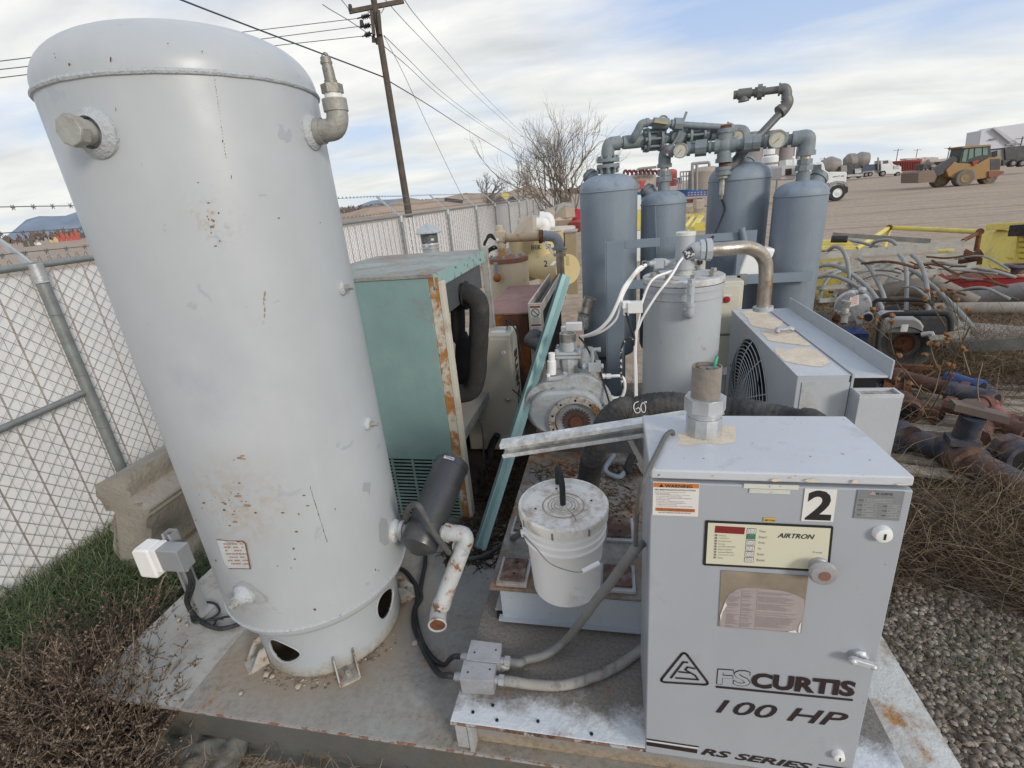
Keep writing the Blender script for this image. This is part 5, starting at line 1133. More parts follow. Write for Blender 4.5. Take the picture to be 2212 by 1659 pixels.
MB().tube([nb,x2((1300,480),2.60),x2((1500,462),2.64),x2((1640,460),2.68),x2((1790,520),2.72),x2((1880,640),2.75),x2((1900,780),2.76),x2((1895,1000),2.76),x2((1880,1150),2.76),x2((1865,1320),2.76)],.033,24,k=7).build('bent_pipe',mSteelR,os_)
MB().cyl(x2((1858,1370),2.76),x2((1860,1315),2.76),.048,n=24).build('pipe_socket',mPaleM,os_)
# nameplate-less blown valve on the front and side fittings
fc=x2((790,1440),2.6-orr-.02); g=MB().cyl(fc+V((0,.03,0)),fc,.022,n=16).tube([fc,fc+V((0,-.012,.01)),fc+V((0,-.012,.05))],.019,16,k=4).cyl(fc+V((0,-.012,.045)),fc+V((0,-.012,.062)),.024,n=20).cyl(fc+V((0,-.012,.062)),fc+V((0,-.012,.10)),.016,n=6).cyl(fc+V((0,-.012,.10)),fc+V((0,-.012,.145)),.017,n=18).cyl(fc+V((0,-.012,.143)),fc+V((0,-.012,.152)),.020,n=18).cyl(fc+V((0,-.012,.152)),fc+V((0,-.012,.17)),.016,n=4)
g.build('relief_valve',mPaleM,os_)
g=MB().cyl(x2((575,670),2.56),x2((430,675),2.52),.013,n=12).cyl(x2((560,672),2.56),x2((585,672),2.56),.018,n=12).cyl(x2((440,675),2.52),x2((400,680),2.50),.019,n=8).box(*sum([[a,b] for a,b in zip(x2((345,690),2.50)-V((.022,.018,.022)),x2((345,690),2.50)+V((.022,.018,.022)))],[])).cyl(x2((290,690),2.49),x2((190,690),2.46),.011,n=10).cyl(x2((270,690),2.49),x2((245,690),2.48),.017,n=8)
g.build('side_valve',mPaleM,os_,bevel=.002)
MB().tube([x2((230,665),2.47),x2((120,660),2.43),x2((105,690),2.43),x2((130,725),2.43)],.003,6,k=3).build('valve_handle',mGalvD,os_)
MB().cyl(x2((595,885),2.6),x2((597,810),2.6),.015,n=8).cyl(x2((820,780),2.66),x2((820,770),2.66),.02,n=8).each('small_fitting',mPaleM,os_)
p=x2((780,545),2.50); MB().obox(p,(.020,0,.012),(0,.012,0),(-.010,0,.018)).build('chipped_tag',M('chipped_tag',(.6,.6,.6),.5,chip=.9,cs=80,ccol=(.04,.04,.05),bump=.2),os_)
w5=lambda a,d_: ond(W5(*a),d_)
cable([x2((160,715),2.45),x2((60,760),2.42),x2((0,830),2.40),w5((760,20),2.40),w5((700,110),2.38),w5((640,260),2.36),w5((560,420),2.36),w5((450,540),2.38),w5((340,600),2.42),w5((250,625),2.48)],.0085,'pneumatic_hose','thicker pale hose sweeping from the separator valve down to the compressor head',mWhitePl,'hose')
cable([x2((130,750),2.44),x2((-10,870),2.42),w5((700,170),2.38),w5((670,300),2.37),w5((620,440),2.38),w5((500,550),2.40),w5((360,610),2.44),w5((250,628),2.50)],.0055,'pneumatic_hose','thinner pale hose sweeping beside the thicker one to the compressor head',mWhitePl,'hose')
cable([x2((720,580),2.5),x2((640,680),2.48),x2((590,770),2.46),x2((520,880),2.42),x2((440,990),2.38),x2((330,1130),2.37),x2((200,1330),2.36),x2((100,1500),2.36),w5((870,520),2.36),w5((832,600),2.36),w5((828,800),2.36),w5((830,1000),2.36),w5((835,1300),2.36)],.0058,'control_hose','pale control hose crossing the separator front and running down beside it',mWhitePl,'hose')
cable([x2((570,790),2.47),x2((450,830),2.44),x2((320,880),2.40),x2((230,960),2.38),x2((160,1100),2.37),x2((80,1350),2.36),w5((880,400),2.36),w5((850,560),2.36),w5((838,800),2.36),w5((845,1000),2.36),w5((850,1300),2.36)],.0055,'control_hose','second pale control hose hanging left of the separator lid and clipped to the first',mWhitePl,'hose')
cable([w5((730,360),2.35),w5((760,450),2.35),w5((800,560),2.35),w5((820,620),2.35),w5((815,720),2.35)],.006,'black_wire','black wire dropping from the small white coil left of the separator',mBlack)
cable([w5((815,650),2.35),w5((770,635),2.34),w5((715,670),2.34),w5((685,760),2.34),w5((678,880),2.34),w5((682,1050),2.34),w5((700,1190),2.34)],.006,'striped_wire','black wire with white paint stripes arching down in front of the dark upright plate',M('striped_wire',(.03,.03,.03),.6,var=0,chip=.5,cs=50,ccol=(.6,.6,.6),bump=0))
c=w5((830,300),2.36); g=MB().box(c.x-.035,c.x+.035,c.y-.025,c.y+.025,c.z-.026,c.z+.026); g.build('coil_body',mWhite,None,bevel=.003,label='small white solenoid coil with a connector hanging left of the separator vessel',cat='solenoid valve')
cc_=bpy.data.objects['coil_body']; c=w5((735,300),2.36); MB().box(c.x-.018,c.x+.018,c.y-.018,c.y+.018,c.z-.005,c.z+.028).cyl(c+V((0,0,-.04)),c,.015,n=8).build('coil_plug',mWhitePl,cc_,bevel=.003); c=w5((772,305),2.36); MB().box(c.x-.010,c.x+.010,c.y-.015,c.y+.015,c.z-.022,c.z+.022).build('coil_joint',mBlack,cc_)
# ================================================================ cream switch box with red button, behind
rb=thing('starter_box','cream starter box with a red push button mounted right of the separator vessel','control box',(.7,3.2,.9))
MB().box(.55,.795,3.2,3.32,1.02,1.36).build('box_body',M('cream_box',(.60,.57,.47),.5,dirt=.1,bump=.05),rb,bevel=.008)
MB().box(.545,.775,3.19,3.1995,1.03,1.335).build('box_door',M('cream_box'),rb,bevel=.004)
c=onv(X2(1332,1213),3.188); MB().lathe([(.020,0),(.020,.008),(.015,.014),(0,.015)],c,(0,-1,0),24).build('red_button',M('red_button',(.35,.01,.012),.35,bump=0),rb)
c=onv(X2(1343,1157),3.188); MB().box(c.x-.024,c.x+.024,3.1865,3.189,c.z-.006,c.z+.006).build('button_label',mLabelW,rb)
MB().box(.56,.80,3.33,3.345,.7,1.37).build('mount_plate',mPaleM,rb)
c=onv(X2(1550,910),3.34); MB().box(c.x-.03,c.x+.03,3.33,3.34,c.z-.04,c.z+.03).build('mount_tab',mGalvD,rb)
MB().box(.56,.76,3.2,3.3,.80,1.015).build('lower_box',M('cream_box'),rb,bevel=.003)
cm=thing('cream_box','cream box with a dark knob glimpsed between the separator pipe and the dryer tanks','control box',(.4,3.25,1.5))
a=onv(X2(820,620),3.25); b=onv(X2(1020,790),3.25); MB().box(a.x,b.x,3.25,3.35,b.z-.15,a.z).build('box_body',M('cream_box'),cm,bevel=.004)
c=onv(X2(940,668),3.24); MB().cyl(c,c+V((0,-.012,0)),.017,n=20).build('knob',mBlack,cm)
# ================================================================ fan cooler
cz1=1.21
fc_=thing('fan_cooler','pale grey box cooler with a round wire fan guard and peeling paint on its top','cooler',(.81,2.55,.45))
FX0,FX1,FY0,FY1=.710,.897,1.955,3.09
MB().box(FX0,FX1,FY0,FY1,.45,cz1-.003).build('cooler_body',M('cooler_paint',(.42,.45,.48),.45,var=.04,dirt=.0,speck=.1,bump=.08),fc_,bevel=.004)
for lx in (FX0+.02,FX1-.05):
    for ly in (FY0+.03,FY1-.08): MB().box(lx,lx+.03,ly,ly+.05,DZ+.0005,.4495).build('cooler_leg',mPaleM,fc_,bevel=.002)
MB().box(FX0-.002,FX1+.002,FY0-.002,FY1,cz1-.0028,cz1).build('cooler_top',mCabLit,fc_,bevel=.002)
MB().box(FX0+.02,FX1+.001,FY0-.0032,FY0-.0005,.46,cz1-.03).build('end_plate',M('cooler_end_paint',(.45,.475,.495),.5,dirt=.30,ds=6,dcol=(.34,.27,.18),bump=.1),fc_)
tq=lambda q,conv: onz(conv(*q),cz1+.0015)
flake([(1045,45),(1195,35),(1250,75),(1330,110),(1310,150),(1250,165),(1120,140),(1095,90)],Q5,tq,'bare_primer_patch',fc_,21,5)
flake([(1185,180),(1300,168),(1420,185),(1530,275),(1400,265),(1290,250),(1230,235)],Q5,tq,'bare_primer_patch',fc_,22,5)
flake([(1275,290),(1380,300),(1420,285),(1560,300),(1620,350),(1650,385),(1590,415),(1440,400),(1340,375),(1280,320)],Q5,tq,'bare_primer_patch',fc_,23,5)
# angled tray edge along the far side
ty0,ty1=FY0-.0,FY1+.02
MB().box(FX1+.004,FX1+.012,ty0-.005,ty1,cz1-.5,cz1+.006).build('core_flange',mPaleM,fc_)
MB().box(FX1+.013,1.03,ty0+.005,ty1,cz1-.016,cz1-.008).build('tray',M('tray_paint',(.50,.54,.57),.5,speck=.3,dirt=.15,bump=.15),fc_,bevel=.001)
MB().box(1.0305,1.038,ty0+.0,ty1,cz1-.02,cz1+.055).build('tray_lip',mPaleM,fc_,bevel=.002)
MB().box(FX1+.013,1.0,ty0+.02,ty1,.45,cz1-.0165).build('fin_core',mDark,fc_)
c=onz(Q5(1330,165),cz1+.02); MB().tube([c+V((-.03,-.012,-.01)),c+V((-.02,-.005,.004)),c+V((0,0,0)),c+V((.03,.006,.003)),c+V((.05,.01,-.005))],[.012,.011,.010,.011,.012],10,k=4).build('small_tap',mAlu,fc_)
bx0,bx1=.905,1.05; by=FY0-.005; bzt=1.158
bxo=MB().box(bx0,bx1,by-.07,by,.5,bzt-.014); bxo.build('header_box',M('header_paint',(.45,.475,.50),.5,speck=.25,bump=.1),fc_,bevel=.002)
g=MB().box(bx0,bx1,by-.07,by-.063,bzt-.0135,bzt).box(bx0,bx1,by-.007,by,bzt-.0135,bzt).box(bx0,bx0+.008,by-.0628,by-.0072,bzt-.0135,bzt).box(bx1-.008,bx1,by-.0628,by-.0072,bzt-.0135,bzt); g.build('header_rim',mCabLit,fc_)
MB().box(bx0+.0085,bx1-.0085,by-.0625,by-.0075,bzt-.0134,bzt-.010).build('dirt_inside',M('tray_dirt',(.18,.165,.15),.9,dirt=.5,ds=20,dcol=(.55,.53,.5),bump=.3),fc_)
# fan guard on the left face
fcx=V((FX0,(2.213+3.23)/2-.13,.80)); FRd=.40
ctr=V((FX0,2.58,.82)); g=MB()
FRd=.345
for k in range(1,20):
    r_=FRd*k/19; bulge=.055*(1-(k/19)**4); n=48
    g.tube([ctr+V((-bulge-.004,r_*math.cos(2*math.pi*i/n),r_*math.sin(2*math.pi*i/n))) for i in range(n)],.0022,5,k=0,closed=True)
for i in range(12):
    t=2*math.pi*i/12; g.tube([ctr+V((-.055*(1-(q_)**4)-.004,FRd*q_*math.cos(t),FRd*q_*math.sin(t))) for q_ in (.08,.4,.7,.85,.95,1)],.0026,5,k=0)
g.build('fan_guard',mPaleM,fc_)
MB().lathe([(FRd*.98,.001),(FRd*.98,.003),(0,.003)],ctr,(-1,0,0),56).build('fan_opening',mDark,fc_)
g=MB()
for i in range(6):
    t=2*math.pi*i/6; e=V((0,math.cos(t),math.sin(t))); f_=V((0,-math.sin(t),math.cos(t))); g.quad(ctr+V((-.006,0,0))+e*.06,ctr+V((-.03,0,0))+e*.07+f_*.07,ctr+V((-.03,0,0))+e*FRd*.92+f_*.12,ctr+V((-.006,0,0))+e*FRd*.92-f_*.02)
g.build('fan_blade',mBlack,fc_)
# ================================================================ big ribbed hose
hp=[ond(Q1(1855,1110),1.93),ond(Q1(1890,1000),1.92),ond(Q1(1925,880),1.90),ond(Q1(1970,750),1.90),ond(Q1(2030,640),1.92),ond(Q1(2120,570),1.94),ond(Q5(330,700),1.95),ond(Q5(450,672),1.95),ond(Q5(600,665),1.95),ond(Q5(740,690),1.95),ond(Q5(950,705),1.94),ond(Q5(1130,725),1.92),ond(Q5(1300,760),1.90),ond(Q5(1440,795),1.88),ond(Q5(1540,835),1.84),V((.70,1.60,.86)),V((.69,1.62,.62)),V((.68,1.66,.41))]
hp[0].z=min(hp[0].z,PZ+.02)
path=smoothpath(hp,14); g=MB(); rb_=.050
base=len(g.v); n=24
g.tube(path,[rb_+.0022*(1 if i%2 else 0)+.0012*math.sin(i*1.7) for i in range(len(path))],n,k=0)
bigh=g.build('suction_hose',mHose,label='thick black ribbed hose marked 60 inches arching behind the control cabinet',cat='hose',ang=80)
# chalk mark
def onHose(q):
    r=ray(*Q5(*q)).normalized(); best=None
    for a,b in zip(path,path[1:]):
        m=(a+b)/2; w_=m-EYE; t=w_.dot(r); dist=(w_-r*t).length
        if dist<rb_ and (best is None or dist<best[0]): best=(dist,t)
    dist,t=best if best else (0,1.95); return EYE+r*(t-math.sqrt(max(0,(rb_+.0035)**2-dist**2)))
for st_ in ([(365,648),(340,660),(332,690),(345,722),(368,722),(375,705),(365,690),(345,700)],[(392,655),(380,680),(385,710),(402,722),(412,700),(408,670),(395,655)],[(407,647),(409,658)],[(416,646),(418,657)]):
    MB().tube([onHose(q) for q in st_],.0018,5,k=4).build('chalk_mark',mWhite,bigh)
cable([onz(T1(1490,190),.66),onz(T1(1420,290),.63),onz(T1(1440,340),.615),onz(T1(1530,370),.612),onz(T1(1575,330),.62)],.0125,'bent_pipe_offcut','small blue-grey bent pipe with elbows lying on the dirty platform',mDry,'pipe',k=4,n=14)
g=MB()
for a,b in (((1620,80),(1735,300)),((1690,260),(1735,340))): g.bar(onz(T1(*a),.62),onz(T1(*b),.605),.03,.012)
g.build('old_bracket',mSteelR,label='rusty steel bracket lying against the cabinet on the platform',cat='bracket')
cable([onz(T1(1640,200),.66),onz(T1(1600,290),.64),onz(T1(1620,340),.62)],.02,'black_hose_stub','short black hose stub lying beside the small bent pipe',mBlack,'hose',k=4)
# ================================================================ air dryer with four tanks
def pol(az,d): a=R(az-12.5); return V((d*math.sin(a),d*math.cos(a),0))
D1,D2,D3,D4=pol(12.24,3.75),pol(17.97,3.84),pol(25.17,3.98),pol(30.7,3.80)
dy=thing('air_dryer','blue-grey air dryer of four upright domed tanks joined by pipework and gauges on top','air dryer',(.55,3.6,.1))
def dtank(c,r,ztop,zbot,name):
    t=MB().lathe([(0,zbot-.09),(r*.55,zbot-.08),(r*.9,zbot-.04),(r,zbot),(r,ztop)],(c.x,c.y,0),(0,0,1),64).build('dryer_tank',mDry,dy)
    MB().lathe([(r,ztop)]+[(r*math.cos(a)**.7,ztop+.01+r*.52*math.sin(a)) for a in [math.pi/2*i/12 for i in range(12)]]+[(0,ztop+.01+r*.52)],(c.x,c.y,0),(0,0,1),64).build('tank_dome',mDryTop,t,ang=60)
    MB().ring((c.x,c.y,ztop+.003),(0,0,1),r+.001,.0045,56,6).build('weld_seam',mDry,t); return t
rL,rS=.2,.155
z1=ond(Q2(360,838),3.75-rL).z; z2=ond(Q2(750,935),3.84-rS).z; z3=ond(Q2(1310,755),3.98-rL).z; z4=ond(Q2(1750,875),3.80-rS).z
ta=dtank(D1,rL,z1,.80,'a'); tbk=dtank(D2,rS,z2,.80,'b'); tcn=dtank(D3,rL,z3,.75,'c'); td_=dtank(D4,rS,z4,.70,'d')
MB().tube([ond(Q2(702,940),3.84-rS-.001),ond(Q2(705,1100),3.84-rS-.001),ond(Q2(712,1340),3.84-rS-.001)],.004,6,k=0).build('seam_bead',mDry,tbk)
# side nozzles near the domes
for t_,c,az_,rr_ in ((ta,D1,150,rL),(tcn,D3,62,rL),(td_,D4,25,rS),(tbk,D2,150,rS)):
    zt_=(z1 if t_ is ta else z3 if t_ is tcn else z4 if t_ is td_ else z2)+rr_*.36
    d=V((math.cos(R(az_)),math.sin(R(az_)),1.1)).normalized(); p=V((c.x,c.y,zt_))+V((math.cos(R(az_)),math.sin(R(az_)),0))*rr_*.55
    MB().cyl(p,p+d*.05,.048,n=20).cyl(p+d*.05,p+d*.066,.055,n=20).cyl(p+d*.066,p+d*.085,.044,n=8).build('fill_port',mFit,t_)
q2=lambda a,d_: ond(Q2(*a),d_)
rp=.033
def run(pts,r,name,fit_r=None,elb=True,mat=None,k=0,n=20,parent=None):
    g=MB().tube(pts,r,n,k=k); return g.build(name,mat or mFit,parent or dy)
# upper line: tank 1 -> tank 3
P0=V((D1.x,D1.y,z1+rL*.5)); 
e1=q2((362,520),3.75); e1=V((D1.x,D1.y,e1.z+.0)); e1b=q2((410,488),3.76); far=q2((1265,408),4.0); e2=V((D3.x,D3.y,far.z+.02))
MB().cyl(P0,V((e1.x,e1.y,e1.z-.03)),rp+.006,n=24).build('tank_nozzle',mFit,dy)
zf1=q2((360,628),3.72).z
for dz in (-.030,.004): MB().cyl((D1.x,D1.y,zf1+dz),(D1.x,D1.y,zf1+dz+.022),.078,n=32).build('pipe_flange',mFit,dy)
bolts_on(MB(),(D1.x,D1.y,zf1+.026),(0,0,1),.063,8,.011,.016).each('flange_bolts',mFit,dy); bolts_on(MB(),(D1.x,D1.y,zf1-.03),(0,0,-1),.063,8,.011,.030).each('flange_bolts',mFit,dy)
zu=e1.z
A=V((D1.x,D1.y,zu-.06)); B=e1b; 
MB().tube([A,V((D1.x,D1.y,zu-.02)),(e1+e1b)/2+V((-.012,0,.006)),e1b,e1b+(far-e1b)*.04],.045,22,k=5).cyl(A-V((0,0,.012)),A+V((0,0,.008)),.050,n=24).build('pipe_elbow',mFit,dy)
L0,L1=e1b,q2((1190,412),3.97); dl=(L1-L0).normalized(); LL=(L1-L0).length; at=lambda f: L0+(L1-L0)*f
MB().cyl(L0,L1,rp,n=24).build('upper_header',mFit,dy)
f2=lambda x: (x-410)/(1190-410)
g=MB()
for x,w_ in ((412,.02),(478,.015),(590,.02),(760,.018),(870,.02),(1055,.016)): collar(g,at(f2(x)),dl,rp+.009,w_*1.6)
g.each('pipe_coupling',mFit,dy)
for x in (532,865,1150):
    MB().cyl(at(f2(x))-dl*.05,at(f2(x))+dl*.05,rp+.010,n=24).build('pipe_tee',mFit,dy)
for x in (690,990):
    c=at(f2(x)); 
    for s_ in (-1,1): MB().cyl(c+dl*(s_*.045)-dl*.008,c+dl*(s_*.045)+dl*.008,.076,n=32).build('pipe_flange',mFit,dy)
    a_,b_,_=frame(dl); g=MB()
    for i in range(8):
        t=2*math.pi*i/8; pp_=c+a_*.062*math.cos(t)+b_*.062*math.sin(t); g.cyl(pp_-dl*.07,pp_+dl*.07,.008,n=10).cyl(pp_-dl*.072,pp_-dl*.054,.013,n=6).cyl(pp_+dl*.054,pp_+dl*.072,.013,n=6)
    g.each('flange_bolts',mFit,dy)
c=at(f2(865)); dn=(V((EYE.x,EYE.y,c.z))-c).normalized(); MB().cyl(c,c+dn*.06,.045,n=24).cyl(c+dn*.06,c+dn*.07,.038,n=20).build('valve_bonnet',mFit,dy)
MB().tube([c+dn*.075+V((.05,0,.14)),c+dn*.08,c+dn*.085+V((-.045,0,-.07))],.008,8,k=0).build('valve_lever',mGalvD,dy)
MB().tube([c+dn*.085+V((-.045,0,-.07)),c+dn*.087+V((-.065,0,-.11))],.012,10,k=0).build('lever_grip',mWhite,dy)
# end of the upper line, down into tank 3
E1=L1; E2=V((D3.x,D3.y,L1.z-.015)); 
MB().tube([L1-dl*.02,L1+dl*.05,q2((1300,405),4.0),V((D3.x+.0,D3.y,L1.z-.02)),V((D3.x,D3.y,L1.z-.08))],.045,22,k=5).build('pipe_elbow',mFit,dy)
MB().cyl(V((D3.x,D3.y,z3+rL*.45)),V((D3.x,D3.y,L1.z-.05)),rp+.004,n=24).build('tank_nozzle',mFit,dy)
for dz in (0,.03): MB().cyl((D3.x,D3.y,z3+rL*.52+.09+dz),(D3.x,D3.y,z3+rL*.52+.11+dz),.078,n=32).build('pipe_flange',mFit,dy)
def gauge(p,n_,r=.046,parent=None):
    t=MB().lathe([(r*.9,-.02),(r,-.016),(r,.006),(r*.97,.009),(r*.88,.009),(r*.88,.004)],p,n_,36).build('gauge_rim',mIron,parent or dy)
    MB().cyl(p+n_*.002,p+n_*.0045,r*.89,n=36).build('gauge_face',M('gauge_dial',(.62,.60,.50),.4,dirt=.15,ds=30,dcol=(.4,.36,.27),bump=0),t)
    a_,b_,_=frame(n_); upz=V((0,0,1)); upz=(upz-n_*upz.dot(n_)).normalized(); sx_=upz.cross(n_)
    g=MB()
    for i in range(24):
        a=R(-135+270*i/23); e=(upz*math.cos(a)+sx_*math.sin(a)); g.bar(p+n_*.0052+e*r*.70,p+n_*.0052+e*r*.80,.0012,.0004,n_)
    e=(upz*math.cos(R(45))+sx_*math.sin(R(45)))*-1; g.bar(p+n_*.0056-e*r*.2,p+n_*.0056+e*r*.6,.0022,.0006,n_); g.build('gauge_needle',mInk,t)
# lower line: tank 2 -> tank 4
B0=q2((800,543),3.80); B1=q2((1775,450),3.80)
lo=lambda x: B0+(B1-B0)*((x-800)/(1775-800)); db=(B1-B0).normalized()
MB().cyl(B0,B1,rp-.002,n=24).build('lower_header',mFit,dy)
MB().tube([V((D2.x,D2.y,B0.z-.085)),V((D2.x,D2.y,B0.z-.03)),V((D2.x+.008,D2.y-.005,B0.z-.005)),B0+db*.0,B0+db*.03],.042,22,k=5).cyl(V((D2.x,D2.y,B0.z-.10)),V((D2.x,D2.y,B0.z-.075)),.050,n=24).build('pipe_elbow',mFit,dy)
MB().tube([V((D4.x,D4.y,B1.z-.085)),V((D4.x,D4.y,B1.z-.03)),V((D4.x-.008,D4.y,B1.z+.0)),B1-db*.03,B1-db*.06],.046,22,k=5).cyl(V((D4.x,D4.y,B1.z-.10)),V((D4.x,D4.y,B1.z-.072)),.054,n=24).build('pipe_elbow',mFit,dy)
for c,zt_,zb_2,k_ in ((D2,B0.z-.09,z2+rS*.5,0),(D4,B1.z-.09,z4+rS*.5,1)):
    MB().cyl((c.x,c.y,zb_2-.01),(c.x,c.y,zt_),rp-.004,n=20).build('tank_nozzle',mSteelR,dy)
    H_=zt_-zb_2; g=MB().cyl((c.x,c.y,zb_2+H_*.42),(c.x,c.y,zb_2+H_*.62),.052,n=8).cyl((c.x,c.y,zb_2+H_*.64),(c.x,c.y,zb_2+H_*.82),.045,n=8).cyl((c.x,c.y,zb_2+H_*.02),(c.x,c.y,zb_2+H_*.38),.040,n=20).cyl((c.x,c.y,zb_2),(c.x,c.y,zb_2+.012),.05,n=20); g.each('union_nut',mFit,dy)
g=MB()
for x,r_,w_ in ((880,.010,.05),(955,.010,.022),(1050,.018,.07),(1120,.006,.015),(1300,.010,.02),(1400,.018,.05),(1455,.018,.05),(1520,.008,.02),(1590,.010,.08),(1660,.011,.02),(1740,.011,.02)): collar(g,lo(x),db,rp+r_,w_,n=8 if r_>.015 else 20)
g.each('pipe_coupling',mFit,dy)
# cross with bull-plug, filter body and drop line
cx0=lo(1228); MB().cyl(cx0-db*.06,cx0+db*.06,.046,n=24).cyl(cx0+V((0,0,-.09)),cx0+V((0,0,.09)),.044,n=24).sphere(cx0,.055,20).cyl(cx0+V((0,0,-.10)),cx0+V((0,0,-.075)),.052,n=24).cyl(cx0+V((0,0,.075)),cx0+V((0,0,.10)),.050,n=24).build('pipe_cross',mFit,dy)
MB().cyl(cx0+V((0,0,.10)),cx0+V((0,0,.12)),.034,n=20).cyl(cx0+V((0,0,-.13)),cx0+V((0,0,-.10)),.030,n=20).each('rusty_nipple',mRust,dy)
zb3=q2((1225,715),3.8).z; MB().cyl(V((cx0.x,cx0.y,zb3)),cx0+V((0,0,-.125)),.045,n=28).cyl(V((cx0.x,cx0.y,zb3)),V((cx0.x,cx0.y,zb3+.02)),.050,n=28).cyl(cx0+V((0,0,-.145)),cx0+V((0,0,-.125)),.050,n=28).each('drain_tee',mFit,dy)
zb4=q2((1215,890),3.8).z
MB().cyl(V((cx0.x,cx0.y,zb3-.02)),V((cx0.x,cx0.y,zb3)),.032,n=8).cyl(V((cx0.x,cx0.y,zb4+.10)),V((cx0.x,cx0.y,zb3-.02)),.014,n=6).build('reducer',mIron,dy)
MB().cyl(V((cx0.x,cx0.y,zb4+.03)),V((cx0.x,cx0.y,zb4+.11)),.017,n=6).cyl(V((cx0.x,cx0.y,zb4)),V((cx0.x,cx0.y,zb4+.03)),.009,.015,n=12).build('hose_fitting',mSteel,dy)
cable([V((cx0.x,cx0.y,zb4+.01)),q2((1205,960),3.78),q2((1180,1040),3.7),q2((1140,1130),3.55),q2((1095,1210),3.4),q2((1040,1320),3.3),q2((1005,1410),3.25)],.007,'black_hose','thin black hose hanging from the dryer pipework down behind the separator',mBlack,'hose')
# bypass above the upper line
by=[at(f2(532)),q2((545,445),3.73),q2((575,395),3.72),q2((600,350),3.72),q2((640,338),3.73)]
MB().tube(by,.026,16,k=5).build('bypass_riser',mFit,dy)
MB().tube([q2((640,338),3.73),q2((890,352),3.80)],.021,16,k=0).tube([q2((890,352),3.80),q2((1225,372),3.9)],.020,16,k=0).build('bypass_pipe',mFit,dy)
MB().tube([q2((1215,370),3.9),q2((1245,372),3.9),q2((1250,400),3.9),q2((1235,425),3.93),at(f2(1150))],.027,16,k=4).cyl(q2((1212,368),3.9),q2((1225,370),3.9),.032,n=16).build('bypass_riser',mFit,dy)
g=MB(); d_=(q2((890,352),3.80)-q2((640,338),3.73)).normalized()
for x,r_,w_ in ((640,.028,.02),(700,.026,.02),(865,.040,.055),(830,.028,.03),(740,.034,.10)): collar(g,q2((640,338),3.73)+(q2((890,352),3.80)-q2((640,338),3.73))*((x-640)/250),d_,r_,w_,8 if r_>.035 else 18)
g.each('pipe_coupling',mFit,dy)
MB().bar(q2((690,330),3.70),q2((790,345),3.72),.03,.012).build('valve_lever',M('yellowed_lever',(.42,.32,.15),.6,bump=.2),dy)
gauge(q2((757,325),3.80),(EYE-q2((757,325),3.80)).normalized(),.036); 
gauge(q2((885,540),3.74),(EYE-q2((885,540),3.74)+V((-.5,0,0))).normalized(),.047); gauge(q2((1592,458),3.73),(EYE-q2((1592,458),3.73)).normalized(),.052); gauge(q2((1297,440),3.93),(EYE-q2((1297,440),3.93)).normalized(),.046)
# long diagonal exhaust pipe
dp=[q2((1262,650),3.84),q2((1300,600),3.86),q2((1640,235),4.05)]
MB().tube([V((cx0.x,cx0.y,q2((1230,655),3.8).z)),dp[0],dp[1]],.034,16,k=3).tube(dp[1:],.0245,18,k=0).cyl(q2((1290,612),3.86),q2((1318,580),3.86),.033,n=18).build('diagonal_pipe',M('dark_pipe',(.13,.135,.135),.5,metal=.2,var=.3,vs=10,bump=.2),dy)
mDkF=M('dark_fitting',(.155,.155,.15),.5,metal=.2,rust=.14,rs=16,bump=.3)
MB().tube([q2((1610,265),4.04),q2((1640,230),4.05),q2((1660,190),4.05),q2((1652,160),4.05)],.036,18,k=5).tube([q2((1652,165),4.05),q2((1655,120),4.05),q2((1640,92),4.05),q2((1600,95),4.05)],.031,18,k=5).cyl(q2((1600,262),4.03),q2((1622,243),4.04),.042,n=20).cyl(q2((1610,95),4.05),q2((1595,97),4.05),.038,n=20).build('pipe_elbow',mDkF,dy)
MB().tube([q2((1600,97),4.05),q2((1270,137),4.05)],.022,18,k=0).cyl(q2((1478,112),4.05),q2((1442,117),4.05),.046,n=8).cyl(q2((1500,110),4.05),q2((1420,119),4.05),.031,n=18).cyl(q2((1400,122),4.05),q2((1300,133),4.05),.033,n=20).cyl(q2((1345,130),4.05),q2((1343,180),4.05),.030,n=20).cyl(q2((1300,133),4.05),q2((1268,138),4.05),.026,n=20).cyl(q2((1343,168),4.05),q2((1343,184),4.05),.034,n=20).build('pipe_tee',mDkF,dy)
# carrying frame
mDF=M('dryer_frame_paint',(.20,.245,.295),.6,var=.08,speck=.15,bump=.15)
a=onv(W5(520,60),3.25); b=onv(W5(715,60),3.25)
zc=onv(Q2(340,1205),3.25).z
MB().box(a.x,b.x,3.25,3.262,.1,zc).build('frame_upright',mDF,dy,bevel=.003); MB().box(a.x-.006,a.x-.0005,3.245,3.42,.1,zc).build('upright_side',mDF,dy)
h1_=onv(Q2(475,1190),3.27).z; h2=onv(Q2(520,1250),3.27).z
xe=onv(Q2(590,1200),3.27).x
MB().box(b.x+.0005,xe+.12,3.268,3.28,h2,h1_).build('frame_beam',mDF,dy,bevel=.002)
zl1=onv(Q2(520,1480),3.27).z; zl2=onv(Q2(520,1545),3.27).z; MB().box(b.x+.0005,xe+.12,3.268,3.28,zl2,zl1).build('frame_beam',mDF,dy,bevel=.002)
a=onv(X2(820,300),3.42); b=onv(X2(1500,250),3.42); zt_=onv(X2(1150,260),3.42).z; zb_2=onv(X2(1150,375),3.42).z
MB().box(a.x-.15,b.x,3.42,3.432,zb_2,zt_).build('frame_beam',mDF,dy,bevel=.002)
c=onv(X2(1780,210),3.43); MB().box(b.x,c.x,3.4325,3.444,zb_2-.05,zt_+.005).build('gusset_plate',mDF,dy)
MB().cyl(onv(X2(1550,175),3.40),onv(X2(1600,400),3.40),.019,n=16).build('stub_pipe',mDF,dy)
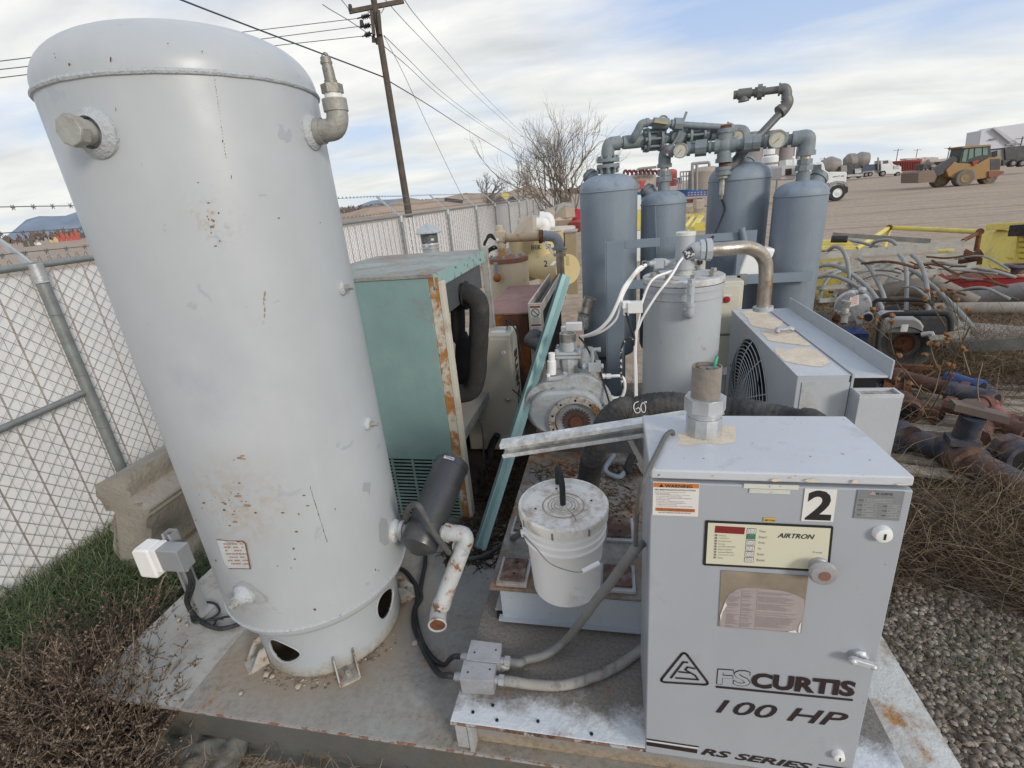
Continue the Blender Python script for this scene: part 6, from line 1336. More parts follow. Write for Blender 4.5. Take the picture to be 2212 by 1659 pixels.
MB().box(onv(X2(1480,600),3.42).x,onv(X2(1540,600),3.42).x,3.42,3.47,.1,zb_2-.001).build('frame_upright',mDF,dy)
z_=onv(X2(1600,850),3.42).z; MB().box(onv(X2(1300,850),3.42).x,onv(X2(1830,850),3.42).x+.3,3.405,3.4195,z_-.06,z_).build('frame_beam',mDF,dy)
MB().box(.0,1.5,3.28,3.44,.03,.10).box(.0,1.5,3.75,3.90,.03,.10).each('skid_rail',mDF,dy)
for c_ in (D1,D2,D3,D4): MB().cyl((c_.x,c_.y,.1),(c_.x,c_.y,.80),.12,n=24).build('tank_leg_ring',mDF,dy)
c=onv(X2(1720,680),3.5); ub=thing('plastic_case','white rounded plastic case seen under the bend of the steel pipe','plastic case',(c.x,3.5,1.2)); MB().obox(V((c.x,3.5,c.z)),(.085,0,-.01),(0,.06,0),(.03,0,.10)).build('case_shell',mWhitePl,ub,bevel=.02)
# ================================================================ chain link fence with slats
fdir=V((math.sin(R(-2.1)),math.cos(R(-2.1)),0)); fn=V((-fdir.y,fdir.x,0))
def FP(s,z,off=0): p=fn*(3.37+off)+fdir*s; p.z=z; return p
fe=thing('chain_link_fence','long galvanised chain link fence with white slats and barbed wire on angled arms','fence',FP(2.5,0))
mSlat=M('white_slat',(.86,.85,.84),.5,var=.08,vs=.9,dirt=.08,dcol=(.5,.48,.44),bump=.05)
mWire=M('fence_wire',(.20,.21,.21),.5,metal=.4,bump=0)
ss=[-3.58,-.52,2.53,5.6]+[8.67+3.05*k for k in range(17)]
FH=1.80
for i,(a,b) in enumerate(zip(ss,ss[1:])):
    near=b<9; g=MB(); n=int((b-a)/.068)
    for k in range(n):
        s0=a+(k+.5)*(b-a)/n; w_=.0318
        off=.006*math.sin(k*2.1)+.02
        g.quad(FP(s0-w_,.04,off),FP(s0+w_,.04,off),FP(s0+w_,FH-.045,off),FP(s0-w_,FH-.045,off))
    g.build('slat_panel',mSlat,fe,flat=True)
    if i<13:
        g=MB(); pt=.085 if near else .12; Hh=FH-.05; W_=b-a; r_=.0017 if near else .0022
        for sg in (1,-1):
            k=-int(Hh/pt)-1
            while k*pt<W_:
                s0=k*pt; z0=0; s1=s0+Hh; z1=Hh
                if s0<0: z0=-s0; s0=0
                if s1>W_: z1-=s1-W_; s1=W_
                if z1>z0+.01:
                    x0,x1=(s0,s1) if sg>0 else (W_-s0,W_-s1)
                    g.tube([FP(a+x0,z0+.03,.0),FP(a+x1,z1+.03,.0)],r_,3,k=0,caps=False)
                k+=1
        if near:   # twisted ends above the rail
            for k in range(int(W_/.06)):
                s0=a+k*.06; g.tube([FP(s0,FH-.02),FP(s0+.012,FH+.045),FP(s0+.03,FH+.02),FP(s0+.022,FH+.05)],.0018,3,k=0,caps=False)
        g.build('chain_mesh',mWire,fe,flat=True)
    MB().cyl(FP(a,FH,-.03),FP(b,FH,-.03),.021,n=12,caps=False).build('top_rail',mGalvD,fe)
for i,s0 in enumerate(ss):
    g=MB().cyl(FP(s0,-.1,-.05),FP(s0,FH-.04,-.05),.034 if i<4 else .03,n=16); po=g.build('fence_post',mGalvD,fe)
    MB().cyl(FP(s0,FH-.10,-.05),FP(s0,FH+.01,-.05),.040,n=16).ring(FP(s0,FH-.10,-.05),(0,0,1),.040,.004,16,6).build('post_cap',mGalv,po)
    if i<4:
        for z in (1.5,1.1,.72): MB().ring(FP(s0,z,-.05),(.1,0,1),.036,.002,16,4).build('wire_tie',mWire,po)
    MB().bar(FP(s0,FH-.01,-.04),FP(s0,FH+.36,.34),.035,.018,fdir).build('barb_arm',mGalv,fe)
MB().cyl(FP(-3.5,.78,-.045),FP(2.50,.98,-.045),.021,n=12).each('brace_rail',mGalvD,fe)
for z,o in ((FH+.36,.34),(FH+.20,.18),(FH+.08,.06)):
    g=MB(); pts=[]
    for i,s0 in enumerate(ss[:16]):
        pts.append(FP(s0,z,o)); 
        if i<15: pts.append(FP((s0+ss[i+1])/2,z-.02,o))
    g.tube(pts,.0032,4,k=3)
    s0=-3
    while s0<24:
        p=FP(s0,z-.008,o)
        g.bar(p+V((-.012,0,-.016)),p+V((.012,0,.016)),.0035,.0035).bar(p+V((.012,0,-.016)),p+V((-.012,0,.016)),.0035,.0035); g.bar(p-fdir*.012,p+fdir*.012,.008,.008)
        s0+=.127
    g.build('barbed_wire',mWire,fe)
# ================================================================ concrete barrier
bv=1.80
jb=[(112,5),(130,90),(175,150),(200,165),(192,250),(232,420),(212,535),(205,640),(600,700),(560,560),(450,440),(410,330),(392,200),(385,140),(300,90),(268,-30)]
pp_=[onv(R3(*q),bv) for q in jb]; rr=random.Random(4)
poly=[(p.x,max(p.z,-.02)) for p in pp_]
g=MB(); P3=[]; 
for (a,b),(c,d) in zip(poly,poly[1:]+poly[:1]):
    for k in range(4): t=k/4; P3.append((a+(c-a)*t+rr.uniform(-.006,.006),b+(d-b)*t+rr.uniform(-.006,.006)))
ys_=[bv,bv+.03,bv+.25,bv+.6,bv+1.1,bv+1.8,bv+2.6]; n=len(P3)
cxb=sum(a for a,b in P3)/n
full=[(cxb+(a-cxb),b) for a,b in P3]
for j,y in enumerate(ys_):
    for a,b in P3: g.v.append(V((a+rr.uniform(-.004,.004),y+(rr.uniform(-.02,.02) if j==0 else 0),b)))
g.f=[tuple(range(n))]+[(j*n+i,(j+1)*n+i,(j+1)*n+(i+1)%n,j*n+(i+1)%n) for j in range(len(ys_)-1) for i in range(n)]+[tuple((len(ys_)-1)*n+i for i in range(n))[::-1]]
g.build('concrete_barrier',mConc,label='broken tan concrete barrier with a crumbled end standing in the grass behind the tall tank',cat='concrete barrier',ang=25)
# ================================================================ outlet on a strut post
b0=onz(R3(680,697),DZ); op=thing('outlet_post','white outdoor socket cover on a short grey strut post with cable loops at its foot','outlet',b0)
zt_=.70; x,y=b0.x,b0.y
g=MB().box(x-.0225,x+.0225,y+.018,y+.0215,DZ,zt_).box(x-.0225,x-.019,y-.0205,y+.0179,DZ,zt_).box(x+.019,x+.0225,y-.0205,y+.0179,DZ,zt_).box(x-.0189,x-.010,y-.0205,y-.017,DZ,zt_).box(x+.010,x+.0189,y-.0205,y-.017,DZ,zt_)
g.build('strut_post',mGreyBox,op); MB().box(x-.06,x+.05,y-.05,y+.05,DZ+.001,DZ+.009).build('post_foot',mFrame,op)
zc=onv(R3(560,400),y-.05).z; a=onv(R3(515,400),y-.05); b=onv(R3(608,400),y-.05)
MB().box(b.x-.115,b.x-.005,y-.088,y-.0215,zc-.055,zc+.055).build('metal_box',mGreyBox,op,bevel=.004)
MB().box(b.x-.145,b.x-.1155,y-.092,y-.02,zc-.062,zc+.058).build('cover_base',mWhitePl,op,bevel=.004)
pr=[(-.033,-.09),(.034,-.09),(.034,.052),(.020,.062),(-.018,.062),(-.033,.045)]
MB().prism([(-.145-0.095,-.095),(-.146,-.095),(-.146,.058),(-.21,.062),(-.235,.045)],(b.x,y-.098,zc),(1,0,0),(0,0,1),(0,.082,0)).build('socket_cover',mWhitePl,op,bevel=.012)
MB().cyl((b.x-.03,y-.05,zc-.075),(b.x-.03,y-.05,zc-.055),.012,n=12).build('cable_gland',mGreyBox,op)
q3=lambda a,z=DZ+.012: onz(R3(*a),z)
cable([V((b.x-.03,y-.05,zc-.07)),V((b.x-.035,y-.055,zc-.14)),onz(R3(600,640),.34),q3((640,720)),q3((700,770)),q3((780,795)),q3((860,780)),q3((920,750))],.010,'outlet_cable','thick grey-black cable running from the socket post foot under the tank',mBlack)
cable([V((b.x-.02,y-.05,zc-.07)),V((b.x-.02,y-.055,zc-.15)),onz(R3(615,650),.32),q3((625,700)),q3((640,760)),q3((720,745)),q3((780,705)),q3((755,660)),q3((700,655)),q3((640,700)),q3((660,750)),q3((800,740))],.0055,'outlet_cable','thin black cable coiled in two loops round the foot of the socket post',mBlack)
cable([q3((750,775)),q3((770,745)),q3((830,730)),q3((900,735))],.005,'outlet_cable','short thin black cable loop between the socket post and the tank skirt',mBlack)
# ================================================================ stones on the deck
mStone=M('pale_stone',(.42,.36,.28),.85,var=.25,vs=20,bump=.4)
def stone(p,r,label,cat='stone',group='small stones on the deck',sz=.6,seed=0,mat=None):
    MB().sphere(p+V((0,0,r*sz*.8)),r,9,sz,.35,random.Random(seed)).build('stone',mat or mStone,label=label,cat=cat,group=group,ang=50)
stone(q3((1038,1050),DZ),.014,'larger of two pale stones lying together at the skirt foot',seed=1); stone(q3((1070,1058),DZ),.011,'pale round stone touching a larger one by the skirt',seed=2)
stone(q3((1210,1115),DZ),.013,'single pale stone in the dirt before the rusty skirt edge',seed=3); stone(q3((900,1150),DZ),.009,'small brown stone left of the dirt ring on the deck',seed=4)
stone(q3((1845,880),DZ),.015,'flat tan stone between the cables and the open pipe end',seed=5); stone(q3((560,750),DZ),.012,'pale stone left of the socket post cable loops',seed=6); stone(q3((605,780),DZ),.010,'small pale stone nearest the weed beside the cable loops',seed=7)
stone(onz(T2(900,610),CZ),.024,'white jagged stone wedged beside the two junction boxes',seed=8,sz=.9,mat=M('white_stone',(.62,.62,.60),.8,var=.1,bump=.5))
# ================================================================ utility pole and wires
PD=18.0
def pp(a,d=PD): return ond(W2(*a),d)
pb=pp((600,1560)); pt_=pp((345,0)); ptt=pt_+(pt_-V((pb.x,pb.y,pb.z)))*.04
mWood=M('weathered_pole_wood',(.085,.068,.055),.85,var=.35,vs=4,streak=.4,scol=(.17,.14,.11),bump=.6,bs=30)
up_=thing('utility_pole','tall brown wooden power pole with a crossarm and insulators beyond the fence','utility pole',(pb.x,pb.y,0))
ax_=(pt_-pb).normalized(); bot=pb-ax_*(pb.z/ax_.z)
MB().cyl(bot,pt_+ax_*1.2,.125,.085,n=16).build('pole_shaft',mWood,up_)
a=pp((148,93)); b=pp((582,8)); b.z=a.z+ (b.z-a.z); MB().bar(a,b,.09,.11).build('crossarm',mWood,up_)
MB().bar(pp((285,78)),pp((330,110)),.04,.02).bar(pp((435,45)),pp((405,105)),.04,.02).each('arm_brace',mGalvD,up_)
MB().bar(pp((345,95))-V((.02,.12,0)),pp((365,285))-V((.02,.12,0)),.14,.10).bar(pp((392,95))+V((.02,-.12,0)),pp((408,285))+V((.02,-.12,0)),.12,.10).each('pole_plate',mWood,up_)
mIns_=M('insulator',(.035,.03,.035),.35,bump=0)
for y0 in (128,203,272):
    g=MB(); a=pp((215+ (y0-128)*.25,y0+18)); b=pp((345,y0-14)); d=(b-a); g.cyl(a,b,.02,n=8)
    for t in (.30,.42,.54,.66): g.cyl(a+d*t-d.normalized()*.03,a+d*t+d.normalized()*.03,.03,.085,n=12)
    g.build('insulator_string',mIns_,up_)
for a in ((160,62),(345,310),(375,325),(250,185)): p=pp(a); MB().cyl(p-V((0,0,.08)),p+V((0,0,.08)),.07,.05,n=10).each('insulator',mIns_,up_)
mLine=M('power_line_wire',(.05,.06,.09),.6,bump=0)
def line(pts,r,label): MB().tube(pts,r,5,k=5).build('overhead_wire',mLine,label=label,cat='overhead wire',group='overhead wires at the pole')
D_=lambda a,d: ond(a,d)
line([pp((215,146)),D_((400,84),17),D_((0,132),16.5),D_((-300,168),17)],.010,'highest of three parallel thin wires running left from the pole')
line([pp((235,208)),D_((400,105),17),D_((0,150),16.5),D_((-300,185),17)],.010,'middle of three parallel thin wires running left from the pole')
line([pp((255,286)),D_((400,120),17),D_((0,168),16.5),D_((-300,203),17)],.010,'lowest of three parallel thin wires running left from the pole')
line([D_((250,-60),14),D_((392,0),15),D_((600,80),16.5),pp((425,612)),pp((470,645),20),pp((800,845),30),pp((1150,1070),45),pp((1500,1280),70)],.021,'thickest overhead cable sagging past the pole from upper left to the bare tree')
line([pp((150,75)),pp((90,0),17),pp((30,-60),16)],.010,'short wire rising left from the left end of the crossarm')
line([pp((-60,35),15),pp((0,75),16),pp((160,170),17),pp((335,290))],.010,'thin wire slanting down to the pole just under the insulators')
line([pp((575,-20)),pp((700,150),24),pp((950,440),35),pp((1250,790),50),pp((1600,1130),75)],.013,'right-most wire running from the crossarm tip down to the bare tree')
line([pp((430,-10)),pp((600,180),24),pp((850,440),35),pp((1200,800),50),pp((1600,1150),75)],.013,'wire next to the right-most one, leaving the crossarm near the pole')
line([pp((425,280)),pp((620,470),26),pp((900,740),38),pp((1250,1000),52),pp((1610,1222),75)],.013,'upper of two close wires leaving the pole below the insulators to the right')
line([pp((425,365)),pp((620,530),26),pp((900,780),38),pp((1250,1020),52),pp((1610,1225),75)],.013,'lower of two close wires leaving the pole below the insulators to the right')
line([pp((425,285)),pp((560,540),18.5),pp((720,880),19),pp((900,1260),19.5),pp((1062,1590),20)],.008,'steep guy wire from the pole down to the fence top')
def farpole(px,d,h,label,arm=1.2,r=.12,conv=W2):
    b=ond(conv(*px),d); h=b.z+.4; arm=min(arm,1.6); r=min(r,.16); t=thing('utility_pole',label,'utility pole',(b.x,b.y,0),'far utility poles')
    MB().cyl((b.x,b.y,0),(b.x,b.y,h),r,r*.8,n=8).build('pole_shaft',mWood,t); MB().bar((b.x-arm,b.y,h-.5),(b.x+arm,b.y,h-.5),.12,.14).build('crossarm',mWood,t)
farpole((1690,1240),75,10.2,'far small utility pole with one crossarm seen through the bare tree')
farpole((1035,450),260,17,'far pole above the red container left of its middle',2.5,.3,Q3); farpole((1215,450),320,19,'far pole rising over the right end of the red container',2.5,.3,Q3)
farpole((1548,450),300,23,'far pole with two arms behind the yellow loader bucket',4,.35,Q3); farpole((1516,430),240,21,'far light pole left of the two-armed pole',2,.3,Q3)
farpole((345,530),240,9,'far pole over the white truck hood, left of the mixer trucks',2.5,.3,Q3); farpole((446,540),300,9,'far pole above the grey mixer drum',3,.3,Q3); farpole((2195,340),200,26,'far pole at the right edge of the picture by the white hut',5,.4,Q3)
# ================================================================ far vehicles and plant: helpers
def sil(conv,poly,v,depth,g=None):
    g=g or MB(); P=[onv(conv(*q),v) for q in poly]; return g.prism([(p.x,p.z) for p in P],V((0,v,0)),(1,0,0),(0,0,1),(0,depth,0))
def rad(conv,a,b,v): return (onv(conv(*a),v)-onv(conv(*b),v)).length/2
def wheel(conv,c,edge,v,w_,parent,mt,mr,name='wheel'):
    p=onv(conv(*c),v); r=(onv(conv(*edge),v)-p).length
    t=MB().cyl(p,p+V((0,w_,0)),r,n=28).cyl(p-V((0,.02,0)),p,r*.93,r*.98,n=28).build(name,mt,parent)
    MB().lathe([(0,.035),(r*.16,.035),(r*.18,.01),(r*.45,.0),(r*.56,.03),(r*.58,.0)],p-V((0,.022,0)),(0,-1,0),24).build('wheel_rim',mr,t); return t
mTyre=M('dusty_tyre',(.16,.145,.125),.9,var=.2,vs=3,bump=.3); mTyreB=M('black_tyre',(.03,.03,.03),.8,bump=.2)
mWhT=M('truck_white',(.70,.71,.70),.3,dirt=.12,dcol=(.4,.36,.3),bump=0); mGreyT=M('truck_grey',(.26,.25,.24),.5,var=.1,dirt=.2,bump=.1); mChar=M('truck_black',(.05,.05,.055),.45,var=.2,dirt=.3,ds=1.5,dcol=(.12,.10,.08),bump=.05)
mGlass=M('truck_glass',(.06,.08,.085),.12,bump=0,spec=.8); mChrome=M('chrome_grille',(.55,.56,.57),.25,metal=.8,var=.3,bump=0); mYel=M('loader_yellow',(.36,.21,.065),.6,var=.2,vs=1.2,dirt=.5,ds=1.2,dcol=(.22,.16,.10),bump=.1)
mYelJ=M('safety_yellow',(.72,.60,.12),.5,var=.15,vs=3,dirt=.36,ds=3,dcol=(.42,.34,.14),rust=.08,bump=.1); mBlueT=M('trailer_blue',(.03,.13,.34),.45,var=.1,dirt=.12,bump=.05); mBlueD=M('old_blue_paint',(.04,.052,.08),.65,var=.25,vs=6,rust=.5,rs=5,rcol=(.09,.05,.035),dirt=.5,ds=5,dcol=(.16,.13,.12),bump=.3)
mRedC=M('container_red',(.26,.05,.045),.6,var=.15,bump=.1); mRedB=M('tray_red',(.45,.04,.04),.5,var=.12,bump=.1)
# wheel loader
LV=44.5
ld_=thing('wheel_loader','yellow wheel loader with a green-glazed cab driving across the gravel yard','loader',onv(Q3(1660,785),LV).xy.to_3d())
sil(Q3,[(1225,665),(1250,645),(1370,640),(1395,700),(1370,752),(1222,760)],LV-.4,2.4).build('bucket',M('worn_bucket',(.19,.14,.11),.6,metal=.2,dirt=.3,bump=.2),ld_)
sil(Q3,[(1350,650),(1380,620),(1560,510),(1585,530),(1575,600),(1420,690),(1380,690)],LV+.3,.3).build('lift_arm',mChar,ld_); sil(Q3,[(1400,600),(1560,505),(1562,516),(1405,612)],LV+.9,.2).build('lift_arm',mChar,ld_)
sil(Q3,[(1480,640),(1560,560),(1600,575),(1780,580),(1890,520),(2000,520),(1990,640),(2020,650),(2018,668),(1880,710),(1760,730),(1600,735),(1500,700)],LV+.2,1.7).build('loader_body',mYel,ld_,bevel=.06)
sil(Q3,[(1880,650),(2022,648),(2020,668),(1960,700),(1880,705)],LV+.1,2.0).build('counterweight',M('loader_red_guard',(.20,.08,.05),.6,bump=.1),ld_)
sil(Q3,[(1895,535),(1990,535),(1985,632),(1895,640)],LV+.18,1.72).build('engine_grille',mChar,ld_)
cb2=sil(Q3,[(1640,430),(1900,405),(1905,540),(1700,580),(1600,575),(1612,540)],LV+.4,1.4).build('loader_cab',M('cab_frame',(.04,.05,.045),.5,bump=0),ld_,bevel=.03)
sil(Q3,[(1630,418),(1900,400),(1905,415),(1640,436)],LV+.25,1.7).build('cab_roof',mYel,ld_)
mGG=M('green_glass',(.16,.24,.21),.2,bump=0)
for q_ in ([(1650,450),(1690,440),(1665,560),(1630,560)],[(1702,440),(1740,436),(1735,520),(1690,540)],[(1752,432),(1815,428),(1812,500),(1750,515)],[(1825,428),(1870,424),(1868,500),(1825,500)]): sil(Q3,q_,LV+.37,.03).build('cab_window',mGG,cb2)
sil(Q3,[(1725,560),(1780,540),(1790,560),(1740,600)],LV+.1,.1).build('red_step',mRedC,ld_)
MB().sphere(onv(Q3(1625,435),LV),.12,8).build('mirror',mChar,ld_); sil(Q3,[(1600,450),(1612,450),(1612,540),(1600,540)],LV+.3,.05)
for c,e,dy_ in (((1443,727),(1443,797),.9),((1663,712),(1663,788),-.1),((1893,705),(1893,768),.7)): wheel(Q3,c,e,LV+dy_,.6,ld_,mTyre,M('dusty_rim',(.26,.18,.10),.8,bump=.1))
# white truck, nose to the right
TV=37.0
wt=thing('white_truck','white bonneted truck parked nose right behind the right dryer tank','truck',onv(Q3(465,925),TV).xy.to_3d())
sil(Q3,[(385,690),(400,655),(553,655),(560,675),(550,745),(560,790),(520,800),(385,800)],TV,2.0).build('bonnet',mWhT,wt,bevel=.05)
cbw=sil(Q3,[(205,560),(330,562),(345,590),(355,640),(395,665),(390,760),(205,790)],TV+.0,2.2).build('cab',mWhT,wt,bevel=.04); sil(Q3,[(228,590),(300,588),(325,640),(300,668),(228,668)],TV-.02,.02).build('cab_window',mGlass,cbw); sil(W4,[(990,430),(1040,430),(1035,540),(985,590)],TV-.03,.02).build('cab_window',mGlass,cbw)
sil(Q3,[(388,790),(410,755),(470,740),(530,742),(565,760),(573,790),(545,800),(530,775),(470,760),(420,790),(400,860),(388,860)],TV-.12,.6).build('mudguard',mGreyT,wt,bevel=.03)
sil(Q3,[(530,800),(568,795),(565,845),(545,860),(528,850)],TV-.1,2.2).build('bumper',mInk,wt)
wheel(Q3,(466,853),(466,926),TV-.15,.4,wt,mTyreB,mWhT)
sil(W4,[(1240,640),(1365,625),(1365,632),(1240,660)],TV-.02,.02).build('bonnet_stripe',mTextG,wt); sil(W4,[(1385,625),(1430,620),(1430,640),(1385,645)],TV-.02,.02).build('bonnet_badge',mTextG,wt)
g=MB(); 
for k in range(5): sil(W4,[(1000+k*38,590-k*2),(1020+k*38,520-k*0),(1180,560),(1175,700-k*12)],TV-.3,.1) if False else None
# sleeper body and hopper trailer left of it
sb=thing('grey_truck_cab','grey truck cab with a dark square window between the two right dryer tanks','truck',onv(Q3(40,800),TV+2).xy.to_3d())
sil(W4,[(340,480),(400,445),(590,445),(600,620),(560,700),(325,700)],TV+1,2.2).build('cab_body',M('cab_grey',(.42,.41,.40),.5,dirt=.1,bump=0),sb,bevel=.05); sil(W4,[(415,510),(520,500),(518,610),(412,620)],TV+.97,.03).build('cab_window',mInk,sb)
sil(W4,[(330,630),(590,615),(590,622),(330,640)],TV+.97,.03).build('trim_stripe',mRedC,sb)
MB().tube([onv(W4(530,310),TV+2),onv(W4(560,330),TV+2),onv(W4(560,440),TV+2)],.09,8).build('exhaust_pipe',mWhite,sb); sil(W4,[(420,350),(640,340),(640,450),(420,450)],TV+3,1.5).build('roof_fairing',mWhT,sb)
sg=thing('plant_silos','row of tall weathered grey silos behind the dryer tanks','silo',onv(W4(300,600),60).xy.to_3d())
for a,b,t_ in ((-260,60,0),(70,330,-20),(325,600,60),(600,680,80)):
    c=onv(W4((a+b)/2,300),60); r=rad(W4,(a,300),(b,300),60); MB().cyl((c.x,60+r,2),(c.x,60+r,onv(W4((a+b)/2,t_-150),60).z),r,n=28).build('silo_tower',M('silo_grey',(.30,.265,.26),.75,var=.15,vs=.6,streak=.3,scol=(.22,.19,.18),bump=.05),sg)
hp_=thing('white_hopper','white cement hopper with a tapered bottom on legs beside the grey silos','hopper',onv(W4(180,700),42).xy.to_3d())
c=onv(W4(190,300),42); r=rad(W4,(45,350),(335,350),42)
MB().lathe([(0,onv(W4(190,740),42).z),(r*.25,onv(W4(190,740),42).z),(r*.98,onv(W4(190,530),42).z),(r,onv(W4(190,520),42).z),(r,onv(W4(190,300),42).z),(r*.8,onv(W4(190,270),42).z),(0,onv(W4(190,262),42).z)],(c.x,42+r,0),(0,0,1),28).build('hopper_body',mWhT,hp_)
c2=onv(W4(170,180),42); MB().cyl((c2.x,42+r,onv(W4(170,250),42).z),(c2.x,42+r,onv(W4(170,110),42).z),r*.7,n=16).build('dust_collector',mWhT,hp_)
for x_ in (60,175,300): p=onv(W4(x_,560),42); MB().cyl((p.x,42.2,0),(p.x,42.2,p.z),.08,n=8).build('hopper_leg',mGreyT,hp_)
for y_ in (400,420): MB().ring((c.x,42+r,onv(W4(190,y_),42).z),(0,0,1),r*1.02,.03,28,4).build('hopper_band',mGreyT,hp_)
def mixer(label,drum,cab,v,conv,mc,wheels,grille=None,name='mixer_truck'):
    t=thing(name,label,'truck',onv(conv(*wheels[0][0]),v).xy.to_3d(),'trucks parked on the far side of the yard')
    if drum:
        a,b,r0,r1,r2=drum; pa=onv(conv(*a),v); pb_=onv(conv(*b),v); pa.y=pb_.y=v+1.2; L_=(pb_-pa).length
        MB().lathe([(0,0),(r0,0),(r1,L_*.4),(r1,L_*.55),(r2,L_),(0,L_)],pa,(pb_-pa),20).build('mixer_drum',M('drum_grey',(.22,.20,.18),.6,dirt=.3,ds=1,dcol=(.33,.29,.25),bump=.1),t)
    c=sil(conv,cab[0],v,2.3).build('cab',mc,t,bevel=.05)
    for w_ in cab[1:]: sil(conv,w_,v-.03,.03).build('windscreen',mGlass,c)
    if grille: sil(conv,grille,v-.25,.25).build('grille',mChrome,c)
    for cc,e in wheels: wheel(conv,cc,e,v-.1,.5,t,mTyreB,mGreyT)
    return t
mixer('grey mixer truck parked behind the white truck bonnet',((1090,470),(1420,420),.9,1.25,.7),[[(1380,460),(1480,440),(1490,560),(1380,600)]],85,W4,mGreyT,[((1200,640),(1200,680)),((1400,640),(1400,680))])
t=mixer('black truck with a bright chrome grille facing the yard, beside the mixer drums',((1500,400),(1690,340),.8,1.2,1.0),[[(1470,430),(1690,410),(1700,480),(1760,500),(1765,640),(1500,660)],[(1520,435),(1590,430),(1590,480),(1525,485)],[(1610,430),(1675,425),(1680,470),(1612,478)]],95,W4,mChar,[((1510,640),(1510,680)),((1700,630),(1700,668))],[(1620,510),(1730,500),(1735,580),(1625,590)])
sil(W4,[(1490,610),(1770,590),(1770,630),(1490,650)],94.6,.3).build('bumper',mChrome,t)
t=mixer('blue-grey flatbed mixer truck with a white cab facing right beside the red container',((1660,360),(1900,340),.9,1.3,1.1),[[(2070,360),(2212,345),(2260,360),(2290,430),(2330,440),(2430,470),(2430,590),(2150,600),(2080,560)],[(2110,370),(2200,360),(2205,410),(2115,420)]],100,W4,mWhT,[((1820,610),(1820,650)),((1890,600),(1890,640)),((2110,590),(2110,640)),((2370,600),(2370,640))])
sil(W4,[(1760,440),(2050,420),(2100,520),(1760,560)],100.3,2).build('truck_bed',M('bed_blue',(.06,.08,.12),.6,var=.3,bump=.1),t); sil(W4,[(2020,310),(2040,310),(2040,520),(2020,520)],100,.2).build('exhaust_pipe',mGreyT,t); sil(W4,[(2300,450),(2400,445),(2405,500),(2300,510)],99.9,.1).build('grille',mChrome,t)
for x0,y0,mt_,lab in ((1262,578,mChar,'dark truck just right of the red container'),(1345,566,mGreyT,'grey truck second right of the red container'),(1430,556,mChar,'dark truck behind the loader arm'),(1515,545,mGreyT,'grey truck left of the loader cab')):
    mixer(lab,None,[[(x0,y0+4),(x0+26,y0),(x0+30,y0+22),(x0+48,y0+24),(x0+50,y0+56),(x0,y0+62)],[(x0+8,y0+8),(x0+24,y0+6),(x0+26,y0+20),(x0+9,y0+22)]],105,Q3,mt_,[((x0+10,y0+60),(x0+10,y0+74)),((x0+42,y0+56),(x0+42,y0+70))])
    sil(Q3,[(x0+52,y0+14),(x0+78,y0+10),(x0+80,y0+48),(x0+54,y0+54)],106,2).build('tipper_body',mChar,label='dark tipper body behind the '+lab,cat='truck body',group='tipper bodies along the yard')
rc2=thing('red_container','long dark red open container behind the parked trucks','container',onv(Q3(1140,650),118).xy.to_3d()); sil(Q3,[(1015,555),(1260,535),(1240,640),(1040,652)],118,4).build('container_shell',mRedC,rc2)
g=MB()
for k in range(14): sil(Q3,[(1030+k*16,556),(1034+k*16,556),(1040+k*15,645),(1036+k*15,645)],117.8,.2,g)
g.build('container_ribs',mRedC,rc2)
rr=random.Random(9)
for k,(x,y,w_,h_,mt,lab) in enumerate([(1280,600,90,60,mGreyT,'grey machinery block right of the red container'),(1330,570,120,60,mYel,'yellow machinery block left of the loader bucket'),(1420,560,110,50,M('tan_heap',(.34,.27,.2),.8),'tan block of aggregate behind the loader arm'),(1250,540,400,22,M('pale_wall',(.50,.44,.38),.8),'low pale wall running behind the red container'),(1110,530,300,14,M('pale_wall'),'thin pale wall top left behind the red container'),(1560,520,90,60,mGreyT,'grey equipment behind the loader cab')]):
    g=MB(); v=135+k*4
    for j in range(5): x0=x+w_*j/5; sil(Q3,[(x0,y+h_),(x0+w_/5,y+h_-1),(x0+w_/5,y-4*rr.random()-j*1.5),(x0,y-6*rr.random()-j*1.5)],v+rr.random(),3,g)
    g.build('yard_machinery',mt,label=lab,cat='machinery',group='machinery along the far yard edge')
ht=thing('white_hut','pale steep-roofed plant building with a small dark sign, half veiled in dust at the right','building',onv(Q3(2000,450),170).xy.to_3d())
mHut=M('hut_pale',(.55,.56,.60),.7,var=.06,bump=0)
sil(Q3,[(1768,585),(1812,272),(1925,250),(1935,240),(2300,190),(2300,575)],170,6).build('hut_wall',mHut,ht); sil(Q3,[(1925,252),(1940,240),(2240,440),(2150,440)],169,.9).build('roof_seam',M('hut_shade',(.46,.46,.50),.7,bump=0),ht); sil(Q3,[(1895,348),(1960,338),(1958,350),(1893,360)],169.5,.4).build('hut_sign',mTextG,ht)
bt=thing('black_truck','black and grey heavy truck at the right edge behind the yellow loader','truck',onv(Q3(2100,600),62).xy.to_3d())
sil(Q3,[(2030,430),(2300,400),(2300,520),(2040,545)],62,2.5).build('truck_body',mChar,bt); sil(Q3,[(1890,465),(2035,440),(2040,540),(2010,575),(1990,580)],62.2,2.2).build('truck_cab',mGreyT,bt,bevel=.05); sil(Q3,[(1915,470),(1960,455),(1960,510),(1915,515)],62.1,.1).build('truck_window',mInk,bt); sil(Q3,[(2010,545),(2300,520),(2300,560),(2015,600)],62,2.4).build('chassis',mChar,bt)
sil(Q3,[(2040,400),(2120,385),(2200,390),(2200,400),(2120,397),(2050,410)],62.5,.3).build('roof_rack',mGreyT,bt)
for x_ in (2110,2195): wheel(Q3,(x_,575),(x_,607),61.8,.5,bt,mTyreB,mGreyT)
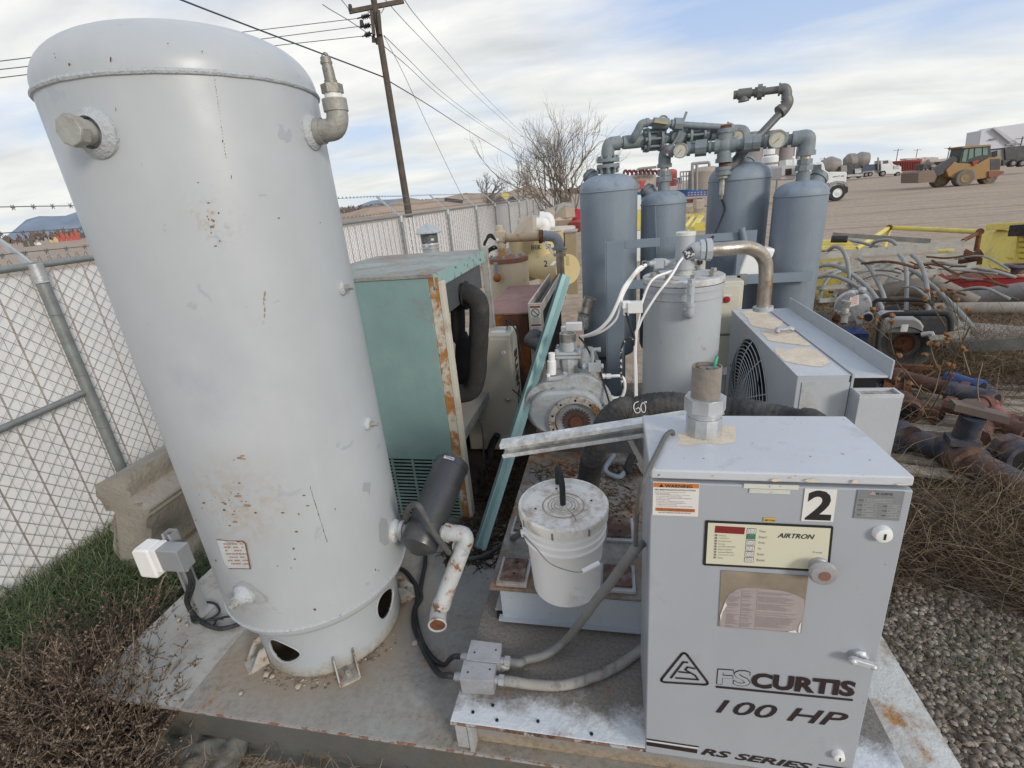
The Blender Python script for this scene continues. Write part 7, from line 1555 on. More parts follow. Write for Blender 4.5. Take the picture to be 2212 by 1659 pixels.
# tan and red tanks on the blue trailer behind the dryer
TRV=41
bl_=thing('blue_trailer','blue flatbed trailer with red and white reflective tape seen between the dryer tanks','trailer',onv(X3(900,960),TRV).xy.to_3d())
sil(X3,[(330,905),(1060,870),(1300,850),(1300,915),(1060,940),(330,985)],TRV,2.6).build('trailer_deck',mBlueT,bl_)
mRf=M('reflective_white',(.6,.6,.62),.4,bump=0); mRr=M('reflective_red',(.4,.05,.05),.4,bump=0)
for j,yo in enumerate((912,935)):
    for k in range(14): x_=820+k*16; sil(X3,[(x_,yo-(x_-820)*.055+6),(x_+15,yo-(x_-805)*.055+6),(x_+15,yo-(x_-805)*.055),(x_,yo-(x_-820)*.055)],TRV-.03,.03).build('reflective_tape',mRf if k%2 else mRr,bl_)
for x_ in (420,560,1240): wheel(X3,(x_,1010),(x_,1050),TRV,.5,bl_,mTyreB,mGreyT)
def tank_v(conv,x0,x1,y0,y1,yt,v,mat,label,name='tan_tank'):
    c=onv(conv((x0+x1)/2,y0),v); r=rad(conv,(x0,y0),(x1,y0),v); zb_=onv(conv((x0+x1)/2,y1),v).z; zs=onv(conv((x0+x1)/2,y0),v).z; zt_=onv(conv((x0+x1)/2,yt),v).z
    return MB().lathe([(0,zb_),(r,zb_),(r,zs),(r*.8,zs+(zt_-zs)*.6),(r*.4,zs+(zt_-zs)*.92),(0,zt_)],(c.x,v+r,0),(0,0,1),32).build(name,mat,label=label,cat='tank')
mTanT=M('tan_tank_paint',(.36,.31,.26),.6,var=.1,vs=1,dirt=.2,ds=1.5,dcol=(.24,.2,.17),bump=.05)
t=tank_v(X3,240,530,745,905,705,TRV-.2,mTanT,'tan tank with a red crossed mark, left behind the dryer tanks')
sil(X3,[(345,792),(375,790),(385,815),(400,788),(418,787),(395,828),(415,868),(378,870),(352,870),(370,830)],TRV-.25,.05).build('red_mark',M('mark_red',(.55,.05,.05),.5,bump=0),t)
t=tank_v(X3,865,1230,690,880,640,TRV-.1,M('tan_tank_paint'),'larger tan tank with loading pipes between the second and third dryer tanks')
MB().tube([onv(X3(880,885),TRV-.6),onv(X3(880,640),TRV-.6),onv(X3(900,622),TRV-.6),onv(X3(1000,612),TRV-.6),onv(X3(1045,612),TRV-.6),onv(X3(1050,650),TRV-.6)],.10,8,k=3).tube([onv(X3(925,885),TRV-.6),onv(X3(925,625),TRV-.6)],.10,8,k=0).each('loading_pipe',mGreyT,t)
t=tank_v(X3,615,735,700,845,672,TRV+.5,M('tank_red',(.40,.10,.09),.6,var=.12,bump=.05),'small red tank between the two tan tanks','red_tank')
t=thing('trailer_pipework','tangle of dark red hoses and grey rails on top of the tan tanks','pipework',onv(X3(400,720),TRV).xy.to_3d())
g=MB(); rr=random.Random(12)
for k in range(9):
    x_=190+k*42; g.tube([onv(X3(x_,735),TRV-.5),onv(X3(x_+8,700),TRV-.5),onv(X3(x_+24,685+rr.random()*10),TRV-.4),onv(X3(x_+44,715),TRV-.4)],.09,7,k=4)
g.build('red_hoses',M('dark_red_hose',(.14,.03,.04),.5,bump=0),t); MB().tube([onv(X3(335,700),TRV-.6),onv(X3(345,675),TRV-.6),onv(X3(520,655),TRV-.6)],.09,8,k=3).tube([onv(X3(740,880),TRV-.5),onv(X3(740,790),TRV-.5),onv(X3(690,770),TRV-.5)],.05,6,k=3).each('grey_rail',mGreyT,t)
g=MB()
for x_ in (760,790,820,850): g.tube([onv(X3(x_,880),TRV-.4),onv(X3(x_,700),TRV-.4)],.05,6,k=0)
for y_ in (705,750,800): g.tube([onv(X3(755,y_),TRV-.4),onv(X3(870,y_-8),TRV-.4)],.05,6,k=0)
g.each('ladder_rail',mGreyT,t)
for i,(x,y,w_,h_,mt,lab) in enumerate([(745,760,30,60,mBlueT,'small blue box behind the red tank'),(1000,800,60,60,mWhT,'white box behind the loading pipes')]): sil(X3,[(x,y),(x+w_,y-2),(x+w_,y+h_),(x,y+h_)],TRV+3,2).build('equipment_box',mt,label=lab,cat='box')
# left distance: scrap yard with cars and red wagons
for k,(x0,x1,y0,y1,mt,lab) in enumerate([(250,360,255,225,mChar,'dark parked car in the scrap yard left of the tank'),(300,400,215,196,mWhT,'white vans parked in the distant scrap yard'),(360,480,235,205,M('truck_grey'),'grey parked vans in the distant scrap yard'),(470,560,220,190,M('tan_car',(.5,.38,.2),.5),'tan vehicle between the grey vans and red wagons'),(545,760,225,170,M('wagon_red',(.38,.06,.04),.5),'long red rail wagon beyond the fence by the tank edge'),(0,120,290,262,M('wagon_red'),'dark red wreck low at the left picture edge'),(60,160,282,250,M('tan_car'),'tan scrap block under the left barbed wire'),(700,790,190,155,mChar,'black wagon top behind the red wagon')]):
    g=MB(); n=max(2,int((x1-x0)/40))
    for j in range(n):
        a=x0+(x1-x0)*j/n; b=x0+(x1-x0)*(j+.85)/n; q_=R2; P=[ond(q_(a,y0),200+k*6),ond(q_(b,y0),200+k*6)]; ht_=(y0-y1)*.24*200/1050*(.7+.5*rr.random())
        d=(P[1]-P[0]); d.z=0; m=(P[0]+P[1])/2; g.obox(V((m.x,m.y,ht_/2)),d/2,V((-d.y,d.x,0)).normalized()*1.2,(0,0,ht_/2)); g.obox(V((m.x,m.y,ht_*1.1)),d*.3,V((-d.y,d.x,0)).normalized()*1.0,(0,0,ht_*.2))
    g.build('scrap_vehicle',mt,label=lab,cat='vehicle',group='vehicles in the scrap yard',flat=True)
tl_=MB(); rr=random.Random(2)
for i in range(900):
    az_=R(-62+68*rr.random()); d=420+60*rr.random(); x_,y_=d*math.sin(az_),d*math.cos(az_); h=3+4*rr.random(); w_=1.5+2*rr.random()
    for k in range(3): tl_.add([(x_+rr.uniform(-w_,w_),y_,0),(x_+rr.uniform(-w_,w_),y_+1,h*.6),(x_+rr.uniform(-w_,w_),y_,h),(x_+rr.uniform(-w_,w_),y_,h*.3)],[(0,1,2,3)])
tl_.build('far_tree_line',M('winter_trees',(.17,.13,.11),.95,var=.3,vs=.2,bump=0),kind='stuff',label='brown leafless tree line low on the horizon at the left',cat='trees',flat=True)
for k,(px,d,h,lab) in enumerate([(R2(140,110),230,9,'left-most light mast in the scrap yard'),(R2(310,66),230,16,'tall light mast in the middle of the scrap yard'),(R2(370,90),240,12,'right light mast by the scrap yard')]):
    b=ond(px,d); h=b.z; t=thing('light_mast',lab,'light mast',(b.x,b.y,0),'masts in the scrap yard'); MB().cyl((b.x,b.y,0),(b.x,b.y,h),.09,n=6).build('mast_shaft',mChar,t); MB().box(b.x-.9,b.x+.9,b.y,b.y+.3,h,h+.3).build('lamp_head',mChar,t)
# middle distance beyond the fence: conveyor, barns, sign
g=MB().bar(ond(W2(905,1580),150)+V((0,0,0)),ond(W2(1050,1598),150),1,1); g.build('conveyor',mChar,label='dark sloping conveyor over the spoil heaps beyond the fence',cat='conveyor')
for k,(x0,x1,y1,mt,lab) in enumerate([(1400,1500,1555,mChar,'dark round-topped shed beyond the fence'),(1330,1400,1560,M('brown_shed',(.32,.2,.14),.8),'brown shed left of the dark round-topped one'),(1520,1640,1535,M('tan_heap'),'tan heap-like shed right of the road sign')]):
    a=ond(W2(x0,1600),120+k*10); b=ond(W2(x1,1600),120+k*10); z1_=ond(W2((x0+x1)/2,y1),120+k*10).z
    g=MB(); pr_=[(0,0),(0,z1_*.6),(.25,z1_*.92),(.5,z1_),(.75,z1_*.9),(1,z1_*.55),(1,0)]; d=b-a; d.z=0; a.z=0; g.prism([(p,q) for p,q in pr_],a,d,(0,0,1),V((-d.y,d.x,0)).normalized()*8); g.build('distant_shed',mt,label=lab,cat='shed')
p=ond(W2(1387,1548),70); t=thing('warning_sign','yellow diamond road sign beyond the fence','road sign',(p.x,p.y,0)); MB().cyl((p.x,p.y,0),(p.x,p.y,p.z),.04,n=6).build('sign_post',mGalvD,t); MB().prism([(-.6,0),(0,-.6),(.6,0),(0,.6)],p-V((0,.08,0)),(1,0,0),(0,0,1),(0,.03,0)).build('sign_board',mYelJ,t)
# ================================================================ junk on the right: helpers
q4=lambda a,d: ond(Q4(*a),d)
w7=lambda a,d: ond(W7(*a),d)
t5=lambda a,z: onz(T5(*a),z)
def junk(g,name,mat,label,cat,group=None,**k): return g.build(name,mat,label=label,cat=cat,group=group,**k)
mStrap=M('perforated_channel',(.34,.335,.31),.5,metal=.2,var=.2,vs=5,dirt=.42,ds=4,dcol=(.26,.24,.2),bump=.1)
for i,(a,da,b,db,h,lab) in enumerate([((470,325),7.3,(1650,225),9.0,.13,'uppermost galvanised channel lying across the bent conduits'),((480,400),7.4,(1640,315),8.8,.11,'second galvanised channel from the top across the bent conduits'),((450,465),7.2,(1150,395),8.0,.09,'short galvanised channel half hidden by the right dryer tank'),((790,560),7.2,(1745,395),8.6,.11,'galvanised channel running up to the white tipped end'),((580,150),10.0,(1380,205),9.0,.10,'pale flat channel lying behind the bent conduits'),((440,590),7.0,(840,560),7.4,.07,'lowest short channel beside the pump'),((1290,990),5.9,(1690,955),6.3,.10,'galvanised angle lying right of the old engine'),((470,690),6.8,(700,670),7.0,.07,'small dark channel left of the pump')]):
    p,q=q4(a,da),q4(b,db); dd=(q-p).normalized(); g=MB().bar(p,q,.012,h*.62).bar(p+V((0,0,-h*.31)),q+V((0,0,-h*.31)),.06,.006)
    o=junk(g,'channel_strip',mStrap,lab,'metal channel','galvanised channels in the scrap pile')
    hl=MB(); n_=int((q-p).length/.45); s=dd.cross(V((0,0,1))).normalized()
    if s.dot(EYE-p)<0: s=-s
    for k in range(n_): c=p+dd*(.1+k*.45)+V((0,0,.02))+s*.0065; hl.cyl(c,c+s*.001,.006,n=8)
    if n_: hl.each('bolt_holes',mDark,o)
mCon=M('galvanised_conduit',(.27,.28,.27),.55,metal=.1,var=.2,vs=6,dirt=.2,ds=5,dcol=(.2,.18,.15),bump=.1)
arcs=[([(540,285),(590,252),(650,270),(690,345),(710,450),(722,625)],7.2,6.9,'bent conduit arching down to the pump'),
([(455,420),(520,402),(620,415),(740,480),(860,580),(940,680),(1000,790)],7.3,6.6,'long low conduit arch starting behind the right dryer tank'),
([(790,345),(870,410),(935,520),(990,640),(1000,700)],7.5,6.9,'conduit curving down just right of the pump arch'),
([(885,262),(920,215),(990,197),(1060,205),(1115,255)],8.6,8.4,'small dark conduit loop standing behind the channels'),
([(1120,315),(1160,370),(1180,460),(1182,620),(1178,775)],7.8,7.2,'conduit dropping nearly straight to the black frame'),
([(1225,318),(1280,370),(1325,470),(1350,600),(1360,785)],7.9,7.1,'second straight dropping conduit beside the black frame'),
([(1190,425),(1310,500),(1430,620),(1520,720),(1580,830),(1630,950)],7.9,6.9,'long conduit sweeping down right to the channel end'),
([(1380,560),(1480,650),(1570,740),(1690,870),(1790,1020)],7.6,6.6,'outermost long conduit reaching the grey plate'),
([(460,500),(540,487),(640,505),(760,565),(880,650),(960,740),(1060,790)],7.1,6.6,'lowest conduit arch just above the pump'),
([(470,690),(490,590),(560,490),(640,450)],7.0,7.3,'dark conduit rising steeply at the tank edge'),
([(590,660),(640,560),(740,480),(880,440),(1030,440),(1130,460)],7.4,7.8,'dark conduit looping behind the pump'),
([(1240,430),(1330,395),(1440,385),(1560,400),(1700,420),(1880,450),(2075,505)],8.6,8.6,'bright conduit lying along the red tray edge'),
([(700,195),(800,215),(900,240),(960,250)],9.4,9.2,'thin dark pipe end behind the yellow bin')]
for pts,d0,d1,lab in arcs:
    n=len(pts); junk(MB().tube([q4(p,d0+(d1-d0)*i/(n-1)) for i,p in enumerate(pts)],.023,12,k=5),'bent_conduit',mCon,lab,'conduit','bent conduits in the scrap pile')
mPipeG=M('old_grey_pipe',(.25,.22,.19),.7,var=.2,vs=3,dirt=.3,bump=.3)
for pts,d,r,lab,mt in [([(1380,530),(1500,590),(1600,640),(1740,710)],8.0,.085,'fat pale pipe slanting behind the seed heads',mPipeG),([(1640,700),(1900,650),(2160,615)],8.2,.11,'fat grey pipe lying below the red tray',M('cool_grey_pipe',(.20,.195,.19),.6,var=.2,dirt=.2,bump=.2)),([(1340,760),(1700,755),(2180,755)],7.6,.07,'long pale plank-like pipe under the fat grey pipe',M('pale_plank',(.36,.32,.27),.8,var=.15,vs=6,bump=.3)),([(1000,610),(1100,590),(1260,590),(1340,620)],8.0,.12,'grey barrel-like pipe behind the dropping conduits',mPipeG),([(600,640),(900,660),(1330,680)],8.0,.09,'wooden beam behind the pump',M('old_wood_beam',(.22,.165,.125),.9,var=.3,vs=6,bump=.5)),([(1640,300),(1720,330),(1800,300)],10.5,.065,'rusty pipe stub at the yellow crate',mRust),([(1600,380),(1800,370)],10.6,.05,'rusty bar under the rusty pipe stub',mRust)]:
    junk(MB().tube([q4(p,d) for p in pts],r,14,k=4),'scrap_pipe',mt,lab,'pipe')
# yellow frame
yf=thing('yellow_railing','yellow tubular steel frame lying beyond the channels with open pipe ends','steel frame',q4((1040,250),10.5))
a,b=q4((1040,95),11),q4((1780,130),10); 
MB().cyl(a,b,.036,n=16).build('frame_tube',mYelJ,yf); MB().cyl(a,q4((770,270),9.6),.036,n=14).build('frame_tube',mYelJ,yf); MB().cyl(a-V((0,0,.05)),q4((1000,260),10.8),.035,n=14).build('frame_tube',mYelJ,yf)
MB().cyl(b-V((0,0,.05)),q4((1750,285),10),.032,n=14).build('rusty_leg',mRust,yf); MB().cyl(b,q4((1640,205),9.6),.028,n=14).build('rusty_leg',mRust,yf)
for p in (a,b): n_=(EYE-p).normalized(); MB().cyl(p+n_*.06,p+n_*.09,.048,n=18).build('pipe_end',mRust,yf)
MB().cyl(q4((1440,290),9.5),q4((1560,300),9.5),.05,n=12).build('frame_tube',mYelJ,yf)
# yellow ribbed bins
def crate(name,label,quad_,z0,z1,cols,group=None,rot=0):
    pass
yb=thing('yellow_bin','yellow ribbed plastic lid and bin half hidden behind the right dryer tank','bin',q4((600,400),8.8))
a,b,c,d=q4((440,205),9.6),q4((700,200),9.6),q4((770,272),8.7),q4((440,272),8.7)
MB().quad(a,d,c,b).build('bin_lid',mYelJ,yb)
g=MB()
for k in range(6): t=(k+.5)/6; p=a+(d-a)*t+V((0,0,.012)); q=b+(c-b)*t+V((0,0,.012)); g.bar(p,q,.05,.03)
g.build('lid_ribs',mYelJ,yb)
MB().obox((c+d)/2+V((0,.2,-.42)),(c-d)/2*.8,(0,.2,0),(0,0,.36)).build('bin_body',mYelJ,yb,bevel=.03); MB().cyl(q4((565,190),8.9),q4((700,190),8.9),.05,n=12).build('black_handle',mBlack,yb)
yc=thing('yellow_crate','big dirty yellow plastic crate with ribs tipped on its side at the right edge','crate',q4((1950,450),11))
e0=q4((1820,440),11.2); e1=q4((1890,130),11.6); f0=q4((2060,455),10.6); f1=q4((2100,140),10.9)
dn_=V((0.25,1,0)).normalized()*.5
MB().quad(e0,f0,f1,e1).quad(e0,e1,e1+dn_,e0+dn_).quad(e1,f1,f1+dn_,e1+dn_).build('crate_side',mYelJ,yc)
g0=q4((2400,470),10.2); g1=q4((2430,120),10.4)
MB().quad(f0,g0,g1,f1).build('crate_front',M('crate_dark_yellow',(.55,.44,.06),.5,dirt=.2,bump=.1),yc)
g=MB()
for t in (0,.14,.28,.42,.56,.70,.84,1.0): g.bar(f0+(f1-f0)*t+V((.0,-.05,0)),g0+(g1-g0)*t+V((0,-.05,0)),.08,.05)
for t in (0,.5,1): g.bar(f0+(g0-f0)*t+V((0,-.05,0)),f1+(g1-f1)*t+V((0,-.05,0)),.10,.06)
g.build('crate_ribs',mYelJ,yc); MB().bar(e1+V((-.05,0,.08)),g1+V((0,0,.1)),.16,.10).build('crate_rim',mYelJ,yc,bevel=.01); MB().bar(q4((2070,118),10.7),q4((2400,110),10.3),.20,.16).build('black_slot',mBlack,yc)
MB().bar(e0+(f0-e0)*.25-V((0,.02,0))+(e1-e0)*.35,e0+(f0-e0)*.9-V((0,.02,0))+(f1-f0)*.33,.02,.03).build('moulded_line',M('crate_dark_yellow'),yc)
rt=thing('red_tray','shallow red steel tray lying in front of the yellow crate','tray',q4((1800,600),9))
a=q4((1510,610),8.8); b=q4((2400,600),8.8); h=q4((1515,515),8.8).z-a.z; c=q4((1400,510),9.7)
MB().quad(a,b,b+V((0,0,h)),a+V((0,0,h))).quad(V((c.x,c.y,a.z)),a,a+V((0,0,h)),V((c.x,c.y,a.z+h))).build('tray_side',mRedB,rt); MB().quad(a+V((0,0,.02)),b+V((0,0,.02)),b+V((.3,1.5,.02)),V((c.x,c.y,a.z+.02))).build('tray_floor',mRust,rt); MB().tube([a+V((0,0,h)),b+V((0,0,h))],.012,6,k=0).build('tray_lip',mRedB,rt)
vv_=thing('blue_valve','small dark blue hand valve in front of the yellow crate','valve',q4((2090,450),9)); MB().cyl(q4((2090,470),9),q4((2095,410),9),.07,n=12).build('valve_stem',mBlueD,vv_); MB().bar(q4((2000,405),9),q4((2150,425),9),.06,.03).ring(q4((2095,408),9),(0,0,1),.14,.02,16,6).build('valve_wheel',mBlueD,vv_)
# blue box, pump, engine
bb=thing('blue_tank_box','dark blue dusty steel box standing on the ground behind the cooler','steel box',q4((740,1180),5.9))
A=[q4((600,965),5.95),q4((880,960),5.75),q4((800,900),6.4),q4((520,905),6.6)]; zt_=A[1].z
g=MB(); P=[onz(Q4(*q_),zt_) for q_ in ((600,965),(880,960),(800,900),(520,905))]; A=P; Q_=[V((p.x,p.y,.03)) for p in A]; g.add(Q_+P,[(3,2,1,0),(4,5,6,7),(0,1,5,4),(1,2,6,5),(2,3,7,6),(3,0,4,7)]); g.build('box_body',M('dark_blue_box',(.02,.05,.17),.5,var=.2,vs=3,dirt=.25,ds=4,dcol=(.16,.14,.13),bump=.1),bb,bevel=.006)
junk(MB().tube([q4((400,850),5.9),q4((450,820),5.85),q4((520,860),5.75),q4((560,940),5.65),q4((575,1040),5.6),q4((590,1150),5.6)],.05,14,k=5),'rubber_hose',mHose,'short fat grey hose drooping over the blue steel box','hose')
pm=thing('trash_pump','round cast aluminium pump with a white red-printed label and hose coupling, behind the cooler','pump',q4((740,900),6.1))
c=q4((740,745),6.1); n_=(V((EYE.x,EYE.y,c.z+.3))-c).normalized(); r=.165
MB().lathe([(0,-.14),(r*.8,-.14),(r,-.10),(r,.0),(r*.93,.03),(r*.3,.05),(0,.05)],c,n_,36).build('pump_volute',mAlu,pm)
for dx,dy in ((130,-130),(110,-120)): pass
MB().sphere(q4((820,610),6.05),.04,10).build('pump_lug',mAlu,pm); MB().cyl(q4((730,630),6.0),q4((730,655),5.9),.035,n=14).build('pump_port',mAlu,pm)
p=q4((865,820),5.95); MB().cyl(p+n_*.0,p+n_*.08,.045,.05,n=24).build('suction_neck',mAlu,pm); MB().cyl(p+n_*.081,p+n_*.083,.040,n=24).build('suction_bore',mDark,pm); 
MB().bar(q4((750,740),5.84),q4((800,880),5.84),.05,.03,n_).build('clamp_bar',mAlu,pm)
p=q4((755,695),5.86); a_,b_,_=frame(n_); lb_=MB().quad(*[p+(V((1,0,0))*x+V((0,0,1))*z) for x,z in ((-.03,-.06),(.045,-.035),(.03,.06),(-.045,.035))]).build('pump_label',mLabelW,pm); 
g=MB()
for k in range(5): z=-.035+k*.017; g.quad(*[p+V((0,-.003,0))+(V((1,0,0))*x+V((0,0,1))*(zz_)) for x,zz_ in ((-.025,z),(.025,z+.008),(.025,z+.014),(-.025,z+.006))])
g.build('label_print',M('print_red',(.55,.12,.12),.6,bump=0),lb_,flat=True)
MB().cyl(q4((690,700),5.85),q4((670,880),5.75),.032,n=16).cyl(q4((690,690),5.85),q4((688,715),5.85),.042,n=16).cyl(q4((680,790),5.8),q4((678,815),5.8),.045,n=16).bar(q4((620,790),5.8),q4((720,800),5.8),.03,.03).bar(q4((670,720),5.8),q4((720,730),5.8),.02,.06).build('hose_coupling',mIron,pm); MB().cyl(q4((580,820),5.9),q4((640,840),5.9),.05,n=14).build('red_base_bolt',mRust,pm)
for k in range(7):
    t=2*math.pi*k/7+.3; pp2=c+n_*.03+a_*.145*math.cos(t)+b_*.145*math.sin(t); MB().bolt(pp2,n_,.011,.014).build('pump_bolt',mGalv,pm)
en=thing('old_engine','dismantled grey air-cooled engine with a round open fan housing and rusty orange hub','engine',q4((1145,1200),5.3))
c=q4((1150,1075),5.25); n_=(V((EYE.x,EYE.y,c.z+.15))-c).normalized(); r=.185
MB().lathe([(r*.30,-.16),(r*.62,-.15),(r*.9,-.05),(r,.02),(r*1.05,.03),(r*1.05,.0),(r*.98,-.06),(r*.7,-.18),(0,-.18)],c,n_,40).build('fan_housing',M('engine_grey',(.20,.20,.19),.6,metal=.3,var=.2,dirt=.3,ds=8,dcol=(.25,.22,.18),bump=.2),en)
MB().lathe([(r*.46,-.10),(r*.34,-.06),(r*.12,-.05),(0,-.05)],c-n_*.06,n_,24).build('rusty_hub',M('hub_rust',(.26,.10,.04),.8,var=.4,vs=14,bump=.5),en); g=MB(); a_,b_,_=frame(n_)
for k in range(3): t=2*math.pi*k/3; e=a_*math.cos(t)+b_*math.sin(t); g.bar(c-n_*.052,c-n_*.055+e*r*.36,.03,.02,n_)
g.build('hub_spokes',mRust,en)
tl,tr,br,bl_2=q4((990,850),5.3),q4((1290,855),5.3),q4((1310,965),5.25),q4((1000,960),5.25)
MB().prism([(0,0),(1,0),(1.02,.45),(.9,.78),(.72,.98),(.08,1),(0,.85)],bl_2,br-bl_2,V((0,0,(tl-bl_2).length*1.15)),V((.05,.3,0))).build('engine_shroud',M('engine_tank_grey',(.33,.32,.31),.5,metal=.2,var=.1,dirt=.2,bump=.1),en,bevel=.02)
p=q4((1160,915),5.19); MB().box(p.x-.025,p.x+.025,p.y-.01,p.y,p.z-.03,p.z+.03).build('engine_label',mLabelW,en)
MB().obox(q4((1345,870),5.5),(.13,0,0),(0,.12,0),(0,0,.085)).build('air_filter_box',mBlack,en,bevel=.02); MB().tube([q4((1300,970),5.2),q4((1390,960),5.2),q4((1370,990),5.2)],.02,8,k=3).build('carburettor',mAlu,en)
for pts,lab in (([(1540,940),(1540,860),(1520,815),(1470,800),(1100,800),(1020,810),(975,850),(950,1000),(935,1200)],'nearer'),([(900,760),(930,695),(1000,687),(1320,690),(1400,730)],'rear')):
    MB().tube([q4(p_,5.1 if lab=='nearer' else 6.2) for p_ in pts],.020,12,k=4).build('roll_frame_tube',mBlack,en)
MB().bar(q4((930,1215),5.1),q4((1400,1240),5.1),.05,.03).build('frame_rail',mRust,en); MB().cyl(q4((1010,785),5.6),q4((1120,760),5.6),.05,n=12).build('frame_block',mBlack,en)
pl_=junk(MB().prism([(0,0),(1.9,-.1),(1.9,.05),(.5,.9),(0,1.0)],q4((1480,1065),6.1),(1,0,0),(0,1,0),(0,0,.012)),'sheet_plate',mStrap,'grey triangular sheet metal plate with rivets right of the old engine','sheet metal'); 
a=q4((1480,1075),6.1); junk(MB().bar(a,q4((2200,1040),5.4),.012,.10),'channel_strip',mStrap,'long channel edge along the front of the grey triangular plate','metal channel')
# pallet with old pipe fittings, seen beside the cooler end
mPal=M('grey_pallet_wood',(.42,.36,.28),.9,var=.3,vs=8,streak=.3,scol=(.2,.17,.13),bump=.5)
pa_=thing('wooden_pallet','weathered grey wooden pallet carrying old pipe fittings beside the cooler','pallet',t5((1400,700),.02))
u_=(t5((1972,775),.15)-t5((1000,690),.15)); u_.z=0; u_.normalize(); w_=V((-u_.y,u_.x,0)); o_=t5((1000,740),.15)
for k in range(-3,9):
    c=o_+u_*.55+w_*(k*.165-.02); MB().obox(V((c.x,c.y,.135)),u_*.85,w_*.055,(0,0,.010)).build('pallet_board',mPal,pa_)
for k in (-.2,.55,1.3): c=o_+u_*k+w_*.45; MB().obox(V((c.x,c.y,.07)),u_*.03,w_*1.0,(0,0,.055)).build('pallet_runner',mPal,pa_)
mBR=mBlueD; mRR=M('rusty_red_fitting',(.15,.07,.05),.85,var=.45,vs=9,dirt=.55,ds=7,dcol=(.12,.06,.05),bump=.5)
junk(MB().cyl(t5((690,760),.24),t5((860,720),.24),.085,n=24).cyl(t5((690,745),.24),t5((720,740),.24),.10,n=24).cyl(t5((800,740),.25),t5((880,790),.25),.10,n=24).cyl(t5((880,765),.24),t5((1300,900),.22),.075,n=22).cyl(t5((1280,900),.22),t5((1990,1260),.2),.085,n=22).cyl(t5((1260,840),.24),t5((1480,1010),.22),.11,n=22),'blue_pipe_run',mBR,'long heavy dark blue pipe lying diagonally across the pallet into the dry brush','pipe')
t=junk(MB().cyl(t5((1370,860),.27),t5((1500,560),.52),.062,n=22).obox(t5((1395,790),.34),u_*.075,w_*.06,(0,0,.02)),'blue_pipe_tee',mBR,'dark blue branch pipe rising from the long pipe to a flat rusty flange','pipe')
MB().obox(t5((1550,520),.55),(u_*.13+V((0,0,-.03))),w_*.045,(0,0,.022)).cyl(t5((1470,490),.56),t5((1475,480),.57),.06,n=16).build('flat_flange',M('worn_flange',(.13,.10,.085),.7,metal=.2,dirt=.3,bump=.3),t)
fl=[([(650,170),(780,200)],.30,.062,mRR,'rusty hammer union at the cooler end'),([(800,190),(1120,280),(1400,330)],.27,.060,mRR,'rusty pipe running from the hammer union'),([(640,245),(760,250)],.22,.035,mBlueT,'short bright blue pipe end by the cooler tray'),([(1280,210),(1540,290)],.30,.050,M('bright_blue_pipe',(.03,.07,.22),.5,var=.2,dirt=.2,bump=.2),'blue pipe stub with a rounded end'),([(1280,330),(1480,370),(1660,420)],.27,.070,mBR,'thick blue-brown pipe ending in a rusty ring'),([(1270,460),(1400,490),(1600,460)],.30,.055,mRR,'red-brown threaded fitting beside the flat flange'),([(1660,470),(1740,580)],.28,.045,M('pinkish_pipe',(.30,.10,.09),.7,var=.2,bump=.3),'pinkish red pipe end past the flat flange'),([(820,420),(930,480),(900,520)],.22,.07,mRR,'rusty elbow fitting low beside the header box'),([(680,300),(860,320)],.20,.07,mRust,'dark rusty fitting under the blue pipe end'),([(1000,520),(1150,560)],.18,.06,mRust,'rusty lump of pipe fitting on the pallet boards'),([(1560,760),(1640,640),(1700,600)],.22,.05,mRR,'curved rusty hook below the flat flange'),([(1800,640),(1980,720)],.25,.055,mRR,'red-brown pipe at the right picture edge'),([(1820,880),(1960,960)],.24,.09,mBR,'dark round fitting at the right edge of the pallet'),([(1750,590),(1980,640)],.24,.05,mRR,'second red-brown pipe at the right picture edge')]
for pts,z,r,mt,lab in fl:
    P=[t5(p,z) for p in pts]; g=MB().tube(P,r,18,k=3); d=(P[-1]-P[-2]).normalized(); g.cyl(P[-1]-d*.02,P[-1]+d*.03,r*1.22,n=20); d0=(P[1]-P[0]).normalized(); g.cyl(P[0]-d0*.02,P[0]+d0*.03,r*1.2,n=8)
    o=junk(g,'pipe_fitting',mt,lab,'pipe fitting','old pipe fittings on the pallet'); MB().cyl(P[-1]+d*.0305,P[-1]+d*.032,r*.85,n=16).build('pipe_bore',mDark,o)
rr=random.Random(77)
for k in range(26):
    x=rr.uniform(500,1650); y=rr.uniform(330,700); L_=rr.uniform(180,480); d=rr.uniform(7.3,8.6); a=q4((x,y),d); b=q4((x+L_,y+rr.uniform(-60,130)),d-.2); m=(a+b)/2+V((0,0,rr.uniform(-.04,.10)))
    junk(MB().tube([a,m,b],rr.uniform(.008,.016),6,k=4),'thin_rod',rr.choice((mRust,mCon,mStrap,mRust,mWood)),'thin bent rod in the tangle under the bent conduits','rod','thin rods in the scrap tangle')
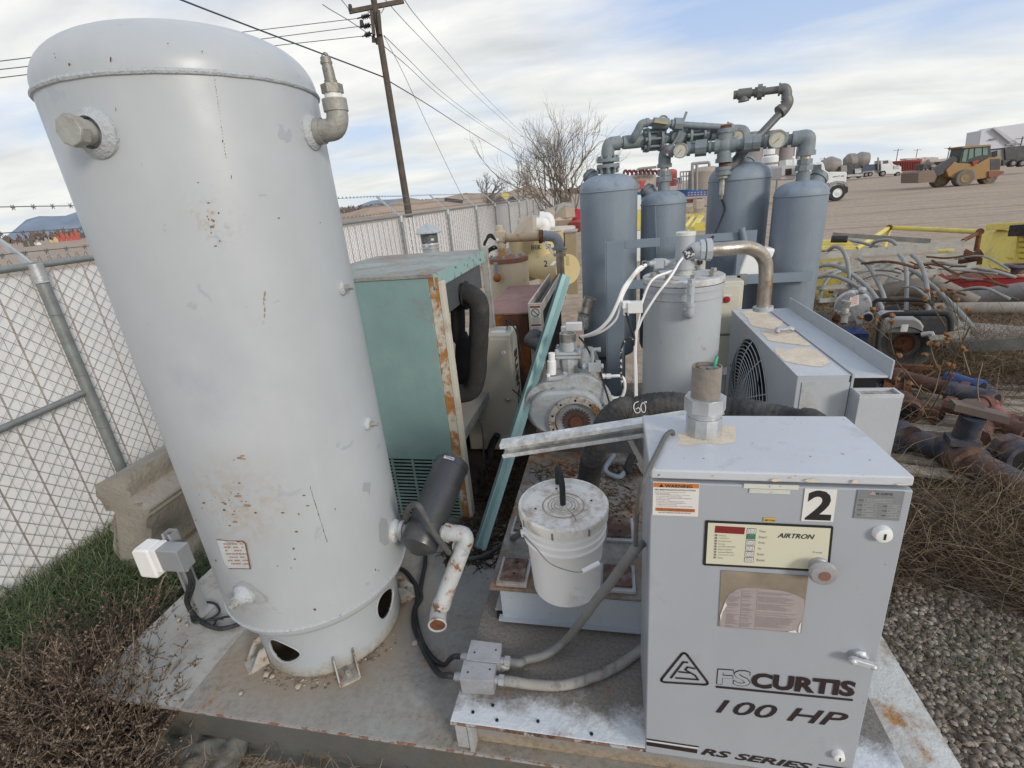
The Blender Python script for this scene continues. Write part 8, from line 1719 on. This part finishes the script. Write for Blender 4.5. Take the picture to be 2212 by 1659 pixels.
# crates and yellow ladders glimpsed between tanks
rr=random.Random(21)
w3=lambda a,d: ond(W3(*a),d)
for k,(x,y,w2_,h2_,d,mt,lab) in enumerate([(1000,870,90,80,13,mPal,'grey wooden crate left of the gap between the middle dryer tanks'),(1130,800,80,90,12,M('pale_crate',(.45,.38,.3),.8,bump=.3),'pale box standing on the crates in the gap between the dryer tanks'),(1150,880,110,60,12,mPal,'grey crate under the pale box'),(1060,920,120,60,13,M('tan_crate',(.38,.29,.2),.8,bump=.3),'tan crate low in the gap between the dryer tanks'),(1110,985,150,30,11.5,mPal,'flat pallet under the crates in the dryer gap'),(1060,760,160,40,17,mRust,'rusty heap on the blue trailer edge')]):
    p=w3((x,y),d); s=d/1050*.1736; g=MB()
    hw,hh=w2_*s/2,h2_*s/2
    for j in range(4): g.box(p.x-hw,p.x+hw,p.y,p.y+.5,p.z-hh+j*hh*.5,p.z-hh+j*hh*.5+hh*.42)
    g.box(p.x-hw*.98,p.x+hw*.98,p.y+.02,p.y+.48,p.z-hh,p.z+hh*.95).build('wooden_crate',mt,label=lab,cat='crate')
for k,(a,b,lab) in enumerate([((940,1090),(1040,960),'left thin yellow rail leaning in the dryer gap'),((975,1150),(1120,960),'middle yellow rail leaning in the dryer gap'),((1010,1150),(1150,960),'right yellow rail leaning in the dryer gap')]): junk(MB().cyl(w3(a,10),w3(b,10.6),.035,n=8),'yellow_rail',mYelJ,lab,'rail','yellow rails in the dryer gap')
junk(MB().bar(w3((1060,1085),10),w3((1200,1075),10),.1,.14).bar(w3((940,940),10.8),w3((1190,935),10.8),.05,.05),'yellow_beam',mYelJ,'horizontal yellow beam low in the gap between the dryer tanks','beam')
junk(MB().bar(w3((358,880),9),w3((358,1120),9),.12,.12),'yellow_post',mYelJ,'yellow post seen through the slit right of the first dryer tank','post')
junk(MB().bar(w3((355,690),9.5),w3((355,870),9.5),.18,.1).bar(w3((352,1130),9),w3((352,1500),9),.2,.1),'white_board',mWhite,'white board seen through the slit right of the first dryer tank','board')
# heap at the fence end
for k,(a,r,mt,lab) in enumerate([((975,215),.5,M('tan_tarp',(.45,.38,.3),.8,bump=.3),'tan tarpaulin bundle at the end of the fence'),((1000,285),.35,mRedC,'dark red bundle under the tan tarpaulin'),((1075,180),.45,M('tan_heap'),'tan rubble by the tree foot'),((1190,190),.35,M('red_drum',(.4,.02,.03),.5),'bright red drum behind the bare tree'),((1245,240),.4,mRedC,'dark red drum beside the first dryer tank'),((1060,130),.4,M('grey_rock',(.3,.29,.27),.9,bump=.4),'grey boulder at the far fence end'),((660,370),.33,M('tan_tarp'),'pale slab leaning behind the beige vessels')]):
    d=16 if k<6 else 8.5; junk(MB().sphere(w1(a,1) if 0 else ond(W1(*a),d),r,9,.8,.5,random.Random(k)),'scrap_bundle',mt,lab,'bundle')
# ================================================================ bare tree
mBark=M('bare_bark',(.22,.19,.16),.9,var=.25,vs=6,bump=.4)
def tree(px,d,h,spread,label,seed=1,n0=3,levels=6,name='bare_tree',r0=.09,thick=1.0,conv=None,mat=None):
    rr=random.Random(seed); b=ond(px,d); t=thing(name,label,'tree',(b.x,b.y,0)); trunk=MB(); crown=MB()
    def grow(p,dirv,L_,r,lv):
        pts=[p]; q=p; dv=dirv.copy()
        for k in range(4):
            dv=(dv+V((rr.gauss(0,.16),rr.gauss(0,.16),rr.gauss(.03,.10)))).normalized(); q=q+dv*L_/4; pts.append(q)
        (trunk if lv<2 else crown).tube(pts,[r,r*.62],6 if lv<2 else 4 if lv<4 else 3,k=0,caps=False)
        if lv>=levels: return
        for k in range(rr.choice((2,3,3))):
            i=rr.choice((2,3,4,4)); nd_=(dv+V((rr.gauss(0,.55)*spread,rr.gauss(0,.55)*spread,rr.gauss(.10,.30)))).normalized()
            grow(pts[i],nd_,L_*rr.uniform(.62,.86),r*.6*rr.uniform(.8,1.1),lv+1)
    for k in range(n0):
        a=2*math.pi*k/n0+rr.random(); grow(V((b.x+.15*math.cos(a),b.y+.15*math.sin(a),0)),V((.24*math.cos(a)*spread,.24*math.sin(a)*spread,1)).normalized(),h*.30,r0*thick,0)
    trunk.build('trunk',mat or mBark,t); crown.build('crown',mat or mBark,t)
tree((1222,470),17,4.5,.58,'bare leafless tree with many fine branches at the far end of the fence',seed=5,n0=5,levels=6,r0=.07)
tree(W2(1250,1560),110,9,1.1,'small bare tree beyond the fence left of the road sign',seed=8,n0=3,levels=4,r0=.3)
tree(W2(1510,1560),100,9.5,1.0,'twiggy bare tree beyond the fence right of the road sign',seed=9,n0=4,levels=5,r0=.18)
tree(W2(1300,1590),95,4.5,1.3,'dark low shrub-like tree beside the brown shed',seed=10,n0=6,levels=4,r0=.25)
# ================================================================ grass, weeds, gravel
def leafmat(name,c,var=.3,rough=.8):
    m=bpy.data.materials.new(name); m.use_nodes=True; nt=m.node_tree; b=nt.nodes['Principled BSDF']; b.inputs['Roughness'].default_value=rough; b.inputs['Specular IOR Level'].default_value=.25
    g=nd(nt,'ShaderNodeNewGeometry'); o=ramp(nt,g.outputs['Random Per Island'],[(0,tuple(x*(1-var) for x in c[0])),(.5,c[0]),(1,c[1])]); nt.links.new(o,b.inputs['Base Color']); return m
mGrass=leafmat('grass_blades',((.075,.115,.05),(.20,.22,.11)))
mGrassD=leafmat('dry_grass_blades',((.16,.12,.07),(.34,.27,.16)))
mWeed=leafmat('russet_weed',((.125,.09,.065),(.40,.31,.225)),.55)
mBrush=leafmat('dry_brush',((.15,.105,.065),(.36,.28,.185)),.6)
mPeb=leafmat('pebbles',((.22,.18,.145),(.44,.385,.32)),.45)
def blades(n,fn,h,w_,mat,name,label,seed=1,lean=.5,cat='grass'):
    rr=random.Random(seed); g=MB()
    for i in range(n):
        p=fn(rr)
        if p is None: continue
        a=2*math.pi*rr.random(); L_=h*rr.uniform(.5,1.2); ln=lean*rr.uniform(.3,1.6)
        bias=V((.35,.2,0)); dv=(V((math.cos(a),math.sin(a),0))+bias)*ln*L_; s=V((-math.sin(a),math.cos(a),0))*w_*rr.uniform(.6,1.2)
        z=V((0,0,L_)); m1=p+dv*.3+z*.55; m2=p+dv*.75+z*(.85-.2*ln); tip=p+dv*1.15+z*(.85-.55*ln)
        k=len(g.v); g.v+=[p-s,p+s,m1+s*.8,m1-s*.8,m2+s*.5,m2-s*.5,tip]; g.f+=[(k,k+1,k+2,k+3),(k+3,k+2,k+4,k+5),(k+5,k+4,k+6)]
    return g.build(name,mat,kind='stuff',label=label,cat=cat,flat=True)
def gr(rr):
    y=rr.uniform(.7,5.2); x=rr.uniform(-3.40,-2.08)
    if y>3.4 and rr.random()<.4: return None
    if -3.05<x<-2.45 and y>1.85: return None
    return V((x,y,gz(x,y)+.01))
blades(42000,gr,.15,.0026,mGrass,'grass','thick dark green grass between the white fence and the steel deck',3,.75)
blades(5000,gr,.12,.0022,mGrassD,'dry_grass','dry tan blades mixed into the green grass by the fence',4,.8)
# russet weed bushes at the near left
def bush(cx,cy,rx,ry,h,nst,label,seed,name='dry_weed_bush',mat=None,leaf=.0062,dens=64,zb=0):
    rr=random.Random(seed); t=thing(name,label,'weed',(cx,cy,zb)); st=MB(); lf=MB()
    for i in range(nst):
        a=2*math.pi*rr.random(); q=math.sqrt(rr.random()); bx=V((cx+rx*.35*q*math.cos(a),cy+ry*.35*q*math.sin(a),zb)); L_=h*rr.uniform(.6,1.15)*(1.05-.4*q)
        d=V((math.cos(a)*rx*q*1.6,math.sin(a)*ry*q*1.6,L_)); pts=[bx+d*(k/6)+V((rr.gauss(0,.012),rr.gauss(0,.012),0)) for k in range(7)]
        st.tube(pts,[.0022,.0009],3,k=0,caps=False)
        for s in range(9):   # side sprigs
            k=rr.uniform(1.0,5.8); p=pts[int(k)]+(pts[int(k)+1]-pts[int(k)])*(k-int(k)); b2=rr.random()*6.28; l2=rr.uniform(.03,.10)*(1.2-k/8)*(h/.45); e=V((math.cos(b2),math.sin(b2),rr.uniform(.3,1.2))).normalized()
            st.tube([p,p+e*l2],.0008,3,k=0,caps=False)
            for m in range(dens//4):
                c=p+e*l2*(m+rr.random())/(dens//4)*1.05; z=leaf*rr.uniform(.5,1.15); v1=V((rr.gauss(0,1),rr.gauss(0,1),rr.gauss(0,1))).normalized()*z; v2=V((rr.gauss(0,1),rr.gauss(0,1),rr.gauss(0,1))).normalized()*z*.55
                lf.quad(c-v1,c+v2,c+v1,c-v2)
    st.build('stems',mat or mWeed,t,flat=True); lf.build('seed_leaves',mat or mWeed,t,flat=True)
for i,(cx,cy,rx,ry,h,n,lab) in enumerate([(-2.16,1.03,.17,.16,.42,170,'dense dry weed bush rising right at the hidden deck corner'),(-1.90,.88,.18,.14,.42,150,'dry weed bush leaning over the deck front edge near the corner'),(-2.02,.98,.22,.20,.46,210,'russet dry weed bush overlapping the near left corner of the deck'),(-2.30,1.22,.24,.22,.38,190,'russet dry weed bush behind the corner one, touching the green grass'),(-2.02,.70,.26,.22,.40,240,'russet dry weed bush lowest in the left corner of the picture'),(-2.35,.86,.26,.24,.36,200,'russet dry weed bush at the left picture edge below the grass'),(-1.72,.74,.18,.16,.34,110,'smaller russet weed bush in front of the deck beam end'),(-2.62,1.12,.24,.24,.28,90,'thin russet weed bush farthest left by the grass')]): bush(cx,cy,rx,ry,h,n,lab,40+i)
# crumpled cloth, straw and stones before the deck
cl_=MB(); rr=random.Random(33); nx_,ny_=16,12
c0=onz((430,1610),.06)
for j in range(ny_):
    for i in range(nx_): cl_.v.append(c0+V(((i-8)*.030,(j-6)*.022,-.01+.018*math.sin(i*1.3+j*.9)*math.cos(j*1.1-i*.4)+.03*rr.random())))
cl_.f=[(j*nx_+i,j*nx_+i+1,(j+1)*nx_+i+1,(j+1)*nx_+i) for j in range(ny_-1) for i in range(nx_-1)]
tp_=cl_.build('crumpled_tarp',M('grey_tarp',(.17,.17,.155),.8,var=.15,dirt=.4,bump=.2),label='crumpled grey cloth lying against the deck beam beside the weeds',cat='cloth',ang=180)
md=tp_.modifiers.new('soft','SUBSURF'); md.levels=md.render_levels=2
def straw(n,fn,mat,name,label,seed,L0=.14,r=.0012,curl=.3,up=.25,kind='stuff'):
    rr=random.Random(seed); g=MB()
    for i in range(n):
        p=fn(rr)
        if p is None: continue
        a=6.283*rr.random(); L_=L0*rr.uniform(.4,1.5); e=V((math.cos(a),math.sin(a),rr.uniform(0,up))); pts=[p]; q=p
        for k in range(4): e=(e+V((rr.gauss(0,curl),rr.gauss(0,curl),rr.gauss(-.04,curl*.5)))).normalized(); q=q+e*L_/4; q.z=max(q.z,.012); pts.append(q)
        g.tube(pts,[r,r*.5],3,k=0,caps=False)
    return g.build(name,mat,kind=kind,label=label,cat='dry stems',flat=True)
straw(1500,lambda r_: V((r_.uniform(-1.9,.2),r_.uniform(.62,.99),.02+.06*r_.random())),mBrush,'straw','loose dry straw on the dirt in front of the deck beam',50)
def pebbles(n,fn,r0,name,label,seed,mat=None):
    rr=random.Random(seed); g=MB()
    for i in range(n):
        p=fn(rr); r=r0*rr.uniform(.45,1.35); a=rr.random()*6.28; ca,sa=math.cos(a),math.sin(a); ex=rr.uniform(.8,1.4)
        vs=[(0,0,-.5),(0,0,.62+.1*rr.random())]+[(math.cos(t)*ex*rr.uniform(.85,1.1),math.sin(t)*rr.uniform(.8,1.05),rr.uniform(-.1,.12)) for t in [6.283*k/7 for k in range(7)]]+[(math.cos(t)*ex*.66,math.sin(t)*.62,.42+.08*rr.random()) for t in [6.283*(k+.4)/6 for k in range(6)]]
        k=len(g.v); g.v+=[p+V(((x*ca-y*sa)*r,(x*sa+y*ca)*r,z*r*.85)) for x,y,z in vs]
        A=[k+2+j for j in range(7)]; B=[k+9+j for j in range(6)]
        g.f+=[(k,A[(j+1)%7],A[j]) for j in range(7)]+[(k+1,B[j],B[(j+1)%6]) for j in range(6)]
        g.f+=[(A[j],A[(j+1)%7],B[min(j,5)]) for j in range(7)]+[(B[j],A[j+1],B[(j+1)%6]) for j in range(6)]
    return g.build(name,mat or mPeb,kind='stuff',label=label,cat='gravel',ang=60)
pebbles(36000,lambda r_: V((1.02+1.9*r_.random()**.85,r_.uniform(.95,3.3),.002+.012*r_.random())),.0118,'gravel','rounded tan river gravel beside the deck at the lower right',60)
pebbles(1500,lambda r_: V((r_.uniform(-1.9,.4),r_.uniform(.6,.98),.01)),.011,'gravel','small pale stones in the dirt before the deck',61)
# dry brush at the right
def br(r_):
    while True:
        x=r_.uniform(1.15,4.6); y=r_.uniform(1.9,5.6)
        if x-1.1>0 and (y>2.12-.25*(x-1.1)+.12*math.sin(x*5)) and not (1.5<x<3.3 and 2.75<y<4.5 and r_.random()<.93): return V((x,y,.02+.14*r_.random()*min(1,(y-1.9))))
straw(24000,lambda r_: br(r_)+V((0,0,.16*r_.random())),mBrush,'dry_brush','tangled dry brown brush covering the ground at the right',51,.30,.0015,.38,1.1)
straw(12000,lambda r_: br(r_)+V((0,0,.0)),leafmat('shaded_brush',((.07,.045,.03),(.16,.11,.075)),.4),'shaded_brush','dead stems deep in the brush beside the cabinet, coloured dark as its shade',52,.22,.002,.4,.6)  # stems coloured dark to paint the shade at the foot of the brush
straw(9000,lambda r_: V((r_.uniform(2.4,8.5),r_.uniform(4.2,8.6),.03+.1*r_.random())),mBrush,'far_brush','pale dry weeds around the scrap pipes at the right',53,.42,.0028,.35,.8)
straw(900,lambda r_: V((r_.uniform(1.1,3.4),r_.uniform(1.3,2.6),.02)),mBrush,'loose_stems','loose dry stems lying on the gravel at the lower right',54,.2,.0011,.3,.15)
blades(700,lambda r_: V((1.25+.5*r_.random()+.1*r_.gauss(0,1),1.75+.2*r_.gauss(0,1),.02)),.05,.0012,mGrass,'green_tuft','small green grass tuft growing through the gravel',55,.6)
straw(2600,lambda r_: V((r_.uniform(-.2,.6),r_.uniform(3.0,3.7),.05+.3*r_.random())),mBrush,'inner_weeds','dry weeds growing between the dryer tanks and the separator',56,.3,.0015,.35,1.0)
straw(2600,lambda r_: V((r_.uniform(-.86,-.50),r_.uniform(1.85,3.2),DZ+.004)),leafmat('dark_litter',((.055,.035,.022),(.13,.085,.05)),.5),'leaf_litter','dark leaf litter and twigs on the deck between the teal cabinet and the compressor',57,.07,.003,.5,.1)
straw(900,lambda r_: V((r_.uniform(-.40,.10),r_.uniform(1.7,2.3),PZ+.003)),leafmat('dark_litter2',((.07,.045,.03),(.15,.10,.06)),.5),'leaf_litter','brown twigs and dirt scattered on the platform behind the bucket',58,.05,.0022,.5,.1)
pebbles(160,lambda r_: (lambda a,q: V((TX+(TS+.01+q)*math.cos(a),TY+(TS+.01+q)*math.sin(a),DZ+.001)))(R(r_.uniform(-170,-10)),.05*r_.random()**2),.005,'dirt_crumbs','crumbs of dirt gathered round the foot of the tall tank',62)
# seed head stalks
mSeed=M('seed_head',(.24,.12,.045),.9,var=.4,vs=40,bump=.6)
rr=random.Random(70)
def stalk(pts,d,heads,label):
    t=thing('seed_stalk',label,'dry flower',onz((Q4(*pts[0])),.05),'dry seed head stalks')
    MB().tube([q4(p,d) for p in pts],[.0055,.0025],5,k=4).build('stem',mBrush,t)
    for a,b in heads:
        p=q4(b,d); MB().tube([q4(a,d),(q4(a,d)+p)/2+V((0,0,.01)),p],[.003,.002],4,k=3).build('stem',mBrush,t)
        MB().sphere(p,.019,9,.8,.8,rr).build('seed_head',mSeed,t,ang=20)
stalk([(1290,1590),(1400,1450),(1440,1320),(1480,1180)],4.1,[((1440,1320),(1440,1235)),((1460,1250),(1520,1215)),((1480,1180),(1550,1225)),((1400,1450),(1210,1370))],'tall seed head stalk nearest the blue pipe stub')
stalk([(1320,1450),(1180,1280),(1090,1170),(1050,1020),(1010,900)],4.2,[((1090,1170),(1120,1140)),((1020,950),(935,845)),((1010,900),(905,762)),((1050,1020),(805,830)),((1050,1020),(1062,870)),((1040,980),(1062,815)),((1200,1300),(1105,1330))],'long seed head stalk leaning across the old engine')
stalk([(1500,1420),(1560,1250),(1570,1100),(1520,960),(1380,720)],4.6,[((1560,1100),(1510,965)),((1570,1150),(1630,1075)),((1570,1150),(1650,1095)),((1520,960),(1520,1000)),((1400,760),(1400,628)),((1380,720),(1345,610)),((1500,900),(1330,680)),((1560,1250),(1545,1285)),((1520,960),(1500,1030))],'tallest seed head stalk before the dropping conduits')
stalk([(1450,1260),(1400,1150),(1380,1060)],4.5,[((1380,1060),(1370,1040)),((1390,1100),(1430,1050)),((1400,1150),(1330,1130))],'short seed head stalk right of the engine bell')
stalk([(1700,1300),(1640,1100),(1600,900),(1560,700)],4.9,[((1560,700),(1560,628)),((1600,900),(1590,685)),((1640,1000),(1680,770)),((1600,850),(1480,605)),((1600,800),(1455,745))],'right-most seed head stalk by the outer long conduit')
for i,(pts,lab) in enumerate([([(1350,1640),(1480,1400),(1580,1150),(1700,900)],'thin bare stem rising right of the tallest seed heads'),([(1800,1650),(1760,1400),(1800,1200)],'thin curved stem at the right edge of the brush'),([(1060,1640),(1240,1500),(1300,1380)],'thin bare stem by the header box')]):
    cable([q4(p,4.0) for p in pts],.004,'dry_stalk',lab,mBrush,'dry stem',n=5)
